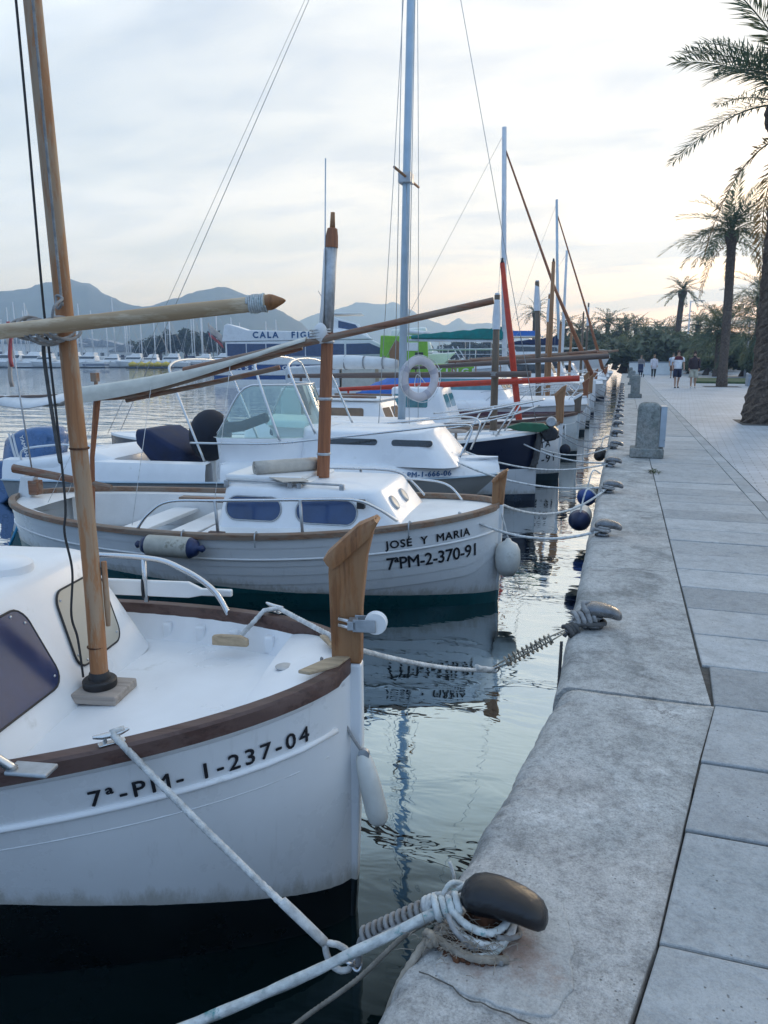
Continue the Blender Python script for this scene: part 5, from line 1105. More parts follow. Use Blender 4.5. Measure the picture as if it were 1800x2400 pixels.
for s in (-1, 1):
    gr = tube_part('pulpit', 'steel', b4, [(-1.75, s * 0.92, 1.15), (-0.95, s * 0.66, 1.26), (-0.30, s * 0.34, 1.38), (0.02, s * 0.10, 1.44), (0.06, 0, 1.445)], 0.014, 8)
    tube_part('lower_rail', 'steel', gr, [(-1.75, s * 0.92, 0.98), (-0.95, s * 0.66, 1.10), (-0.30, s * 0.34, 1.25), (0.0, s * 0.12, 1.36)], 0.011, 8)
    for xa, xb, t in ((-0.95, -0.72, 0.5), (-0.55, -0.28, 0.5)): tube_part('rail_stanchion', 'steel', gr, [(xa, s * (l4.plan(-xa / l4.L) - 0.04), l4.sheer(-xa / l4.L)), (xb, s * (0.34 + (-xb - 0.3) * 0.49), 1.38 - (-xb - 0.3) * 0.18)], 0.012, 8, 0)
mb = MB(); mb.lathe([(0.0, 0), (0.16, 0.0), (0.17, 0.012), (0.15, 0.03), (0.05, 0.04), (0.0, 0.04)], 20, (-1.12, -0.30, 0.98)); mb.tube([(-1.12, -0.3, 0.8), (-1.12, -0.3, 0.99)], 0.02, 8); mb.build('winch_seat', 'wood_pad', b4, smooth=40)
bow_cleat(b4, (-0.55, -0.25, 0.95), 15, 'steel', 1.4)
an = thing('anchor', 'dark anchor with green flukes stowed on the bow roller of the sailing boat', 'anchor', (B4POS[0], B4POS[1], 0), 0)
mb = MB(); mb.tube([(-0.35, -0.05, 1.03), (0.0, -0.06, 1.07), (0.20, -0.06, 1.05), (0.30, -0.06, 0.92)], [0.02, 0.024, 0.026, 0.02], 8); mb.build('shank', 'iron', an, smooth='all')
mb = MB(); mb.prism([(-0.42, 1.06), (-0.20, 1.13), (0.10, 1.12), (0.18, 1.06), (0.05, 1.00), (-0.25, 1.01)], lambda x, z: (x, -0.22, z), lambda x, z: (x, -0.16, z + 0.01)); mb.build('fluke', 'green_paint', an, bev=0.012)
mb = MB(); mb.prism([(0.02, 1.02), (0.16, 1.14), (0.30, 1.02), (0.28, 0.90), (0.12, 0.86)], lambda x, z: (x, -0.16, z), lambda x, z: (x, 0.06, z)); mb.build('crown', 'iron', an, bev=0.03, seg=3)
mb = MB(); mb.lathe([(0.0, -0.03), (0.06, -0.03), (0.075, 0), (0.06, 0.03), (0.0, 0.03)], 16, (0.20, -0.17, 1.15), 'y'); mb.build('roller', 'galv', an, smooth=40)
mb = MB(); mb.rope(spline([(0.05, -0.08, 0.98), (0.02, -0.10, 0.80), (0.0, -0.10, 0.62), (-0.05, -0.12, 0.48)], 6), 0.045, lay=0.1); mb.build('chafe_bundle', 'rope_dark', an, smooth='all')
# lifebuoy hung in the rigging
lb = thing('lifebuoy', 'faded white ring lifebuoy hanging in the rigging beside the blue-grey mast', 'lifebuoy', tuple(V(B4POS) + V((-1.63, -0.45, 1.73))), 46)
mb = MB(); rows = []
for i in range(40):
    a = 2 * math.pi * i / 40; c = V((math.cos(a), 0, math.sin(a))); rows.append([c * (0.255 + 0.062 * math.cos(b)) + V((0, 0.052 * math.sin(b), 0)) for b in [2 * math.pi * k / 14 for k in range(14)]])
mb.grid(rows, cu=True, cv=True); mb.build('ring', 'lifering', lb, smooth='all')
for a0 in (25, 150, 205, 300):
    mb = MB(); rows = []
    for i in range(5):
        a = R(a0 + (i - 2) * 4); c = V((math.cos(a), 0, math.sin(a))); rows.append([c * (0.255 + 0.066 * math.cos(b)) + V((0, 0.056 * math.sin(b), 0)) for b in [2 * math.pi * k / 14 for k in range(14)]])
    mb.grid(rows, cv=True); mb.build('band', 'lifering_band', lb, smooth='all')
pts = [(0.325 * math.cos(R(a)) * (1 + 0.03 * math.sin(R(a * 4))), -0.05, 0.325 * math.sin(R(a)) * (1 + 0.03 * math.sin(R(a * 4)))) for a in range(0, 361, 8)]
mb = MB(); mb.tube(pts, 0.006, 6); mb.build('grab_line', 'rope_white', lb, smooth='all')
tube_part('hanging_cord', 'rope_white', lb, [(-0.02, 0, 0.31), (0.02, 0.02, 0.1), (0.03, 0.02, -0.08), (-0.06, 0.02, -0.10), (-0.02, 0.02, 0.06), (0.10, 0.0, -0.06)], 0.006, 6)

# ------------------------------------------------------------------ the rest of the row
o, ln = llaut('white llaut with a slim grey-brown mast tipped white just past the navy sailing boat', 12.75, -0.97, 0, 5.4, 2.1, 0.97, 0.70, 0.8, mast=(-1.12, 3.05, 0.065, 'wood_grey_z', 0.62), yard=((-4.9, 1.70), (-0.50, 1.76), 0.05, 'wood_grey_x'), cab=(-2.75, -4.25, 0.62, 1.26), win='curtain', roof_trim='wood_brown', post='wood_orange', post_h=0.62, rail_m='rail_tan', guard=False)
text('name_lettering', 'MARGARITA', 0.15, 'ink', o, ln.text_map(0.36, -0.95, 0.008), fit=0.95, bold=0.003)
text('registration_lettering', '7\u00aaPM-1-91', 0.19, 'ink', o, ln.text_map(0.62, -0.85, 0.008), fit=0.9, bold=0.003)
o, ln = llaut('llaut with bright red mast and long red yard, dark stem post', 16.0, -0.86, 0, 5.6, 2.1, 0.92, 0.68, 0.8, hullc=(0.60, 0.63, 0.63), mast=(-1.20, 3.95, 0.070, 'red', 0, -0.48), yard=((-5.3, 1.33), (0.0, 1.62), 0.062, 'red'), cab=(-2.55, -3.95, 0.62, 1.38), win='win_teal', post='wood_grey_z', post_h=0.40, rail_m='rail_dark', guard=False)
text('registration_lettering', '7\u00aaPM-4-1545-9', 0.15, 'ink', o, ln.text_map(0.30, -1.15, 0.008), fit=1.0, bold=0.003)
v7 = VHull(6.0, 2.2, 0.95, 0.7, 0.9)
motorboat('white cabin motorboat with a mauve stripe and teal windows next to the red-masted llaut', -0.78, 18.4, 0, v7, cab=(-1.75, -3.7, 0.78, 1.62), band=(0.62, 0.80, (0.22, 0.12, 0.15)))
o, ln = llaut('llaut with dark brown mast capped white and a long dark yard', 21.0, -0.95, 0, 5.4, 2.1, 1.0, 0.72, 0.8, mast=(-1.25, 4.05, 0.08, 'wood_grey_z', 0.85, -0.18), yard=((-5.0, 1.75), (0.55, 2.08), 0.065, 'wood_grey_x'), cab=(-2.6, -4.0, 0.62, 1.40), post='wood_brown_z', post_h=0.5)
tarp = thing('boat_cover', 'bright blue tarpaulin over the cockpit of a boat behind the red yard', 'cover', (-5.2, 19.0, 1.0), 0)
mb = MB(); g = []
for i in range(13):
    t = i / 12; x = lerp(-1.3, 1.1, t); h = 0.10 + 0.42 * math.sin(math.pi * min(1, t * 0.95)) ** 0.8; g.append([(x, y, h * (1 - abs(y) ** 1.5) + 0.12 + 0.03 * math.sin(i * 2.1 + y * 4)) for y in (-1, -0.7, -0.35, 0, 0.35, 0.7, 1)])
mb.grid(g); o = mb.build('sheet', 'canvas_blue', tarp, smooth=50); so = o.modifiers.new('thick', 'SOLIDIFY'); so.thickness = 0.02
v8 = VHull(6.6, 2.4, 1.0, 0.8, 0.9)
specs = [
    (24.0, 'll', 'llaut with an orange-brown mast, iron tipped, first of the two orange masts', dict(mast=(-1.3, 4.9, 0.075, 'wood_orange', 0), yard=((-4.6, 1.75), (0.45, 2.15), 0.06, 'wood_brown'), cab=(-2.5, -3.9, 0.6, 1.4), post='wood_orange', post_h=0.55)),
    (26.5, 'll', 'llaut with an orange-brown mast under a white cap, second of the two orange masts', dict(mast=(-1.35, 4.15, 0.085, 'wood_orange', 1.0), yard=((-4.8, 1.9), (0.3, 2.25), 0.06, 'wood_brown'), cab=(-2.4, -3.9, 0.6, 1.45), post='wood_orange', post_h=0.6)),
    (29.2, 'll', 'llaut with a slim rust-red mast beyond the orange-masted pair', dict(mast=(-1.2, 3.3, 0.06, 'wood_post', 0), yard=((-4.6, 2.0), (0.5, 2.25), 0.06, 'wood_brown'), cab=(-2.4, -3.8, 0.6, 1.4), post='wood_orange', post_h=0.6)),
    (32.2, 'mb', 'white cabin motorboat beyond the rust-red mast', dict(cab=(-1.8, -4.0, 0.85, 1.9))),
    (35.4, 'll', 'small llaut with a short red-brown mast among white motorboats', dict(mast=(-1.2, 3.6, 0.065, 'wood_post', 0), yard=((-4.6, 2.1), (0.6, 2.35), 0.06, 'wood_brown'), cab=(-2.4, -3.8, 0.6, 1.45), post='wood_brown_z', post_h=0.6)),
    (38.6, 'mb', 'white motorboat with a tall wheelhouse halfway down the row', dict(cab=(-1.9, -3.8, 0.85, 2.2))),
    (42.0, 'll', 'llaut with a bare grey mast far down the row', dict(mast=(-1.3, 4.4, 0.07, 'wood_grey_z', 0), yard=((-4.6, 2.0), (0.6, 2.45), 0.06, 'wood_brown'), cab=(-2.4, -3.8, 0.6, 1.45), post='wood_brown_z', post_h=0.6)),
    (45.5, 'mb', 'white motorboat with a long low cabin far down the row', dict(cab=(-1.7, -4.3, 0.9, 1.75))),
    (49.0, 'll', 'llaut with a white-capped mast far down the row', dict(mast=(-1.3, 5.4, 0.07, 'wood_grey_z', 1.5), cab=(-2.4, -3.8, 0.6, 1.5), post='wood_brown_z', post_h=0.6)),
    (53.5, 'big', 'big white motor yacht with a high flared bow near the end of the row', dict(cab=(-3.0, -6.5, 1.3, 3.1))),
    (58.5, 'mb', 'last small white motorboat before the end of the quay', dict(cab=(-1.8, -4.0, 0.85, 1.9))),
]
for y, kind, lab, kw in specs:
    if kind == 'll': llaut(lab, y, -0.95 - 0.1 * (y % 3), 0, 5.2, 2.1, 1.0, 0.72, 0.8, detail=False, **kw)
    elif kind == 'mb': motorboat(lab, -0.8, y, 0, v8, hullc=(0.72, 0.74, 0.77), win='win_dark', **kw)
    else: motorboat(lab, -1.0, y, 0, VHull(9.0, 3.2, 2.1, 1.3, 1.6, 0.2, 0.3), hullc=(0.75, 0.76, 0.78), win='win_dark', **kw)
# sailing yachts behind the row, their masts standing tall
def yacht(label, x, y, mast_h, hl=9.0, r=0.10, boom=None, boom_mat='canvas_white', jib=True, mat='alu_white', rake=0.0, rz=0):
    o = thing('sailing_yacht', label, 'yacht', (x, y, 0), rz, 'sailing yachts')
    ln = Lines(hl, hl * 0.32, 1.25, 0.95, 1.0, keel=-0.5, pw=1.8, q=0.75); hull_shell(ln, rows=6).build('hull', hull_mat('yacht_hull', (0.76, 0.77, 0.78), (0.02, 0.03, 0.06), 0.12), o, smooth='all')
    deck(ln, 0.0, 0.01, 0.99, crown=0.06, n=16).build('deck', 'gelcoat', o, smooth='all')
    c = Cabin(-hl * 0.27, -hl * 0.27 - 0.5, -hl * 0.68, -hl * 0.67, 0.95, 0.8, 0.95, 1.45, 0.2, 0.1); co = c.mesh().build('cabin', 'gelcoat', o, smooth='all')
    for s in (-1, 1): c.side_win('cabin_window', rrect(-hl * 0.62, -hl * 0.38, 1.12, 1.32, 0.06), 'win_dark', co, s, 0.006)
    mx = -hl * 0.38; mb = MB(); mb.tube([(mx, 0, 1.3), (mx + rake * 0.5, 0, mast_h * 0.5), (mx + rake, 0, mast_h)], [r, r, r * 0.8], 10); m = mb.build('mast', mat, o, smooth='all')
    mb = MB(); mb.tube([(mx + rake * 0.55, -0.7, mast_h * 0.55), (mx + rake * 0.55, 0.7, mast_h * 0.55)], 0.02, 6); mb.build('spreader', mat, m)
    if jib: tube_part('furled_jib', 'wood_brown_z', o, [(mx + rake + 0.05, 0, mast_h * 0.93), (mx * 0.5, 0, mast_h * 0.46), (-0.1, 0, 1.35)], [0.03, 0.05, 0.09], 8, 0)
    for a, b in (((mx + rake, 0, mast_h * 0.98), (-hl + 0.1, 0, 1.0)), ((mx + rake * .8, 0, mast_h * 0.8), (mx - 0.2, -hl * 0.15, 0.98)), ((mx + rake * .8, 0, mast_h * 0.8), (mx - 0.2, hl * 0.15, 0.98))): tube_part('stay', 'galv', m, [a, b], 0.008, 5, 0)
    if boom:
        mb = MB(); n = 14; g = []
        for i in range(n + 1):
            t = i / n; px = mx - 0.1 - boom * t; hh = lerp(0.42, 0.10, t) * (1 + 0.08 * math.sin(i * 2.2)); z = 2.75 + 0.06 * t; g.append([(px, 0.0, z + hh), (px, -0.10, z + hh * 0.5), (px, -0.12, z), (px, 0, z - 0.06), (px, 0.12, z), (px, 0.10, z + hh * 0.5)])
        mb.grid(g, cv=True, cap0=True, cap1=True); mb.build('sail_cover', boom_mat, o, smooth=60)
        mb = MB(); mb.tube([(mx, 0, 2.66), (mx - boom - 0.2, 0, 2.72)], 0.05, 8); mb.build('boom', 'alu_white', o, smooth='all')
    return o
yacht('sailing yacht with a white mast and teal sail cover on its boom behind the row', -0.95, 28.0, 9.95, 8.6, 0.10, 3.5, 'canvas_teal', rake=-0.30)
yacht('sailing yacht with a slim tall mast and dark furled jib, right of the white-masted one', -0.9, 40.0, 9.8, 6.0, 0.08, 2.4, 'canvas_navy', mat='alu', rake=-0.55)
yacht('sailing yacht with the shortest mast of the three yachts in the row', -1.0, 47.0, 8.3, 7.0, 0.09, None, jib=False)
# ------------------------------------------------------------------ mooring cleats
def cleat_mesh(mat_head, name='mooring_cleat'):
    secs = [(-0.005, 0.0, 0.000, 0.055, 0.050, 0), (-0.005, 0, 0.020, 0.050, 0.046, 0), (-0.004, 0, 0.030, 0.036, 0.034, 0), (-0.002, 0, 0.060, 0.034, 0.032, 0)]
    st = MB(); st.grid([[(cx + rx * math.cos(a), ry * math.sin(a), z) for a in [2 * math.pi * k / 18 for k in range(18)]] for cx, _, z, rx, ry, _q in secs], cv=True, cap0=True, cap1=True)
    hd = MB(); rows = []
    # head: a pebble that is blunt towards the water and droops to a nose towards land
    for x, zc, hw, hh in ((-0.062, 0.078, 0.008, 0.006), (-0.058, 0.080, 0.028, 0.020), (-0.040, 0.083, 0.044, 0.034), (-0.015, 0.086, 0.050, 0.040), (0.015, 0.089, 0.051, 0.038), (0.045, 0.089, 0.050, 0.033), (0.075, 0.085, 0.047, 0.030), (0.100, 0.078, 0.043, 0.029), (0.120, 0.070, 0.036, 0.026), (0.132, 0.064, 0.022, 0.017), (0.136, 0.062, 0.006, 0.005)):
        ring = []
        for k in range(20):
            a = 2 * math.pi * k / 20; cy, cz = math.cos(a), math.sin(a); e = 0.8
            ring.append((x, hw * math.copysign(abs(cy) ** e, cy), zc + hh * math.copysign(abs(cz) ** e, cz)))
        rows.append(ring)
    hd.grid(rows, cv=True, cap0=True, cap1=True); return st, hd
def cleat(label, loc, rz, mat, s=1.0):
    o = thing('mooring_cleat', label, 'cleat', loc, rz, 'mooring cleats along the quay edge'); st, hd = cleat_mesh(mat)
    st.build('stem', mat if mat != 'cleat_iron' else 'rust', o, smooth='all'); hd.build('horn', mat, o, smooth='all'); o.scale = (s, s, s); return o
cleat('big dark iron mooring cleat in the foreground with rust and rope at its foot', (-0.235, 1.565, QZ), -4, 'cleat_iron', 1.06)
CY_ = [3.80, 5.90, 7.92, 9.92] + [11.95 + 2.02 * i for i in range(16)]
c0 = cleat('steel mooring cleat wrapped in grey rope, second cleat from the near end', (-0.075, CY_[0], QZ), 4, 'cleat_steel', 1.05)
rc = random.Random(5)
for i, y in enumerate(CY_[1:]):
    c = copy_tree(c0); c.location = (-0.085 + rc.uniform(-0.012, 0.012), y + rc.uniform(-0.05, 0.05), QZ); c.rotation_euler.z = R(rc.uniform(-8, 10)); c['label'] = f'curved steel mooring cleat, {ORD[i + 2]} along the quay from the foreground'
# rust crust and frayed rope at the foot of the near cleat
def crust(parent, c, r, n, seed, mat):
    rn = random.Random(seed); mb = MB()
    for k in range(n):
        a = rn.uniform(0, 6.28); q = rn.uniform(0, 1) ** 0.6; p = V((c[0] + r[0] * q * math.cos(a), c[1] + r[1] * q * math.sin(a), c[2] + rn.uniform(0, r[2]) * (1 - q * 0.6))); s = rn.uniform(0.006, 0.016)
        mb.ell(p, (s, s * rn.uniform(0.6, 1.2), s * rn.uniform(0.5, 0.9)), 6, 4)
    return mb.build('rust_flake_crust', mat, parent, smooth='all')
k1 = bpy.data.objects['mooring_cleat']
cr_ = thing('rope_knot', 'tangle of white and teal mooring rope knotted at the foot of the dark iron cleat', 'rope', (-0.30, 1.53, QZ), 0)
mb = MB(); rn = random.Random(11)
for k in range(170):
    a = rn.uniform(0, 6.28); q = rn.uniform(0, 1) ** 0.55; s = rn.uniform(0.005, 0.012); mb.ell((0.035 + 0.075 * q * math.cos(a), -0.045 + 0.05 * q * math.sin(a), 0.004 + 0.035 * (1 - q) * rn.uniform(0.3, 1)), (s, s * rn.uniform(0.6, 1.3), s * rn.uniform(0.5, 1)), 6, 4)
ru = stuff(mb.build('rust_crust', 'rust', cr_, smooth='all'))
mb = MB(); 
for k in range(260):
    a = rn.uniform(0, 6.28); p = V((0.03 + rn.gauss(0, 0.05), -0.045 + rn.gauss(0, 0.03), rn.uniform(0.008, 0.045))); d = V((rn.uniform(-1, 1), rn.uniform(-1, 0.3), rn.uniform(-0.1, 0.5))).normalized() * rn.uniform(0.015, 0.05); mb.tube([p, p + d * 0.6 + V((0, 0, 0.004)), p + d], 0.0009, 4)
stuff(mb.build('frayed_fibre', 'rope_tan', cr_, smooth='all'))
def loops(name, mat, parent, c, ax, turns, r, rr, spread, seed, squash=0.8):
    """hitch: rope turns about an axis through c"""
    rn = random.Random(seed); ax = V(ax).normalized(); u = ax.orthogonal().normalized(); w_ = ax.cross(u); pts = []
    for i in range(int(turns * 18) + 1):
        a = 2 * math.pi * i / 18; t = i / (turns * 18); q = r * (1 + 0.18 * math.sin(a * 0.37 + seed)); pts.append(V(c) + ax * (t - 0.5) * spread + (u * math.cos(a) * q + w_ * math.sin(a) * q * squash))
    mb = MB(); mb.rope(pts, rr, n=10); return mb.build(name, mat, parent, smooth='all')
loops('hitch', 'rope_teal', cr_, (-0.030, 0.01, 0.055), (0.75, 0.22, 0.15), 3.4, 0.022, 0.0088, 0.06, 1)
loops('hitch', 'rope_white', cr_, (-0.055, 0.03, 0.045), (0.3, 0.9, 0.3), 2.6, 0.020, 0.0080, 0.05, 2)
for q, pts in enumerate(([(-0.02, 0.0, 0.06), (0.03, -0.035, 0.055), (0.085, -0.035, 0.05), (0.115, 0.015, 0.048), (0.10, 0.07, 0.045), (0.05, 0.09, 0.045), (0.0, 0.06, 0.05), (-0.03, 0.02, 0.055)],
                         [(-0.03, 0.01, 0.045), (0.02, -0.045, 0.035), (0.09, -0.05, 0.03), (0.128, 0.01, 0.03), (0.11, 0.085, 0.03), (0.04, 0.10, 0.03), (-0.02, 0.05, 0.04)],
                         [(-0.05, 0.03, 0.05), (0.0, 0.07, 0.075), (0.05, 0.085, 0.08), (0.06, 0.07, 0.07)])):
    mb = MB(); mb.rope(spline(pts, 8), 0.0088 if q < 2 else 0.008, n=12); mb.build('rope_turn', 'rope_teal' if q != 1 else 'rope_white', cr_, smooth='all')
mb = MB(); mb.rope(spline([(0.13, -0.06, 0.012), (0.06, -0.085, 0.018), (0.0, -0.075, 0.02), (-0.03, -0.06, 0.02), (-0.055, -0.055, 0.015), (-0.075, -0.085, 0.0), (-0.11, -0.14, -0.06), (-0.135, -0.19, -0.16), (-0.15, -0.23, -0.30)], 8), 0.0095, n=10); mb.build('rope_tail', 'rope_tan', cr_, smooth='all')
loops('hitch', 'rope_white', cr_, (-0.075, 0.035, 0.03), (0.9, -0.2, 0.5), 2.3, 0.019, 0.0078, 0.035, 4)
for q, pts in enumerate(([(-0.05, 0.02, 0.06), (-0.03, 0.06, 0.085), (0.02, 0.085, 0.06), (0.08, 0.075, 0.04), (0.12, 0.02, 0.018), (0.10, -0.05, 0.015), (0.05, -0.085, 0.02)], [(0.10, -0.04, 0.045), (0.13, -0.01, 0.028), (0.145, 0.03, 0.012), (0.12, 0.06, 0.012), (0.09, 0.03, 0.02)], [(-0.02, -0.03, 0.07), (0.0, -0.05, 0.05), (0.04, -0.065, 0.03), (0.07, -0.055, 0.012), (0.12, -0.075, 0.012)])):
    mb = MB(); mb.rope(spline(pts, 8), 0.0065, n=10); mb.build('loose_turn', 'rope_grey' if q else 'rope_teal', cr_, smooth='all')
loops('tan_knot', 'rope_tan', cr_, (-0.055, -0.06, 0.02), (0.6, 0.6, 0.2), 1.6, 0.016, 0.0095, 0.02, 5)
mb = MB(); mb.tube([(-0.045, 0.17, -0.02), (-0.048, 0.165, 0.03), (-0.058, 0.16, 0.065)], 0.005, 6); mb.build('rope_end', 'rope_white', cr_, smooth='all')
# thick teal-flecked line leaving the picture to the next boat
tr = thing('mooring_rope', 'thick white mooring rope flecked with teal running out of the foreground cleat', 'rope', (0, 0, 0), 0, 'mooring ropes')
mb = MB(); mb.rope(spline([(-0.285, 1.56, 0.715), (-0.325, 1.545, 0.695), (-0.50, 1.47, 0.605), (-0.70, 1.385, 0.505), (-0.95, 1.28, 0.395), (-1.5, 1.05, 0.17), (-1.95, 0.86, 0.02)], 10), 0.0125, n=12, lobes=4, lay=0.06); mb.build('line', 'rope_teal', tr, smooth='all')
tr = thing('mooring_rope', 'thin grey cord trailing from the foreground cleat down into the water', 'rope', (0, 0, 0), 0, 'mooring ropes')
mb = MB(); mb.rope(spline([(-0.34, 1.55, 0.66), (-0.43, 1.53, 0.60), (-0.56, 1.515, 0.44), (-0.72, 1.50, 0.275), (-0.98, 1.48, -0.02)], 8), 0.0065, n=8); mb.build('line', 'rope_tan', tr, smooth='all')
# the foreground boat's near line: rope, spliced eye, shackle, rubber snubber
A = w2(B1POS, B1ROT, (-0.585, -0.565, 0.975)); Ey = V((-0.665, 1.600, 0.435))
tr = thing('mooring_rope', 'white laid rope from the near rail of the foreground boat to a spliced eye', 'rope', (0, 0, 0), 0, 'mooring ropes')
d = (Ey - A).normalized(); e0 = Ey - d * 0.02
mb = MB(); mb.rope([A + V((0.02, 0.03, 0.0)), A] + sag(A, e0, 0.012, 10)[1:], 0.0098, n=12); mb.build('line', 'rope_white', tr, smooth='all')
mb = MB(); mb.rope([e0 - d * 0.16, e0 - d * 0.10, e0], 0.0135, n=12, lay=0.05); mb.build('splice', 'rope_white', tr, smooth='all')
sd = d.cross(V((0.3, -1, 0.5))).normalized()
mb = MB(); mb.rope(spline([e0, e0 + d * 0.035 + sd * 0.022, e0 + d * 0.075 + sd * 0.024, e0 + d * 0.095, e0 + d * 0.075 - sd * 0.024, e0 + d * 0.035 - sd * 0.022, e0], 8), 0.0088, n=10); mb.build('eye_splice', 'rope_white', tr, smooth='all')
ec = e0 + d * 0.078
def ring(name, mat, parent, c, n_, r, rr, k=18):
    n_ = V(n_).normalized(); u = n_.orthogonal().normalized(); w_ = n_.cross(u); pts = [V(c) + (u * math.cos(2 * math.pi * i / k) + w_ * math.sin(2 * math.pi * i / k)) * r for i in range(k + 1)]; mb = MB(); mb.tube(pts, rr, 8); return mb.build(name, mat, parent, smooth='all')
ring('shackle', 'steel', tr, ec + V((0.012, 0, 0.004)), (0.2, 0.6, 0.6), 0.016, 0.0045); ring('shackle', 'steel', tr, ec + V((0.034, -0.003, 0.008)), (0.3, 0.8, -0.4), 0.014, 0.0045)
def snubber(label, a, b, r, turns, wire, mat, rods=True, link='steel', flat=False):
    o = thing('mooring_snubber', label, 'mooring spring', (0, 0, 0), 0); a, b = V(a), V(b); d = (b - a); L_ = d.length; d.normalize(); u = d.orthogonal().normalized(); w_ = d.cross(u)
    pts = []
    for i in range(turns * 16 + 1):
        t = i / (turns * 16); an = 2 * math.pi * i / 16; pts.append(a + d * L_ * t + (u * math.cos(an) + w_ * math.sin(an)) * r)
    mb = MB(); mb.tube(pts, wire, 8); mb.build('coil', mat, o, smooth='all')
    if rods:
        for s in (-1, 1): mb = MB(); mb.tube([a - d * 0.08 + u * s * 0.006, a + u * s * 0.011, b + u * s * 0.011, b + d * 0.08 + u * s * 0.006], 0.004, 6); mb.build('rod', mat, o, smooth='all')
        for p in (a, b): mb = MB(); F2 = MB(); F2.tube([p - d * 0.004, p + d * 0.004], r * 0.98, 12); F2.build('end_plate', mat, o, smooth=40)
    return o
snubber('grey rubber coil snubber between the spliced eye and the foreground cleat', (-0.56, 1.60, 0.50), (-0.375, 1.585, 0.650), 0.022, 11, 0.0068, 'rope_grey', rods=False)
tr = thing('snubber_line', 'grey rope running through the rubber coil to the foreground knot', 'rope', (0, 0, 0), 0, 'mooring ropes')
mb = MB(); mb.rope(spline([ec + V((0.04, -0.004, 0.01)), (-0.57, 1.60, 0.492), (-0.46, 1.59, 0.582), (-0.375, 1.583, 0.652), (-0.345, 1.575, 0.69), (-0.325, 1.56, 0.715), (-0.345, 1.545, 0.70)], 8), 0.0095, n=10); mb.build('line', 'rope_grey', tr, smooth='all')
mb = MB(); mb.tube([(-0.60, 1.59, 0.455), (-0.55, 1.585, 0.50), (-0.50, 1.57, 0.552), (-0.40, 1.555, 0.635)], 0.007, 8); mb.build('second_part', 'rope_grey', tr, smooth='all')
# the foreground boat's far line to the second cleat
tr = thing('mooring_rope', 'white rope from the bow of the foreground boat to the coil spring over the water', 'rope', (0, 0, 0), 0, 'mooring ropes')
S0 = V((-0.533, 3.45, 0.482)); mb = MB(); mb.rope([w2(B1POS, B1ROT, (-0.55, 0.42, 0.875)), w2(B1POS, B1ROT, (-0.46, 0.49, 0.975)), w2(B1POS, B1ROT, (-0.40, 0.50, 0.985)), w2(B1POS, B1ROT, (-0.10, 0.14, 1.015))] + sag(w2(B1POS, B1ROT, (-0.085, 0.10, 1.01)), S0, 0.03, 12), 0.0098, n=12); mb.build('line', 'rope_white', tr, smooth='all')
mb = MB(); mb.rope([S0 + V((-0.055, -0.16, 0.075)), S0 + V((-0.03, -0.08, 0.035)), S0 + V((0, 0.0, 0.002))], 0.015, n=12, lay=0.06); mb.build('splice', 'rope_white', tr, smooth='all')
ring('thimble', 'galv', tr, S0 + V((0.012, 0.012, 0.0)), (-0.4, 0.5, 0.3), 0.020, 0.0048)
snubber('rusty coil spring on the far bow line of the foreground boat', (-0.470, 3.475, 0.527), (-0.265, 3.54, 0.648), 0.026, 10, 0.0042, 'spring')
kn = thing('rope_knot', 'grey rope wound round the second cleat and over the quay edge', 'rope', (-0.10, 3.76, QZ), 0)
loops('hitch', 'rope_grey', kn, (-0.02, 0.0, 0.055), (0.8, 0.35, 0.1), 3.5, 0.040, 0.013, 0.10, 3, 0.7)
loops('hitch', 'rope_dark', kn, (-0.075, -0.06, 0.01), (0.7, 0.6, 0.3), 3.0, 0.028, 0.012, 0.06, 7)
for q, pts in enumerate(([(-0.10, -0.08, 0.0), (-0.05, -0.03, 0.045), (0.02, 0.0, 0.06), (0.06, 0.03, 0.055), (0.055, 0.075, 0.05), (0.0, 0.08, 0.05), (-0.05, 0.03, 0.05), (-0.09, -0.05, 0.02)], [(-0.11, -0.09, -0.02), (-0.06, -0.05, 0.03), (0.03, -0.03, 0.035), (0.085, 0.02, 0.03), (0.05, 0.09, 0.03), (-0.03, 0.06, 0.03)], [(0.0, -0.02, 0.09), (-0.03, 0.03, 0.125), (0.03, 0.05, 0.11), (0.06, 0.02, 0.06)], [(-0.12, -0.09, -0.05), (-0.118, -0.16, -0.2), (-0.115, -0.30, -0.42), (-0.115, -0.42, -0.62)])):
    mb = MB(); mb.rope(spline(pts, 8), 0.012 if q < 3 else 0.008, n=10); mb.build('rope_turn', 'rope_grey' if q % 2 == 0 else 'rope_dark', kn, smooth='all')
# lines of the other boats
def mline(label, a, b, s, r=0.011, mat='rope_white', knot=True):
    o = thing('mooring_rope', label, 'rope', (0, 0, 0), 0, 'mooring ropes'); mb = MB(); near = a[1] < 9
    pts = sag(a, b, s, 18)
    if near: mb.rope(pts, r, n=10)
    else: mb.tube(pts, r, 6)
    mb.build('line', mat, o, smooth='all')
    if knot:
        k = V(b); loops('hitch', 'rope_grey', o, k + V((0.02, 0, 0.015)), (0.2, 0.1, 1), 2.2, 0.048, 0.011, 0.04, int(a[1] * 3) % 9, 1.0)
        mb = MB(); mb.tube([k, k + V((-0.06, 0.0, 0.01)), V(pts[-2])], 0.015, 8); mb.build('eye', 'rope_grey', o, smooth='all')
    return o
def ck(i): return V((-0.10, CY_[i], QZ + 0.045))
mline('white rope from the near bow of the planked llaut to the third cleat', w2(B2POS, B2ROT, (-0.30, -0.32, 0.81)), ck(1), 0.13)
mline('white rope from the stem of the planked llaut to the fourth cleat', w2(B2POS, B2ROT, (0.02, 0.02, 0.82)), ck(2), 0.16)
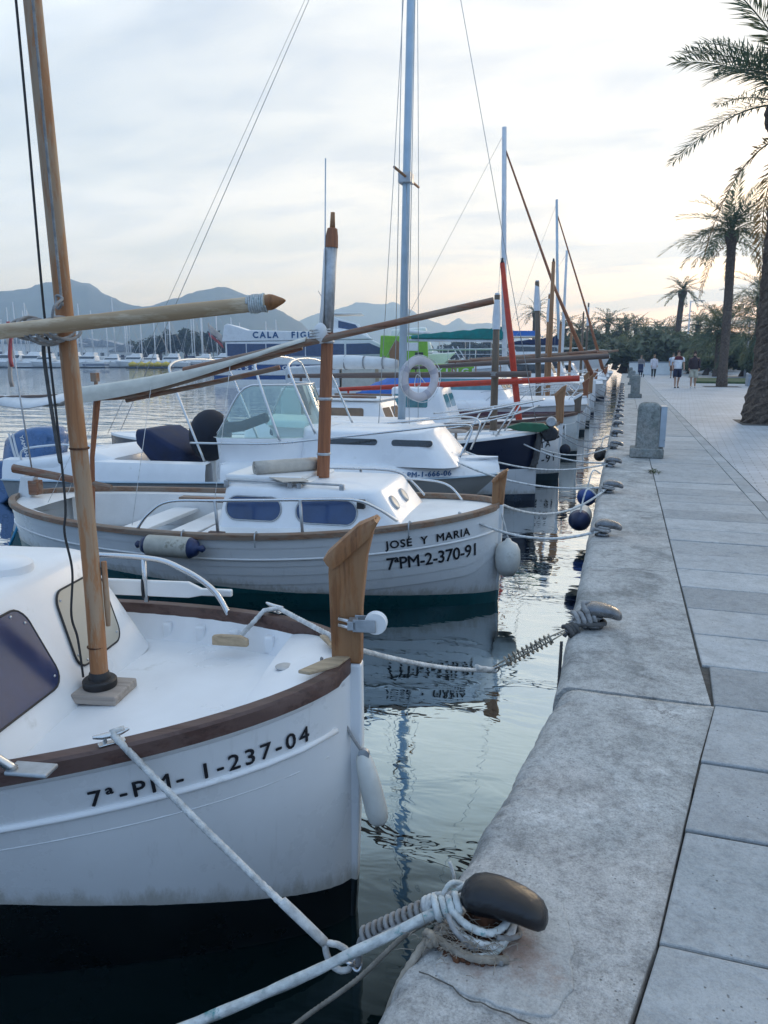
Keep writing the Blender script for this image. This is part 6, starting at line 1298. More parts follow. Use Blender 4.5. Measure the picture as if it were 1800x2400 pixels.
mline('white rope from the bow cleat of the motor cruiser to the fourth cleat', w2(B3POS, B3ROT, (-0.62, -0.30, 0.90)), ck(2) + V((0, 0.04, 0.01)), 0.14, knot=False)
tr = thing('mooring_rope', 'white cord hanging from the bow line of the motor cruiser', 'rope', (0, 0, 0), 0, 'mooring ropes'); mb = MB(); mb.tube([(-1.33, 8.35, 0.64), (-1.33, 8.34, 0.3), (-1.32, 8.34, -0.02)], 0.006, 6); mb.build('line', 'rope_white', tr)
mline('white rope from the motor cruiser to the fifth cleat', w2(B3POS, B3ROT, (-0.45, 0.05, 0.92)), ck(3), 0.15, knot=True)
mline('slack rope from the navy sailing boat to the fifth cleat', (B4POS[0] - 0.3, B4POS[1] - 0.1, 0.88), ck(3) + V((0, 0.05, 0)), 0.10, knot=False)
mline('slack rope from the navy sailing boat to the sixth cleat', (B4POS[0] - 0.3, B4POS[1] + 0.1, 0.90), ck(4), 0.20)
row = [(12.75, 4, 5), (16.0, 6, 7), (18.4, 7, 8), (21.0, 8, 9), (24.0, 10, 11), (26.5, 11, 12), (29.2, 12, 13), (32.2, 14, 15), (35.4, 15, 16), (38.6, 17, 18)]
nm = ['grey-masted llaut', 'red-masted llaut', 'mauve-striped motorboat', 'llaut with the dark capped mast', 'first orange-masted llaut', 'second orange-masted llaut', 'llaut with the rust-red mast', 'motorboat beyond the rust-red mast', 'llaut with the short mast', 'motorboat with tall wheelhouse']
for (y, i, j), n in zip(row, nm):
    for k, (c, sgn) in enumerate(((i, -1), (j, 1))):
        if c < len(CY_): mline(f'{"near" if k == 0 else "far"} bow rope of the {n}', (-1.05, y + sgn * 0.12, 0.85), ck(c) + V((0, 0.03 * sgn, 0)), 0.14 + 0.03 * k, 0.009, 'rope_grey', y < 17)
# fenders against the quay wall
def wall_fender(label, y, z, r, ln_, m1_, m2_):
    o = thing('fender', label, 'fender', (-0.20 - r - 0.02, y, z), 0, 'fenders hung on the quay wall')
    mb = MB(); mb.lathe([(r * 0.97, -ln_ / 2 + 0.06), (r, 0), (r * 0.97, ln_ / 2 - 0.06)], 20, ax='y', cap=False); mb.build('body', m1_, o, smooth='all')
    for s in (-1, 1): mb = MB(); mb.lathe([(r * 0.97, s * (ln_ / 2 - 0.06)), (r * 0.8, s * (ln_ / 2)), (r * 0.4, s * (ln_ / 2 + 0.04)), (0.02, s * (ln_ / 2 + 0.05))], 20, ax='y'); mb.build('end_cap', m2_, o, smooth='all')
    tube_part('lanyard', 'rope_white', o, [(0, -ln_ / 2, r * 0.4), (0.05, -ln_ / 2 + 0.1, 0.3), (0.14, 0, QZ - z + 0.04)], 0.008, 6)
wall_fender('white fender with a dark blue end hanging on the quay wall, nearer of two', 7.55, 0.44, 0.112, 0.42, 'fender_white', 'fender_navy')
wall_fender('grimy fender with a bright blue end on the quay wall behind the navy-ended one', 9.0, 0.42, 0.112, 0.45, 'fender_grey', 'fender_blue')
wall_fender('dark fender low on the quay wall further along', 13.6, 0.36, 0.10, 0.7, 'rubber', 'rubber')
bf = thing('fender', 'dark ball fender on the bow of the white llaut with the grey mast', 'fender', (-0.84, 12.35, 0.55), 0, 'fenders hung on the boats')
mb = MB(); mb.ell((0, 0, 0), (0.09, 0.09, 0.10), 16, 10); mb.build('ball', 'canvas_black', bf, smooth='all'); tube_part('lanyard', 'rope_white', bf, [(0, 0, 0.1), (-0.02, 0.1, 0.4)], 0.006, 6, 0)
# ------------------------------------------------------------------ stone bollards on the seam
def stone_post(label, x, y, s=1.0, box=True, rz=0):
    o = thing('stone_bollard', label, 'bollard', (x, y, QZ), rz, 'stone bollards on the promenade')
    mb = MB(); mb.box(-0.225 * s, 0.225 * s, -0.22 * s, 0.22 * s, 0, 0.135 * s); mb.build('plinth', 'bollard', o, bev=0.02 * s, seg=3)
    mb = MB(); rows = []
    for z, h, r in ((0.135, 0.155, 0.03), (0.60, 0.150, 0.03), (0.68, 0.148, 0.035), (0.725, 0.140, 0.05), (0.755, 0.115, 0.06), (0.77, 0.07, 0.05)): rows.append([(a * s, b * s, z * s) for a, b in rrect(-h, h, -h, h, r, 4)])
    mb.grid(rows, cv=True, cap0=True, cap1=True); mb.build('shaft', 'bollard', o, smooth=50)
    if box: mb = MB(); mb.box(0.152 * s, 0.235 * s, -0.13 * s, 0.13 * s, 0.15 * s, 0.72 * s); mb.build('metal_box', 'steel_box', o, bev=0.006)
M['steel_box'] = pmat('brushed_steel_box', (0.36, 0.42, 0.48), 0.35, 0.7, var=0.12, scale=5)
stone_post('squat weathered stone bollard with a steel box on its side, nearest of its row', 0.37, 11.15)
stone_post('stone bollard in the middle of the row along the promenade seam', 0.42, 28.5, 1.05, False)
stone_post('small far stone bollard before the white wall', 0.45, 43.0, 1.0, False)
stone_post('farthest stone bollard at the end of the seam', 0.46, 60.0, 1.0, False)
wd = thing('weed', 'small dark weed growing out of the seam before the nearest stone bollard', 'weed', (0.41, 9.6, QZ), 0)
mb = MB()
for k in range(60):
    a = rn.uniform(0, 6.28); l = rn.uniform(0.03, 0.10); p = V((rn.gauss(0, 0.03), rn.gauss(0, 0.09), 0)); q = p + V((math.cos(a) * l, math.sin(a) * l, l * rn.uniform(0.1, 0.6))); s = V((-math.sin(a), math.cos(a), 0)) * 0.008; mb.add([p, (p + q) / 2 + s, q, (p + q) / 2 - s], [(0, 1, 2, 3)])
M['weed'] = pmat('weed_green', (0.05, 0.07, 0.03), 0.8, var=0.3); mb.build('leaves', 'weed', wd)
mb = MB(); mb.v = []; 
# ------------------------------------------------------------------ palms
def leaf_mat(name, col, tip, trans=0.42, rough=0.55):
    m, t, p = base_mat(name); L = t.links.new
    oi = N(t, 'ShaderNodeObjectInfo'); tc = N(t, 'ShaderNodeTexCoord'); n = N(t, 'ShaderNodeTexNoise', _Scale=2.2, _Detail=4.0); L(tc.outputs['Object'], n.inputs['Vector'])
    a = N(t, 'ShaderNodeMath', operation='ADD', i1=0.0); L(n.outputs[0], a.inputs[0]); m2 = N(t, 'ShaderNodeMath', operation='MULTIPLY_ADD', i1=0.5, i2=-0.25); L(oi.outputs['Random'], m2.inputs[0]); L(m2.outputs[0], a.inputs[1])
    r = ramp(t, [(0.25, tuple(c * 0.7 for c in col)), (0.5, col), (0.8, tip)]); L(a.outputs[0], r.inputs[0]); L(r.outputs[0], p.inputs['Base Color']); p.inputs['Roughness'].default_value = rough
    tr = N(t, 'ShaderNodeBsdfTranslucent'); L(r.outputs[0], tr.inputs[0]); mx = N(t, 'ShaderNodeMixShader', i0=trans); L(p.outputs[0], mx.inputs[1]); L(tr.outputs[0], mx.inputs[2]); L(mx.outputs[0], t.nodes['Material Output'].inputs[0])
    return m
M['frond'] = leaf_mat('palm_frond', (0.10, 0.145, 0.085), (0.19, 0.195, 0.09), trans=0.45)
M['frond_dry'] = leaf_mat('dry_palm_frond', (0.24, 0.16, 0.065), (0.36, 0.24, 0.10))
M['leafA'] = leaf_mat('olive_green_leaves', (0.13, 0.155, 0.075), (0.21, 0.225, 0.11))
M['leafB'] = leaf_mat('dark_green_leaves', (0.085, 0.125, 0.065), (0.15, 0.18, 0.09))
M['leafC'] = leaf_mat('grey_green_leaves', (0.14, 0.17, 0.11), (0.20, 0.23, 0.14))
M['pine'] = leaf_mat('far_pine_foliage', (0.030, 0.052, 0.030), (0.05, 0.075, 0.04))
def bark_mat():
    m, t, p = base_mat('palm_bark'); L = t.links.new; tc = N(t, 'ShaderNodeTexCoord'); mp = N(t, 'ShaderNodeMapping'); mp.inputs['Scale'].default_value = (6, 6, 5); L(tc.outputs['Object'], mp.inputs[0])
    n = N(t, 'ShaderNodeTexNoise', _Scale=2.5, _Detail=9.0, _Roughness=0.75, _Distortion=0.8); L(mp.outputs[0], n.inputs['Vector'])
    r = ramp(t, [(0.32, (0.035, 0.026, 0.020)), (0.52, (0.115, 0.085, 0.065)), (0.72, (0.24, 0.195, 0.155))]); L(n.outputs[0], r.inputs[0]); L(r.outputs[0], p.inputs['Base Color']); p.inputs['Roughness'].default_value = 0.95
    b = N(t, 'ShaderNodeBump', _Strength=1.0, _Distance=0.03); L(n.outputs[0], b.inputs['Height']); L(b.outputs[0], p.inputs['Normal']); return m
M['bark'] = bark_mat()
M['bark_grey'] = pmat('tree_bark', (0.12, 0.095, 0.075), 0.95, var=0.3, scale=10, bump=0.8, bscale=20)
def frond_mesh(name, L_, pairs, leaf, droop, seed, width=0.022, mat='frond', segs=2):
    rn = random.Random(seed); mb = MB(); n = 14
    path = [V((L_ * t, 0.06 * L_ * math.sin(t * 2.0 + seed) * t, L_ * (0.20 * t - droop * t * t))) for t in [i / n for i in range(n + 1)]]
    mb.tube(path, [lerp(0.030, 0.004, i / n) * (L_ / 3.2) for i in range(n + 1)], 5)
    for k in range(pairs):
        t = lerp(0.14, 0.995, k / (pairs - 1)); i = min(n - 1, int(t * n)); f = t * n - i; p = path[i].lerp(path[i + 1], f); tan = (path[i + 1] - path[i]).normalized()
        side0 = tan.cross(V((0, 0, 1))).normalized(); up = side0.cross(tan)
        ll = leaf * (0.42 + 0.58 * math.sin(math.pi * min(1, 0.12 + t * 0.88)) ** 0.7) * rn.uniform(0.65, 1.15)
        for s in (-1, 1):
            d = (side0 * s * rn.uniform(0.6, 1.05) + tan * lerp(0.35, 1.15, t) * rn.uniform(0.75, 1.25) + up * rn.uniform(-0.1, 0.75)).normalized(); wv = tan.cross(d).cross(d).normalized() * width * rn.uniform(0.7, 1.2)
            wv = d.cross(up).normalized() * width
            a = p; b = p + d * ll * 0.5 + V((0, 0, -0.02 * ll)); c = p + d * ll + V((0, 0, -ll * rn.uniform(0.08, 0.30)))
            mb.add([a, b + wv, c, b - wv], [(0, 1, 2, 3)])
    me = bpy.data.meshes.new(name); me.from_pydata(mb.v, [], mb.f); me.update(); me.materials.append(M[mat]); return me
FR_NEAR = [frond_mesh('near_frond', 3.0 + 0.25 * (k % 3), 100, 0.62, 0.36 + 0.13 * k, k + 1, 0.017) for k in range(4)]
FR_DRY = [frond_mesh('dry_frond', 2.5, 46, 0.38, 0.75 + 0.2 * k, 20 + k, mat='frond_dry') for k in range(2)]
FR_MID = [frond_mesh('mid_frond', 2.9, 44, 0.60, 0.42 + 0.22 * k, 40 + k, 0.026) for k in range(3)]
FR_FAR = [frond_mesh('far_frond', 2.7, 16, 0.55, 0.45 + 0.25 * k, 60 + k, 0.06) for k in range(3)]
def palm(label, x, y, z0, h, r, lean=(0, 0), fr=FR_MID, n=30, scale=1.0, dry=0, seed=1, flare=1.3, name='palm_tree', detail=False, elmin=-25, elmax=80, group='palms along the promenade'):
    o = thing(name, label, 'palm', (x, y, z0), 0, group); rn = random.Random(seed)
    mb = MB(); rows = []; m_ = max(14, int(h / (0.09 if detail else 0.25))); nn = 22 if detail else 10
    for i in range(m_ + 1):
        t = i / m_; cx, cy = lean[0] * t * t, lean[1] * t * t; rr = r * (lerp(flare, 1.0, smooth(t * 6)) if t < 0.17 else 1.0) * (1.0 if t < 0.9 else 1 + 0.55 * smooth((t - 0.9) / 0.05)); ring = []
        for k in range(nn):
            a = 2 * math.pi * (k + 0.5 * (i % 2)) / nn; bump = (0.06 if k % 2 == i % 2 else -0.02) * rr + mnoise.noise(V((math.cos(a) * 2, math.sin(a) * 2, i * 0.55 + seed))) * 0.10 * rr
            ring.append((cx + (rr + bump) * math.cos(a), cy + (rr + bump) * math.sin(a), h * t))
        rows.append(ring)
    mb.grid(rows, cv=True, cap1=True); mb.build('trunk', 'bark', o, smooth=None if detail else 60)
    top = V((lean[0], lean[1], h))
    for k in range(n + dry):
        isdry = k >= n; me = rn.choice(FR_DRY) if isdry else rn.choice(fr)
        q = k / max(1, n - 1); el = R(lerp(elmax, elmin, q ** 0.85) + rn.uniform(-8, 8)) if not isdry else R(rn.uniform(-42, -8)); az = k * 2.39996 + rn.uniform(-0.2, 0.2)
        f = bpy.data.objects.new('frond', me); COL.objects.link(f); f.parent = o; f.location = top + V((0, 0, rn.uniform(-0.2, 0.1) - (0.5 if isdry else 0))); s = scale * rn.uniform(0.85, 1.08)
        f.rotation_euler = (Matrix.Rotation(az, 3, 'Z') @ Matrix.Rotation(-el, 3, 'Y') @ Matrix.Rotation(rn.uniform(-0.5, 0.5), 3, 'X')).to_euler(); f.scale = (s, s, s)
    return o
palm('tall date palm at the picture edge with a thick scaly trunk, nearest palm', 3.06, 18.0, QZ, 6.45, 0.40, (0.02, 0.2), FR_NEAR, 24, 0.92, 4, 3, 1.35, detail=True, elmin=12)
mb = MB(); mb.box(2.45, 4.1, 17.2, 18.8, QZ - 0.02, QZ + 0.003); struct(mb.build('tree_pit', 'soil'))
mb = MB(); mb.box(2.9, 4.3, 15.0, 15.9, QZ - 0.02, QZ + 0.003); struct(mb.build('tree_pit', 'soil'))
palm('tall slim date palm with a full round crown, second from the picture edge', 4.75, 41.5, QZ, 7.5, 0.20, (-0.15, 0), FR_MID, 34, 0.92, 2, 8, 1.35, detail=True, elmin=-18)
mb = MB(); mb.box(3.9, 5.6, 40.6, 42.4, QZ - 0.02, QZ + 0.003); struct(mb.build('tree_pit', 'soil'))
palm('slender palm with a small tufted crown standing alone above the trees', 4.7, 80, QZ, 7.9, 0.27, (0.25, 0), FR_FAR, 24, 0.72, 0, 12, 1.2)
palm('bushy palm half hidden behind the nearest trunk', 9.6, 64, QZ, 6.0, 0.3, (0, 0), FR_MID, 30, 1.0, 2, 17)
palm('low spreading palm with a broad green crown left of the slim date palm', 7.2, 66, QZ, 3.6, 0.35, (0, 0), FR_MID, 40, 1.15, 0, 19, elmin=-40)
palm('low spreading palm glimpsed between the two near trunks', 9.2, 58, QZ, 3.4, 0.35, (0, 0), FR_MID, 36, 1.1, 0, 23, elmin=-40)
far_p = [(1152, 665, 105, 0.85), (1245, 705, 112, 1.0), (1275, 705, 112, 1.0), (1307, 690, 110, 1.05), (1349, 695, 114, 0.9), (1395, 712, 108, 1.05), (1415, 705, 118, 0.9), (1452, 705, 112, 0.95), (1218, 700, 104, 1.0), (1330, 706, 104, 0.9), (1372, 700, 116, 1.0), (1435, 712, 102, 0.9), (1500, 690, 96, 0.95), (1530, 698, 92, 0.9)]
for k, (px, py, d_, s) in enumerate(far_p):
    g = bear(px, d_); h = hgt(py, px, d_) - QZ
    palm(f'distant palm above the far trees, {ORD[k]} of the far palms', g.x, g.y, QZ, h - 0.6, 0.28, (0.2 * math.sin(k * 2.3), 0), FR_FAR, 24, s, 0, 30 + k, 1.1, group='far palms')
# ------------------------------------------------------------------ broadleaf trees: trunk, limbs and a crown of leaf faces
def crown_mesh(name, seed, mat, n=2600, leaf=0.22, flat=0.75, clumps=15):
    rn = random.Random(seed); mb = MB(); cl = []
    for k in range(clumps):
        a = rn.uniform(0, 6.28); q = rn.uniform(0, 1) ** 0.6; cl.append((V((q * math.cos(a) * 0.75, q * math.sin(a) * 0.75, rn.uniform(-0.35, 0.55) * flat * (1.1 - q * 0.5))), rn.uniform(0.22, 0.42)))
    for k in range(n):
        c, r_ = rn.choice(cl); d = V((rn.gauss(0, 1), rn.gauss(0, 1), rn.gauss(0, 1))).normalized(); p = c + d * r_ * rn.uniform(0.55, 1.08); nrm = (d + V((rn.gauss(0, .6), rn.gauss(0, .6), rn.gauss(0, .6)))).normalized(); u = nrm.orthogonal().normalized(); u = Matrix.Rotation(rn.uniform(0, 6.28), 3, nrm) @ u; w_ = nrm.cross(u); s = leaf * rn.uniform(0.5, 1.2) * 0.5
        mb.add([p - u * s, p + w_ * s * 0.45, p + u * s, p - w_ * s * 0.45], [(0, 1, 2, 3)])
    me = bpy.data.meshes.new(name); me.from_pydata(mb.v, [], mb.f); me.update(); me.materials.append(M[mat]); return me
CROWNS = [crown_mesh('crown_olive', 1, 'leafA'), crown_mesh('crown_dark', 2, 'leafB'), crown_mesh('crown_grey', 3, 'leafC'), crown_mesh('crown_olive_b', 4, 'leafA', clumps=20)]
CR_PINE = [crown_mesh('crown_pine', 7, 'pine', 1500, 0.25, 0.6, 12), crown_mesh('crown_pine_b', 8, 'pine', 1500, 0.25, 0.9, 10)]
def tree(label, x, y, z0, h, w_, crown, seed, name='tree', cat='tree', group='trees behind the promenade', low=0.40):
    o = thing(name, label, cat, (x, y, z0), 0, group); rn = random.Random(seed); mb = MB(); hc = h * (low + (1 - low) * 0.5); 
    mb.tube([(0, 0, -0.1), (0.05 * w_, 0, hc * 0.45), (0.0, 0.06, hc)], [0.07 * w_ + 0.06, 0.05 * w_ + 0.04, 0.03], 8)
    for k in range(5):
        a = k * 1.26 + rn.uniform(-.3, .3); b = V((0.03 * w_, 0, hc * rn.uniform(0.45, 0.8))); mb.tube([b, b + V((math.cos(a), math.sin(a), 0.8)) * w_ * 0.18, b + V((math.cos(a), math.sin(a), 0.75)) * w_ * 0.38], [0.05, 0.035, 0.015], 6)
    mb.build('trunk', 'bark_grey', o, smooth='all')
    c = bpy.data.objects.new('crown', crown); COL.objects.link(c); c.parent = o; c.location = (0, 0, hc); c.scale = (w_ * 0.62, w_ * 0.62, h * (1 - low) * 0.80); c.rotation_euler.z = rn.uniform(0, 6.28); return o
kinds = ['olive green', 'dark green', 'grey green', 'yellowish green']
tr_ = []
for k in range(24):
    px = lerp(1232, 1665, k / 23) + 6 * math.sin(k * 3.1); d_ = 92 + 14 * math.sin(k * 1.7) + (4 if k % 2 else -4); top = 727 + 10 * math.sin(k * 2.3) - (8 if k % 5 == 0 else 0); tr_.append((px, d_, top))
for k, (px, d_, top) in enumerate(tr_):
    g = bear(px, d_); h = hgt(top, px, d_) - QZ; tree(f'{kinds[k % 4]} low tree behind the promenade, {ORD[k]} in the belt from the harbour', g.x, g.y, QZ, h, 5.2 + 1.2 * math.sin(k * 1.3), CROWNS[k % 4], k, low=0.12)
for k, (px, d_, top) in enumerate([(1500, 72, 765), (1525, 66, 762), (1550, 70, 768), (1605, 62, 755), (1640, 60, 750), (1665, 56, 745)]):
    g = bear(px, d_); tree(f'dark rounded shrub in front of the tree belt, {ORD[k]} listed from the middle outwards', g.x, g.y, QZ, hgt(top, px, d_) - QZ, 3.4, CROWNS[1 if k % 2 else 2], 50 + k, 'shrub', 'shrub', 'shrubs by the promenade', 0.05)
# dark belt on the near left end of the quay and pines across the water
for k, (px, d_, top) in enumerate([(1150, 120, 752), (1175, 118, 745), (1200, 121, 742), (1222, 117, 738), (880, 260, 738), (905, 262, 735), (985, 255, 732), (1005, 258, 730), (1035, 262, 738), (1060, 260, 736), (1090, 255, 740), (1115, 258, 742)]):
    g = bear(px, d_); tree(f'dark far tree low over the boats, {ORD[k]} from the harbour basin side', g.x, g.y, 0.6, hgt(top, px, d_) - 0.6, 7 if d_ < 200 else 11, CR_PINE[k % 2], 70 + k, group='far trees', low=0.1)
for k, (px, d_, top) in enumerate([(345, 222, 722), (375, 230, 716), (400, 226, 705), (425, 224, 718), (450, 228, 712), (470, 232, 716), (320, 236, 732), (292, 240, 738), (500, 236, 728)]):
    g = bear(px, d_); tree(f'dark pine behind the marina masts, {ORD[k]} of the marina pines', g.x, g.y, 0.6, hgt(top, px, d_) - 0.6, 8.5, CR_PINE[k % 2], 90 + k, 'pine_tree', 'tree', 'pines behind the marina', 0.25)
# lawn strip, planter and white wall beyond the walkers
mb = MB(); mb.prism([(3.9, 47), (30, 42), (30, 52), (4.6, 56)], lambda x, y: (x, y, QZ - 0.05), lambda x, y: (x, y, QZ + 0.12)); struct(mb.build('lawn', 'lawn', bev=0.05))
hb = thing('planter', 'low grey concrete planter box between the two near palm trunks', 'planter', (7.0, 43.0, QZ), 0); mb = MB(); mb.box(-0.9, 0.9, -0.4, 0.4, 0, 0.62); mb.build('box', 'planter', hb, bev=0.02); mb = MB(); mb.box(-0.8, 0.8, -0.3, 0.3, 0.55, 0.6); mb.build('soil_bed', 'soil', hb)
ww = thing('low_wall', 'low white wall across the end of the promenade', 'wall', (1.6, 72, QZ), 0); mb = MB(); mb.box(-1.2, 3.4, -0.25, 0.25, 0, 1.05); mb.build('body', 'whitewall', ww, bev=0.02); mb = MB(); mb.box(-1.24, 3.44, -0.29, 0.29, 1.05, 1.15); mb.build('coping', 'planter', ww, bev=0.02)
def lamp(label, px, d_, top):
    g = bear(px, d_); o = thing('street_lamp', label, 'street lamp', (g.x, g.y, QZ), 0, 'street lamps'); h = hgt(top, px, d_) - QZ
    mb = MB(); mb.tube([(0, 0, 0), (0, 0, h)], [0.09, 0.06], 8); mb.build('pole', 'alu_white', o, smooth='all'); mb = MB(); mb.tube([(0, 0, h - 0.1), (0.5, 0, h + 0.05), (1.0, 0, h)], 0.04, 6); mb.build('arm', 'alu_white', o, smooth='all'); mb = MB(); mb.box(0.7, 1.3, -0.15, 0.15, h - 0.06, h + 0.04); mb.build('lamp_head', 'galv', o, bev=0.03)
lamp('pale street lamp beside the slender lone palm', 1482, 78, 650); lamp('street lamp with a short arm above the teal sail cover', 1163, 108, 648); lamp('street lamp behind the planter near the palm trunk', 1612, 60, 690)
# ------------------------------------------------------------------ people
SKIN = pmat('skin', (0.42, 0.25, 0.17), 0.6, var=0.08); M['skin'] = SKIN
def skin_body(name, joints, edges, mat, parent, sub=1):
    me = bpy.data.meshes.new(name); me.from_pydata([j[0] for j in joints], edges, []); o = bpy.data.objects.new(name + '_rig', me); COL.objects.link(o)
    sk = o.modifiers.new('skin', 'SKIN'); sk.use_smooth_shade = True
    for i, j in enumerate(joints): r_ = j[1]; me.skin_vertices[0].data[i].radius = r_ if isinstance(r_, tuple) else (r_, r_)
    me.skin_vertices[0].data[0].use_root = True
    if sub: s = o.modifiers.new('sub', 'SUBSURF'); s.levels = sub; s.render_levels = sub
    dg = bpy.context.evaluated_depsgraph_get(); m2 = bpy.data.meshes.new_from_object(o.evaluated_get(dg)); bpy.data.objects.remove(o); m2.name = name; m2.materials.clear(); m2.materials.append(M[mat] if isinstance(mat, str) else mat)
    m2.polygons.foreach_set('use_smooth', [True] * len(m2.polygons)); return mobj(name, m2, None, parent)
def person(label, x, y, H, rz, top, bottom, hair, shoes=(0.05, 0.05, 0.05), female=False, step=0.22, arm=(0.1, 0.1), legs='shorts', topstyle='shirt', held=None):
    o = thing('person', label, 'person', (x, y, QZ), rz, 'people walking on the promenade'); k = H / 1.75; sh = 0.175 if female else 0.205; hp = 0.10
    # walks towards -y; s = stride
    s = step; J = {}
    def P(*a): return tuple(q * k for q in a)
    J = [(P(0, 0, 0.95), (0.14 * k, 0.10 * k)), (P(0, 0, 1.15), (0.135 * k, 0.095 * k)), (P(0, 0, 1.36), (0.155 * k, 0.10 * k)), (P(0, 0, 1.47), (0.06 * k, 0.06 * k)), (P(0, -0.01, 1.56), (0.052 * k, 0.055 * k)), (P(0, -0.02, 1.64), (0.075 * k, 0.09 * k)), (P(0, -0.01, 1.72), (0.055 * k, 0.065 * k))]
    E_ = [(0, 1), (1, 2), (2, 3), (3, 4), (4, 5), (5, 6)]
    def chain(root, pts):
        pr = root
        for p, r_ in pts: J.append((P(*p), r_ * k)); E_.append((pr, len(J) - 1)); pr = len(J) - 1
    a0, a1 = arm
    for sd, sw, aw_ in ((-1, s, a0), (1, -s, a1)):
        chain(0, [((sd * hp, 0, 0.88), 0.085), ((sd * hp, -sw * 0.45, 0.50), 0.058), ((sd * hp * 0.95, -sw * 0.55 + 0.10 * (sw < 0), 0.28), 0.050), ((sd * hp * 0.95, -sw + 0.05, 0.085), 0.036), ((sd * hp, -sw - 0.10, 0.035), 0.034)])
        chain(2, [((sd * sh, 0, 1.42), 0.058), ((sd * (sh + 0.05), 0.02 - aw_ * 0.3, 1.14), 0.042), ((sd * (sh + 0.05), -0.04 - aw_, 0.92), 0.032), ((sd * (sh + 0.04), -0.06 - aw_ * 1.2, 0.82), 0.034)])
    body = skin_body('body', J, E_, 'skin', o)
    def cm(c, nm): m = pmat(nm, c, 0.85, var=0.12, scale=10, bump=0.4, bscale=30); return m
    def ringz(z, rx, ry, dy=0.0, n=16): return [(rx * k * math.cos(2 * math.pi * i / n), dy * k + ry * k * math.sin(2 * math.pi * i / n), z * k) for i in range(n)]
    low = 0.70 if topstyle == 'tunic' else 0.90
    mb = MB(); mb.grid([ringz(low, 0.20 if topstyle == 'tunic' else 0.178, 0.16 if topstyle == 'tunic' else 0.145), ringz(1.0, 0.175, 0.14), ringz(1.15, 0.178, 0.138), ringz(1.30, sh + 0.005, 0.138), ringz(1.40, sh + 0.01, 0.12), ringz(1.455, sh * 0.72, 0.095), ringz(1.485, 0.075, 0.07)], cv=True, cap0=True, cap1=True)
    for sd in (-1, 1):
        aw_ = a0 if sd < 0 else a1; pts = [P(sd * (sh - 0.04), 0, 1.41), P(sd * (sh + 0.02), 0.005, 1.36), P(sd * (sh + 0.045), 0.01 - aw_ * 0.2, 1.22)]; rr_ = [0.066 * k, 0.070 * k, 0.064 * k]
        if topstyle in ('long', 'tunic'): pts += [P(sd * (sh + 0.05), 0.0 - aw_ * 0.45, 1.10), P(sd * (sh + 0.05), -0.03 - aw_ * 0.9, 0.95)]; rr_ += [0.055 * k, 0.046 * k]
        mb.tube(pts, rr_, 10)
    mb.build('shirt', cm(top, 'shirt_cloth'), o, smooth='all')
    if isinstance(held, tuple):
        mb = MB(); mb.grid([ringz(1.31, sh + 0.012, 0.145), ringz(1.40, sh + 0.016, 0.127), ringz(1.457, sh * 0.74, 0.102), ringz(1.487, 0.08, 0.075)], cv=True); mb.build('shirt_yoke', cm(held, 'yoke_cloth'), o, smooth='all')
    mb = MB(); mb.grid([ringz(0.99, 0.165, 0.132), ringz(0.90, 0.178, 0.14), ringz(0.82, 0.175, 0.135), ringz(0.80, 0.12, 0.10)], cv=True, cap0=True, cap1=True)
    for sd, sw in ((-1, s), (1, -s)):
        if legs == 'trousers': pts, rr_ = [(sd * hp, 0, 0.86), (sd * hp, -sw * 0.25, 0.68), (sd * hp, -sw * 0.45, 0.50), (sd * hp, -sw * 0.9 + 0.05, 0.14)], [0.095, 0.088, 0.072, 0.052]
        else: pts, rr_ = [(sd * hp, 0, 0.86), (sd * hp, -sw * 0.2, 0.70), (sd * hp, -sw * 0.42, 0.52)], [0.10, 0.103, 0.104 if legs == 'shorts' else 0.125]
        mb.tube([P(*p) for p in pts], [q * k for q in rr_], 12)
    mb.build({'skirt': 'wide_shorts', 'trousers': 'trousers', 'shorts': 'shorts'}[legs], cm(bottom, 'lower_cloth'), o, smooth='all')
    mb = MB(); mb.ell(P(0, 0.015, 1.685), P(0.088, 0.105, 0.095), 12, 8)
    if female: mb.ell(P(0, 0.06, 1.56), P(0.085, 0.06, 0.15), 10, 8)
    mb.build('hair', cm(hair, 'hair'), o, smooth='all')
    for sd, sw in ((-1, s), (1, -s)): mb = MB(); mb.ell(P(sd * hp, -sw - 0.04, 0.035), P(0.045, 0.13, 0.04), 10, 6); mb.build('shoe', cm(shoes, 'shoe'), o, smooth='all')
    mb = MB()
    for sd in (-1, 1): mb.ell(P(sd * 0.032, -0.105, 1.645), P(0.012, 0.008, 0.008), 6, 4)
    mb.ell(P(0, -0.045 - 0.012, 1.58), P(0.025, 0.012, 0.006), 6, 4); mb.build('face_features', cm((0.08, 0.04, 0.03), 'face_dark'), o, smooth='all')
    mb = MB(); mb.ell(P(0, -0.115, 1.62), P(0.013, 0.02, 0.022), 6, 5); mb.build('nose', 'skin', o, smooth='all')
    return o
person('man in a white shirt with burgundy shoulders and navy shorts walking towards the camera', 2.45, 38.9, 1.78, 8, (0.72, 0.72, 0.74), (0.015, 0.02, 0.05), (0.06, 0.04, 0.03), held=(0.10, 0.012, 0.02), step=0.16)
person('woman in a dark top and pale wide shorts beside the man in navy shorts', 3.2, 39.1, 1.72, -4, (0.035, 0.02, 0.025), (0.46, 0.44, 0.36), (0.05, 0.03, 0.02), (0.6, 0.6, 0.6), True, 0.14, (0.12, 0.02), 'skirt', 'long')
person('woman in a loose white tunic and dark leggings beside a pushchair', 2.05, 58.5, 1.68, 3, (0.66, 0.62, 0.66), (0.03, 0.03, 0.03), (0.25, 0.16, 0.09), (0.5, 0.5, 0.5), True, 0.13, (0.2, 0.1), 'trousers', 'tunic')
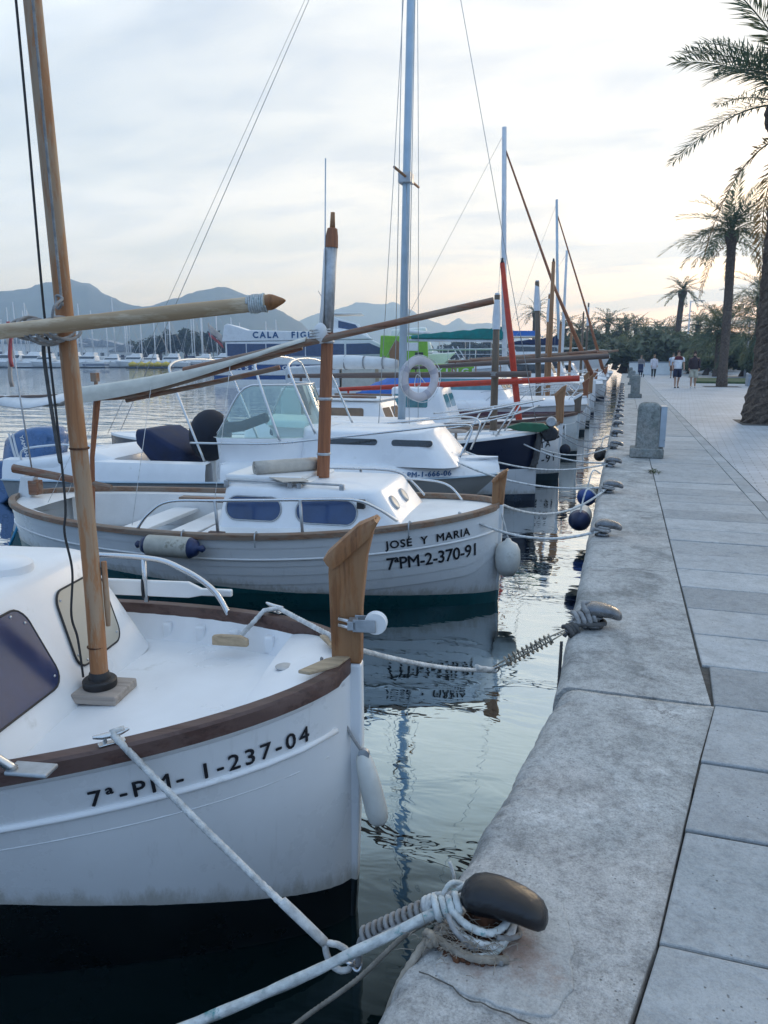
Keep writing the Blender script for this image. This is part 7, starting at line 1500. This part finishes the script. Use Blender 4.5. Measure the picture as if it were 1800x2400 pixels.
person('man in a pale blue shirt and brown shorts behind the woman in the white tunic', 3.4, 59.5, 1.80, 0, (0.48, 0.54, 0.66), (0.16, 0.08, 0.045), (0.12, 0.08, 0.05), step=0.13)
person('person in a grey top pushing a pushchair, farthest walker', 1.25, 63.5, 1.66, 6, (0.22, 0.20, 0.20), (0.05, 0.05, 0.06), (0.20, 0.13, 0.08), (0.1, 0.1, 0.1), True, 0.12, (0.35, 0.35), 'trousers', 'long')
pc = thing('pushchair', 'dark pushchair in front of the farthest walker', 'pushchair', (1.22, 62.6, QZ), 0)
mb = MB(); mb.prism([(0.25, 0.35), (-0.30, 0.35), (-0.35, 0.5), (0.05, 0.62), (0.28, 1.0), (0.34, 0.98)], lambda a, z: (-0.2, a, z), lambda a, z: (0.2, a, z)); mb.build('seat', 'canvas_navy', pc, bev=0.03)
for a, b in ((-0.25, -0.35), (0.25, -0.35), (-0.25, 0.35), (0.25, 0.35)): mb = MB(); mb.lathe([(0.02, -0.02), (0.11, -0.02), (0.12, 0), (0.11, 0.02), (0.02, 0.02)], 14, (a, b, 0.12), 'x'); mb.build('wheel', 'rubber', pc, smooth=40)
tube_part('handle', 'galv', pc, [(-0.2, -0.35, 0.12), (-0.2, 0.2, 0.7), (-0.2, 0.5, 1.02), (0.2, 0.5, 1.02), (0.2, 0.2, 0.7), (0.2, -0.35, 0.12)], 0.015, 6, 4)
# ------------------------------------------------------------------ far shore, marina across the basin
far = MB(); pts = [bear(px, d_) for px, d_ in ((-700, 232), (-200, 232), (150, 230), (480, 228), (700, 245), (900, 262), (1120, 262), (1140, 130), (1260, 96), (1300, 900), (-700, 900))]
far.prism([(p.x, p.y) for p in pts], lambda x, y: (x, y, -1), lambda x, y: (x, y, 0.55)); M['shore'] = pmat('far_shore_ground', (0.10, 0.105, 0.09), 0.95, var=0.3, scale=0.2); struct(far.build('far_shore', 'shore'))
def far_sail(label, px, d_, top, hl, rz, seed):
    g = bear(px, d_); rn = random.Random(seed); o = thing('moored_sailboat', label, 'sailboat', (g.x, g.y, 0), rz, 'sailboats in the far marina'); ln = Lines(hl, hl * 0.3, 1.5, 1.15, 1.2, pw=1.8, q=0.75)
    hull_shell(ln, rows=4).build('hull', rn.choice([FH1, FH1, FH2, FH3]), o, smooth='all'); deck(ln, 0, 0.01, 0.99, n=8).build('deck', 'white', o)
    c = Cabin(-hl * 0.28, -hl * 0.28 - 0.6, -hl * 0.7, -hl * 0.7, hl * 0.10, hl * 0.085, 1.1, 1.75, 0.2, 0.1); co = c.mesh().build('cabin', 'white', o, smooth='all')
    for s in (-1, 1): c.side_win('cabin_window', rrect(-hl * 0.62, -hl * 0.40, 1.3, 1.55, 0.06), 'win_dark', co, s, 0.01)
    mh = hgt(top, px, d_); mx = -hl * 0.4; mb = MB(); mb.tube([(mx, 0, 1.5), (mx, 0, mh)], [0.17, 0.13], 6); m = mb.build('mast', 'alu_white', o, smooth='all')
    mb = MB(); mb.tube([(mx, -0.9, mh * 0.6), (mx, 0.9, mh * 0.6)], 0.05, 4); mb.build('spreader', 'alu_white', m)
    mb = MB(); mb.tube([(mx, 0, 2.6), (mx - hl * 0.34, 0, 2.7)], [0.28, 0.16], 6); mb.build('furled_sail', rn.choice(['canvas_navy', 'canvas_white', 'canvas_white']), o, smooth='all')
    for a, b in (((mx, 0, mh), (0, 0, 1.5)), ((mx, 0, mh), (-hl, 0, 1.3))): mb = MB(); mb.tube([a, b], 0.04, 4); mb.build('stay', 'galv', m)
    return o
FH1 = hull_mat('far_hull_white', (0.76, 0.77, 0.79), (0.03, 0.05, 0.10), 0.2); FH2 = hull_mat('far_hull_navy', (0.03, 0.06, 0.14), (0.1, 0.02, 0.02), 0.2); FH3 = hull_mat('far_hull_blue_stripe', (0.74, 0.76, 0.78), (0.02, 0.05, 0.12), 0.2, 0, (0.7, 1.0, (0.03, 0.08, 0.2)))
rn = random.Random(21)
masts = [(-6, 692), (14, 700), (36, 672), (62, 668), (72, 656), (98, 660), (120, 690), (150, 700), (176, 675), (190, 690), (212, 660), (216, 648), (238, 690), (262, 695), (284, 668), (300, 694), (328, 662), (348, 700), (372, 690), (392, 672), (412, 668), (440, 664), (447, 672), (470, 690), (496, 700), (575, 694), (612, 698), (26, 684), (50, 690), (86, 676), (110, 700), (268, 680), (314, 684), (360, 676), (402, 684)]
for k, (px, top) in enumerate(masts):
    far_sail(f'white moored sailboat in the far marina, {ORD[k]} mast counted from the shore end', px, 196 + 12 * (k % 3) + rn.uniform(-3, 3), top - 4, rn.uniform(8, 12), rn.choice([17, 60, 100, 195, 240, 290]), k)
def far_motor(label, px, d_, L_, rz, cz, seed, stripe=None):
    g = bear(px, d_); vh = VHull(L_, L_ * 0.3, 1.5, 1.1, 1.5, 0.2, 0.3); o = motorboat(label, g.x, g.y, rz, vh, cab=(-L_ * 0.28, -L_ * 0.75, L_ * 0.12, cz), win='win_dark', rails=False, name='motor_yacht', band=stripe); o['group'] = 'motor yachts in the far marina'
    c = Cabin(-L_ * 0.42, -L_ * 0.50, -L_ * 0.72, -L_ * 0.72, L_ * 0.10, L_ * 0.09, cz + 0.05, cz + 0.75, 0.2, 0.1); co = c.mesh().build('flybridge', 'gelcoat', o, smooth='all'); c.side_win('flybridge_window', rrect(-L_ * 0.68, -L_ * 0.52, cz + 0.25, cz + 0.6, 0.08), 'win_blue', co, -1, 0.01)
fm = [(20, 186, 11, 200, 3.0), (62, 184, 9, 190, 2.6), (108, 185, 10, 200, 2.9), (150, 186, 10, 188, 2.8), (205, 186, 8, 200, 2.4), (250, 185, 9, 195, 2.6), (292, 187, 8, 192, 2.4), (330, 186, 9, 198, 2.6), (-30, 185, 12, 197, 3.2), (405, 188, 8, 195, 2.5), (440, 187, 9, 195, 2.7), (475, 188, 8, 195, 2.5)]
for k, (px, d_, L_, rz, cz) in enumerate(fm): far_motor(f'white motor yacht at the far marina waterline, {ORD[k]} of the marina motor yachts', px, d_, L_, rz, cz, k, (0.5, 0.8, (0.03, 0.07, 0.18)) if k % 3 == 0 else None)
g = bear(318, 172); yb_ = thing('inflatable_boat', 'yellow inflatable rides moored in front of the far marina', 'inflatable', (g.x, g.y, 0), 17.7)
for k in range(5):
    mb = MB(); mb.tube([(-4 + k * 1.9, -0.6, 0.7), (-3.1 + k * 1.9, -0.6, 0.95), (-2.3 + k * 1.9, -0.6, 0.75)], [0.45, 0.6, 0.4], 10); mb.build('float', 'yellow', yb_, smooth='all')
mb = MB(); mb.box(-4.6, 5.6, -1.2, 1.2, 0.0, 0.4); mb.build('pontoon', 'hull_black', yb_, bev=0.05)
# white sheds and houses behind the masts
def house(label, px, d_, w_, h, roof):
    g = bear(px, d_); o = thing('house', label, 'house', (g.x, g.y, 0.5), 17.7, 'white houses behind the marina')
    mb = MB(); mb.box(-w_ / 2, w_ / 2, -4, 4, 0, h); mb.build('wall', 'whitewall', o, bev=0.05)
    mb = MB(); mb.prism([(-w_ / 2 - 0.4, h), (w_ / 2 + 0.4, h), (0, h + roof)], lambda x, z: (x, -4.4, z), lambda x, z: (x, 4.4, z)); mb.build('roof', 'planter', o)
    for k in range(int(w_ / 3)):
        x = -w_ / 2 + 1.5 + k * 3; mb = MB(); mb.box(x - 0.6, x + 0.6, -4.05, -3.9, h * 0.4, h * 0.4 + 1.4); mb.build('window', 'win_dark', o)
for k, (px, d_, w_, h, rf) in enumerate([(235, 250, 16, 5.5, 2.2), (282, 240, 11, 3.8, 2.4), (150, 255, 18, 6, 2), (60, 252, 16, 6.5, 2), (200, 262, 12, 7, 1.5)]): house(f'white house with a pale roof behind the marina masts, {ORD[k]} of five', px, d_, w_, h, rf)
# tour boat lying broadside on the far side of the basin
def ribbon(mb, pl, z0, z1, th):
    pass
g = bear(690, 62); tb = thing('tour_boat', 'big white and blue glass-bottom tour boat lying broadside with its name on the upper deck', 'tour boat', (g.x, g.y, 0), 17.7)
TX = lambda x: -8.2 + (x + 11.5) * 0.797
def slab2(name, mat, parent, poly, y0, y1, bev=0.03, fx=None):
    mb = MB(); poly = [(fx(p[0]), p[1]) for p in poly] if fx else poly; mb.prism(poly, lambda x, z: (x, y0, z), lambda x, z: (x, y1, z)); return mb.build(name, mat, parent, bev=bev)
hu = slab2('hull', 'blue_hull', tb, [(-11.5, -0.4), (9.5, -0.4), (11.4, 1.5), (11.0, 1.55), (-11.5, 1.55)], -2.4, 2.4, 0.1, fx=TX)
slab2('hull_band', 'white', tb, [(-11.5, 0.75), (10.6, 0.75), (11.2, 1.15), (-11.5, 1.15)], -2.43, 2.43, fx=TX)
slab2('hull_foot', 'white', tb, [(-11.5, -0.3), (9.7, -0.3), (10.4, 0.42), (-11.5, 0.42)], -2.44, 2.44, fx=TX)
slab2('bulwark', 'gelcoat', tb, [(-11.4, 1.55), (11.3, 1.55), (12.6, 2.55), (8.0, 2.35), (3.0, 2.2), (-11.4, 2.1)], -2.38, 2.38, 0.08, fx=TX)
cabn = slab2('saloon', 'gelcoat', tb, [(-10.3, 2.1), (7.5, 2.3), (4.2, 3.55), (-10.3, 3.35)], -2.2, 2.2, 0.1, fx=TX)
for k in range(6):
    x = -10.1 + k * 1.95; slab2('saloon_window', 'win_blue', cabn, [(x, 2.25), (x + 1.85, 2.25), (x + 1.85, 3.2), (x, 3.2)], -2.23, -2.19, 0.01, fx=TX)
slab2('saloon_window', 'win_blue', cabn, [(1.7, 2.35), (6.4, 2.45), (4.0, 3.25), (1.7, 3.2)], -2.235, -2.19, 0.01, fx=TX)
up = slab2('upper_deck', 'gelcoat', tb, [(-10.6, 3.35), (4.4, 3.55), (2.6, 4.25), (-0.5, 4.1), (-8.0, 4.25), (-10.0, 4.75), (-10.3, 4.6)], -2.25, 2.25, 0.06, fx=TX)
wh = slab2('wheelhouse', 'gelcoat', tb, [(0.2, 4.0), (4.2, 3.6), (2.9, 4.75), (0.4, 5.3), (-0.2, 5.2)], -1.7, 1.7, 0.08, fx=TX); slab2('wheelhouse_window', 'win_blue', wh, [(0.9, 4.45), (3.2, 4.15), (2.6, 4.7), (0.9, 5.0)], -1.73, -1.69, 0.01, fx=TX)
slab2('bow_house', 'gelcoat', tb, [(5.5, 2.3), (10.4, 2.5), (9.6, 4.5), (6.2, 4.3)], -1.9, 1.9, 0.1, fx=TX)
for x in (6.3, 7.4, 8.5): slab2('bow_window', 'win_dark', tb, [(x, 3.1), (x + 0.8, 3.1), (x + 0.8, 3.8), (x, 3.8)], -1.94, -1.88, 0.01, fx=TX)
slab2('fly_roof', 'gelcoat', tb, [(0.0, 5.5), (3.4, 5.5), (3.2, 5.62), (0.0, 5.62)], -1.5, 1.5, 0.03, fx=TX); tube_part('radar_arch', 'alu_white', tb, [(0.2, -1.2, 4.5), (0.4, -1.2, 6.0), (0.6, 0, 6.4), (0.4, 1.2, 6.0), (0.2, 1.2, 4.5)], 0.06, 6, 4); tube_part('radio_mast', 'galv', tb, [(0.6, 0, 6.4), (0.0, 0, 7.4)], 0.03, 6, 0)
text('name_lettering', 'CALA   FIGUERA', 0.66, 'ink_blue', tb, lambda u, v: (-5.0 + u, -2.27, 3.66 + v), fit=6.3, bold=0.025)
text('hull_lettering', 'GLASS   BOTTOM   BOAT', 0.62, 'ink_white', tb, lambda u, v: (-7.6 + u, -2.42, 1.19 + v * 0.72), fit=12.0, bold=0.025)
text('hull_number', 'E-TE-1-2-13', 0.30, 'ink_blue', tb, lambda u, v: (5.6 + u, -2.40, 1.85 + v * 0.8), fit=2.4, bold=0.006)
fl = thing('flag', 'faded red and cream flag at the stern of the tour boat', 'flag', tuple(w2((g.x, g.y, 0), 17.7, (-8.3, -1.5, 2.0))), 17.7); tube_part('pole', 'galv', fl, [(0, 0, 0), (-0.3, 0, 2.9)], 0.03, 6, 0)
def flag_mesh(name, mat, par, f): mb = MB(); mb.grid([[f(i / 8, j / 4) for j in range(5)] for i in range(9)]); o = mb.build(name, mat, par, smooth='all'); s = o.modifiers.new('t', 'SOLIDIFY'); s.thickness = 0.01; return o
flag_mesh('red_edge', 'flag_red', fl, lambda a, b: (-0.28 + a * 1.1 - b * 0.1, 0.12 * math.sin(a * 5), 1.75 - a * 0.9 + b * 0.35)); flag_mesh('centre', 'flag_pale', fl, lambda a, b: (-0.30 + a * 1.1 - b * 0.1, 0.12 * math.sin(a * 5), 2.12 - a * 0.9 + b * 0.7))
# lime green excursion boat
g = bear(1020, 57); lg = thing('tour_boat', 'lime green excursion boat with black underside lying behind the row of masts', 'tour boat', (g.x, g.y, 0), 17.7)
slab2('hull', 'lime', lg, [(-7.0, 0.6), (8.2, 0.7), (9.0, 1.6), (-7.0, 1.7)], -2.2, 2.2, 0.08); slab2('hull_bottom', 'hull_black', lg, [(-7.0, -0.4), (7.2, -0.4), (8.2, 0.7), (-7.0, 0.6)], -2.15, 2.15, 0.08)
hs = slab2('deckhouse', 'lime', lg, [(-7.0, 1.7), (-3.4, 1.7), (-3.5, 3.6), (-6.9, 3.7)], -1.9, 1.9, 0.08); slab2('deckhouse_window', 'white', hs, [(-5.3, 2.6), (-4.2, 2.6), (-4.2, 3.2), (-5.3, 3.2)], -1.93, -1.88, 0.02); slab2('door', 'hull_black', hs, [(-4.4, 1.8), (-3.8, 1.8), (-3.8, 2.5), (-4.4, 2.5)], -1.94, -1.88, 0.02); slab2('mural_patch', 'wood_orange', hs, [(-6.2, 1.8), (-5.4, 1.9), (-5.2, 3.0), (-5.8, 3.4), (-6.3, 2.6)], -1.94, -1.88, 0.02)
tube_part('roof_roll', 'canvas_white', lg, [(-5.4, -1.6, 4.0), (-3.3, -1.6, 3.8)], 0.18, 8, 0)
for s in (-1, 1): tube_part('deck_rail', 'alu_white', lg, [(-3.4, s * 2.0, 2.7), (8.0, s * 2.0, 2.8)], 0.04, 6, 0)
for x in (-2, 0, 2, 4, 6): tube_part('rail_post', 'alu_white', lg, [(x, -2.0, 1.7), (x, -2.0, 2.75)], 0.03, 6, 0)
text('hull_lettering', 'KINGDOM', 0.75, 'ink_white', lg, lambda u, v: (-2.8 + u, -2.23, 0.95 + v * 0.75), fit=4.6, bold=0.025)
# catamaran with rails and ladders
g = bear(1050, 80); ct = thing('catamaran', 'white excursion catamaran with rails and ladders under the teal sail cover', 'catamaran', (g.x, g.y, 0), 17.7)
for s in (-1.8, 1.8): slab2('float', 'gelcoat', ct, [(-6, 0), (8, 0), (9.5, 1.7), (-6, 1.7)], s - 0.6, s + 0.6, 0.1)
slab2('deck', 'wood_tan', ct, [(-5.5, 1.7), (8.5, 1.7), (8.5, 1.95), (-5.5, 1.95)], -2.5, 2.5, 0.04); slab2('roof', 'white', ct, [(-5, 4.2), (5.5, 4.25), (5.5, 4.35), (-5, 4.32)], -2.2, 2.2, 0.03); slab2('blue_valance', 'canvas_blue', ct, [(1.5, 4.36), (5.5, 4.4), (5.3, 4.9), (1.5, 4.9)], -1.2, 1.2, 0.05)
for x in (-4.8, -2, 0.8, 3.2, 5.4): tube_part('roof_post', 'alu_white', ct, [(x, -2.1, 1.9), (x, -2.1, 4.25)], 0.05, 6, 0); tube_part('roof_post', 'alu_white', ct, [(x, 2.1, 1.9), (x, 2.1, 4.25)], 0.05, 6, 0)
for z in (2.5, 3.0): tube_part('side_rail', 'alu_white', ct, [(-5.4, -2.3, z), (8.4, -2.3, z)], 0.04, 6, 0)
for x in (-3.8, 1.6, 2.6): tube_part('ladder', 'alu_white', ct, [(x, -2.35, 3.3), (x + 1.3, -2.5, 1.2)], 0.06, 6, 0); tube_part('ladder', 'alu_white', ct, [(x + 0.5, -2.35, 3.3), (x + 1.8, -2.5, 1.2)], 0.06, 6, 0)
# beige-sided boat and pale grey boats seen through the spars
g = bear(810, 30); bg_ = thing('motorboat', 'pale grey boat with a beige cabin canvas behind the furled white sail', 'boat', (-10.5, 28.2, 0), 17.7); slab2('hull', 'white', bg_, [(-2.6, -0.3), (3.4, -0.3), (4.2, 0.95), (-2.6, 0.9)], -1.0, 1.0, 0.08); slab2('canvas_side', 'canvas_cream', bg_, [(-0.2, 0.9), (2.6, 0.9), (2.2, 1.95), (-0.2, 1.95)], -0.95, 0.95, 0.06); slab2('canvas_post', 'wood_tan', bg_, [(1.1, 0.92), (1.25, 0.92), (1.2, 1.93), (1.08, 1.93)], -0.975, -0.94, 0.01); slab2('pale_side', 'deckgrey', bg_, [(-2.4, 0.9), (-0.3, 0.9), (-0.3, 1.8), (-2.4, 1.7)], -0.9, 0.9, 0.06)
# ensign hanging on a pole by the near boats
g2 = (-9.0, 10.2); fl = thing('flag', 'faded pink ensign drooping on a thin pole at the stern of the planked llaut', 'flag', tuple(w2(B2POS, B2ROT, (-4.55, 0.1, 0.9))), 0); tube_part('pole', 'galv', fl, [(0, 0, 0), (-0.06, 0, 0.7), (-0.10, 0, 1.45)], 0.008, 6, 0)
flag_mesh('red_edge', 'flag_red', fl, lambda a, b: (-0.085 - 0.05 + 0.04 * b + 0.02 * math.sin(a * 6), 0.02 * math.sin(b * 5), 1.45 - a * 0.42)); flag_mesh('centre', 'flag_pale', fl, lambda a, b: (-0.10 - 0.09 + 0.05 * b + 0.02 * math.sin(a * 6), 0.03 + 0.02 * math.sin(b * 5), 1.30 - a * 0.46))
cv = thing('tender_cover', 'small pointed white canvas cover on a boom astern of the foreground boat', 'cover', tuple(w2(B2POS, B2ROT, (-4.9, 0.5, 1.55))), 0); mb = MB(); mb.grid([[(lerp(-0.55, 0.75, i / 8), y * lerp(0.02, 0.35, i / 8), 0.05 + 0.08 * i / 8 - 0.10 * abs(y) + 0.02 * math.sin(i)) for y in (-1, -0.5, 0, 0.5, 1)] for i in range(9)]); oo = mb.build('cloth', 'canvas_white', cv, smooth='all'); s_ = oo.modifiers.new('t', 'SOLIDIFY'); s_.thickness = 0.01; tube_part('boom', 'wood_grey_x', cv, [(-0.62, 0, 0.05), (0.8, 0, 0.10)], 0.02, 6, 0)
# ------------------------------------------------------------------ the air over the bay
hz_m = bpy.data.materials.new('haze_air'); hz_m.use_nodes = True; t = hz_m.node_tree; t.nodes.clear(); pv = N(t, 'ShaderNodeVolumePrincipled'); pv.inputs['Color'].default_value = (0.40, 0.62, 1.0, 1); pv.inputs['Density'].default_value = HAZE; pv.inputs['Anisotropy'].default_value = 0.4; pv.inputs['Absorption Color'].default_value = (1, 1, 1, 1)
ot = N(t, 'ShaderNodeOutputMaterial'); t.links.new(pv.outputs[0], ot.inputs['Volume'])
mb = MB(); mb.box(-4200, 3200, -90, 3900, -3.5, 232); hzo = stuff(mb.build('haze', hz_m))
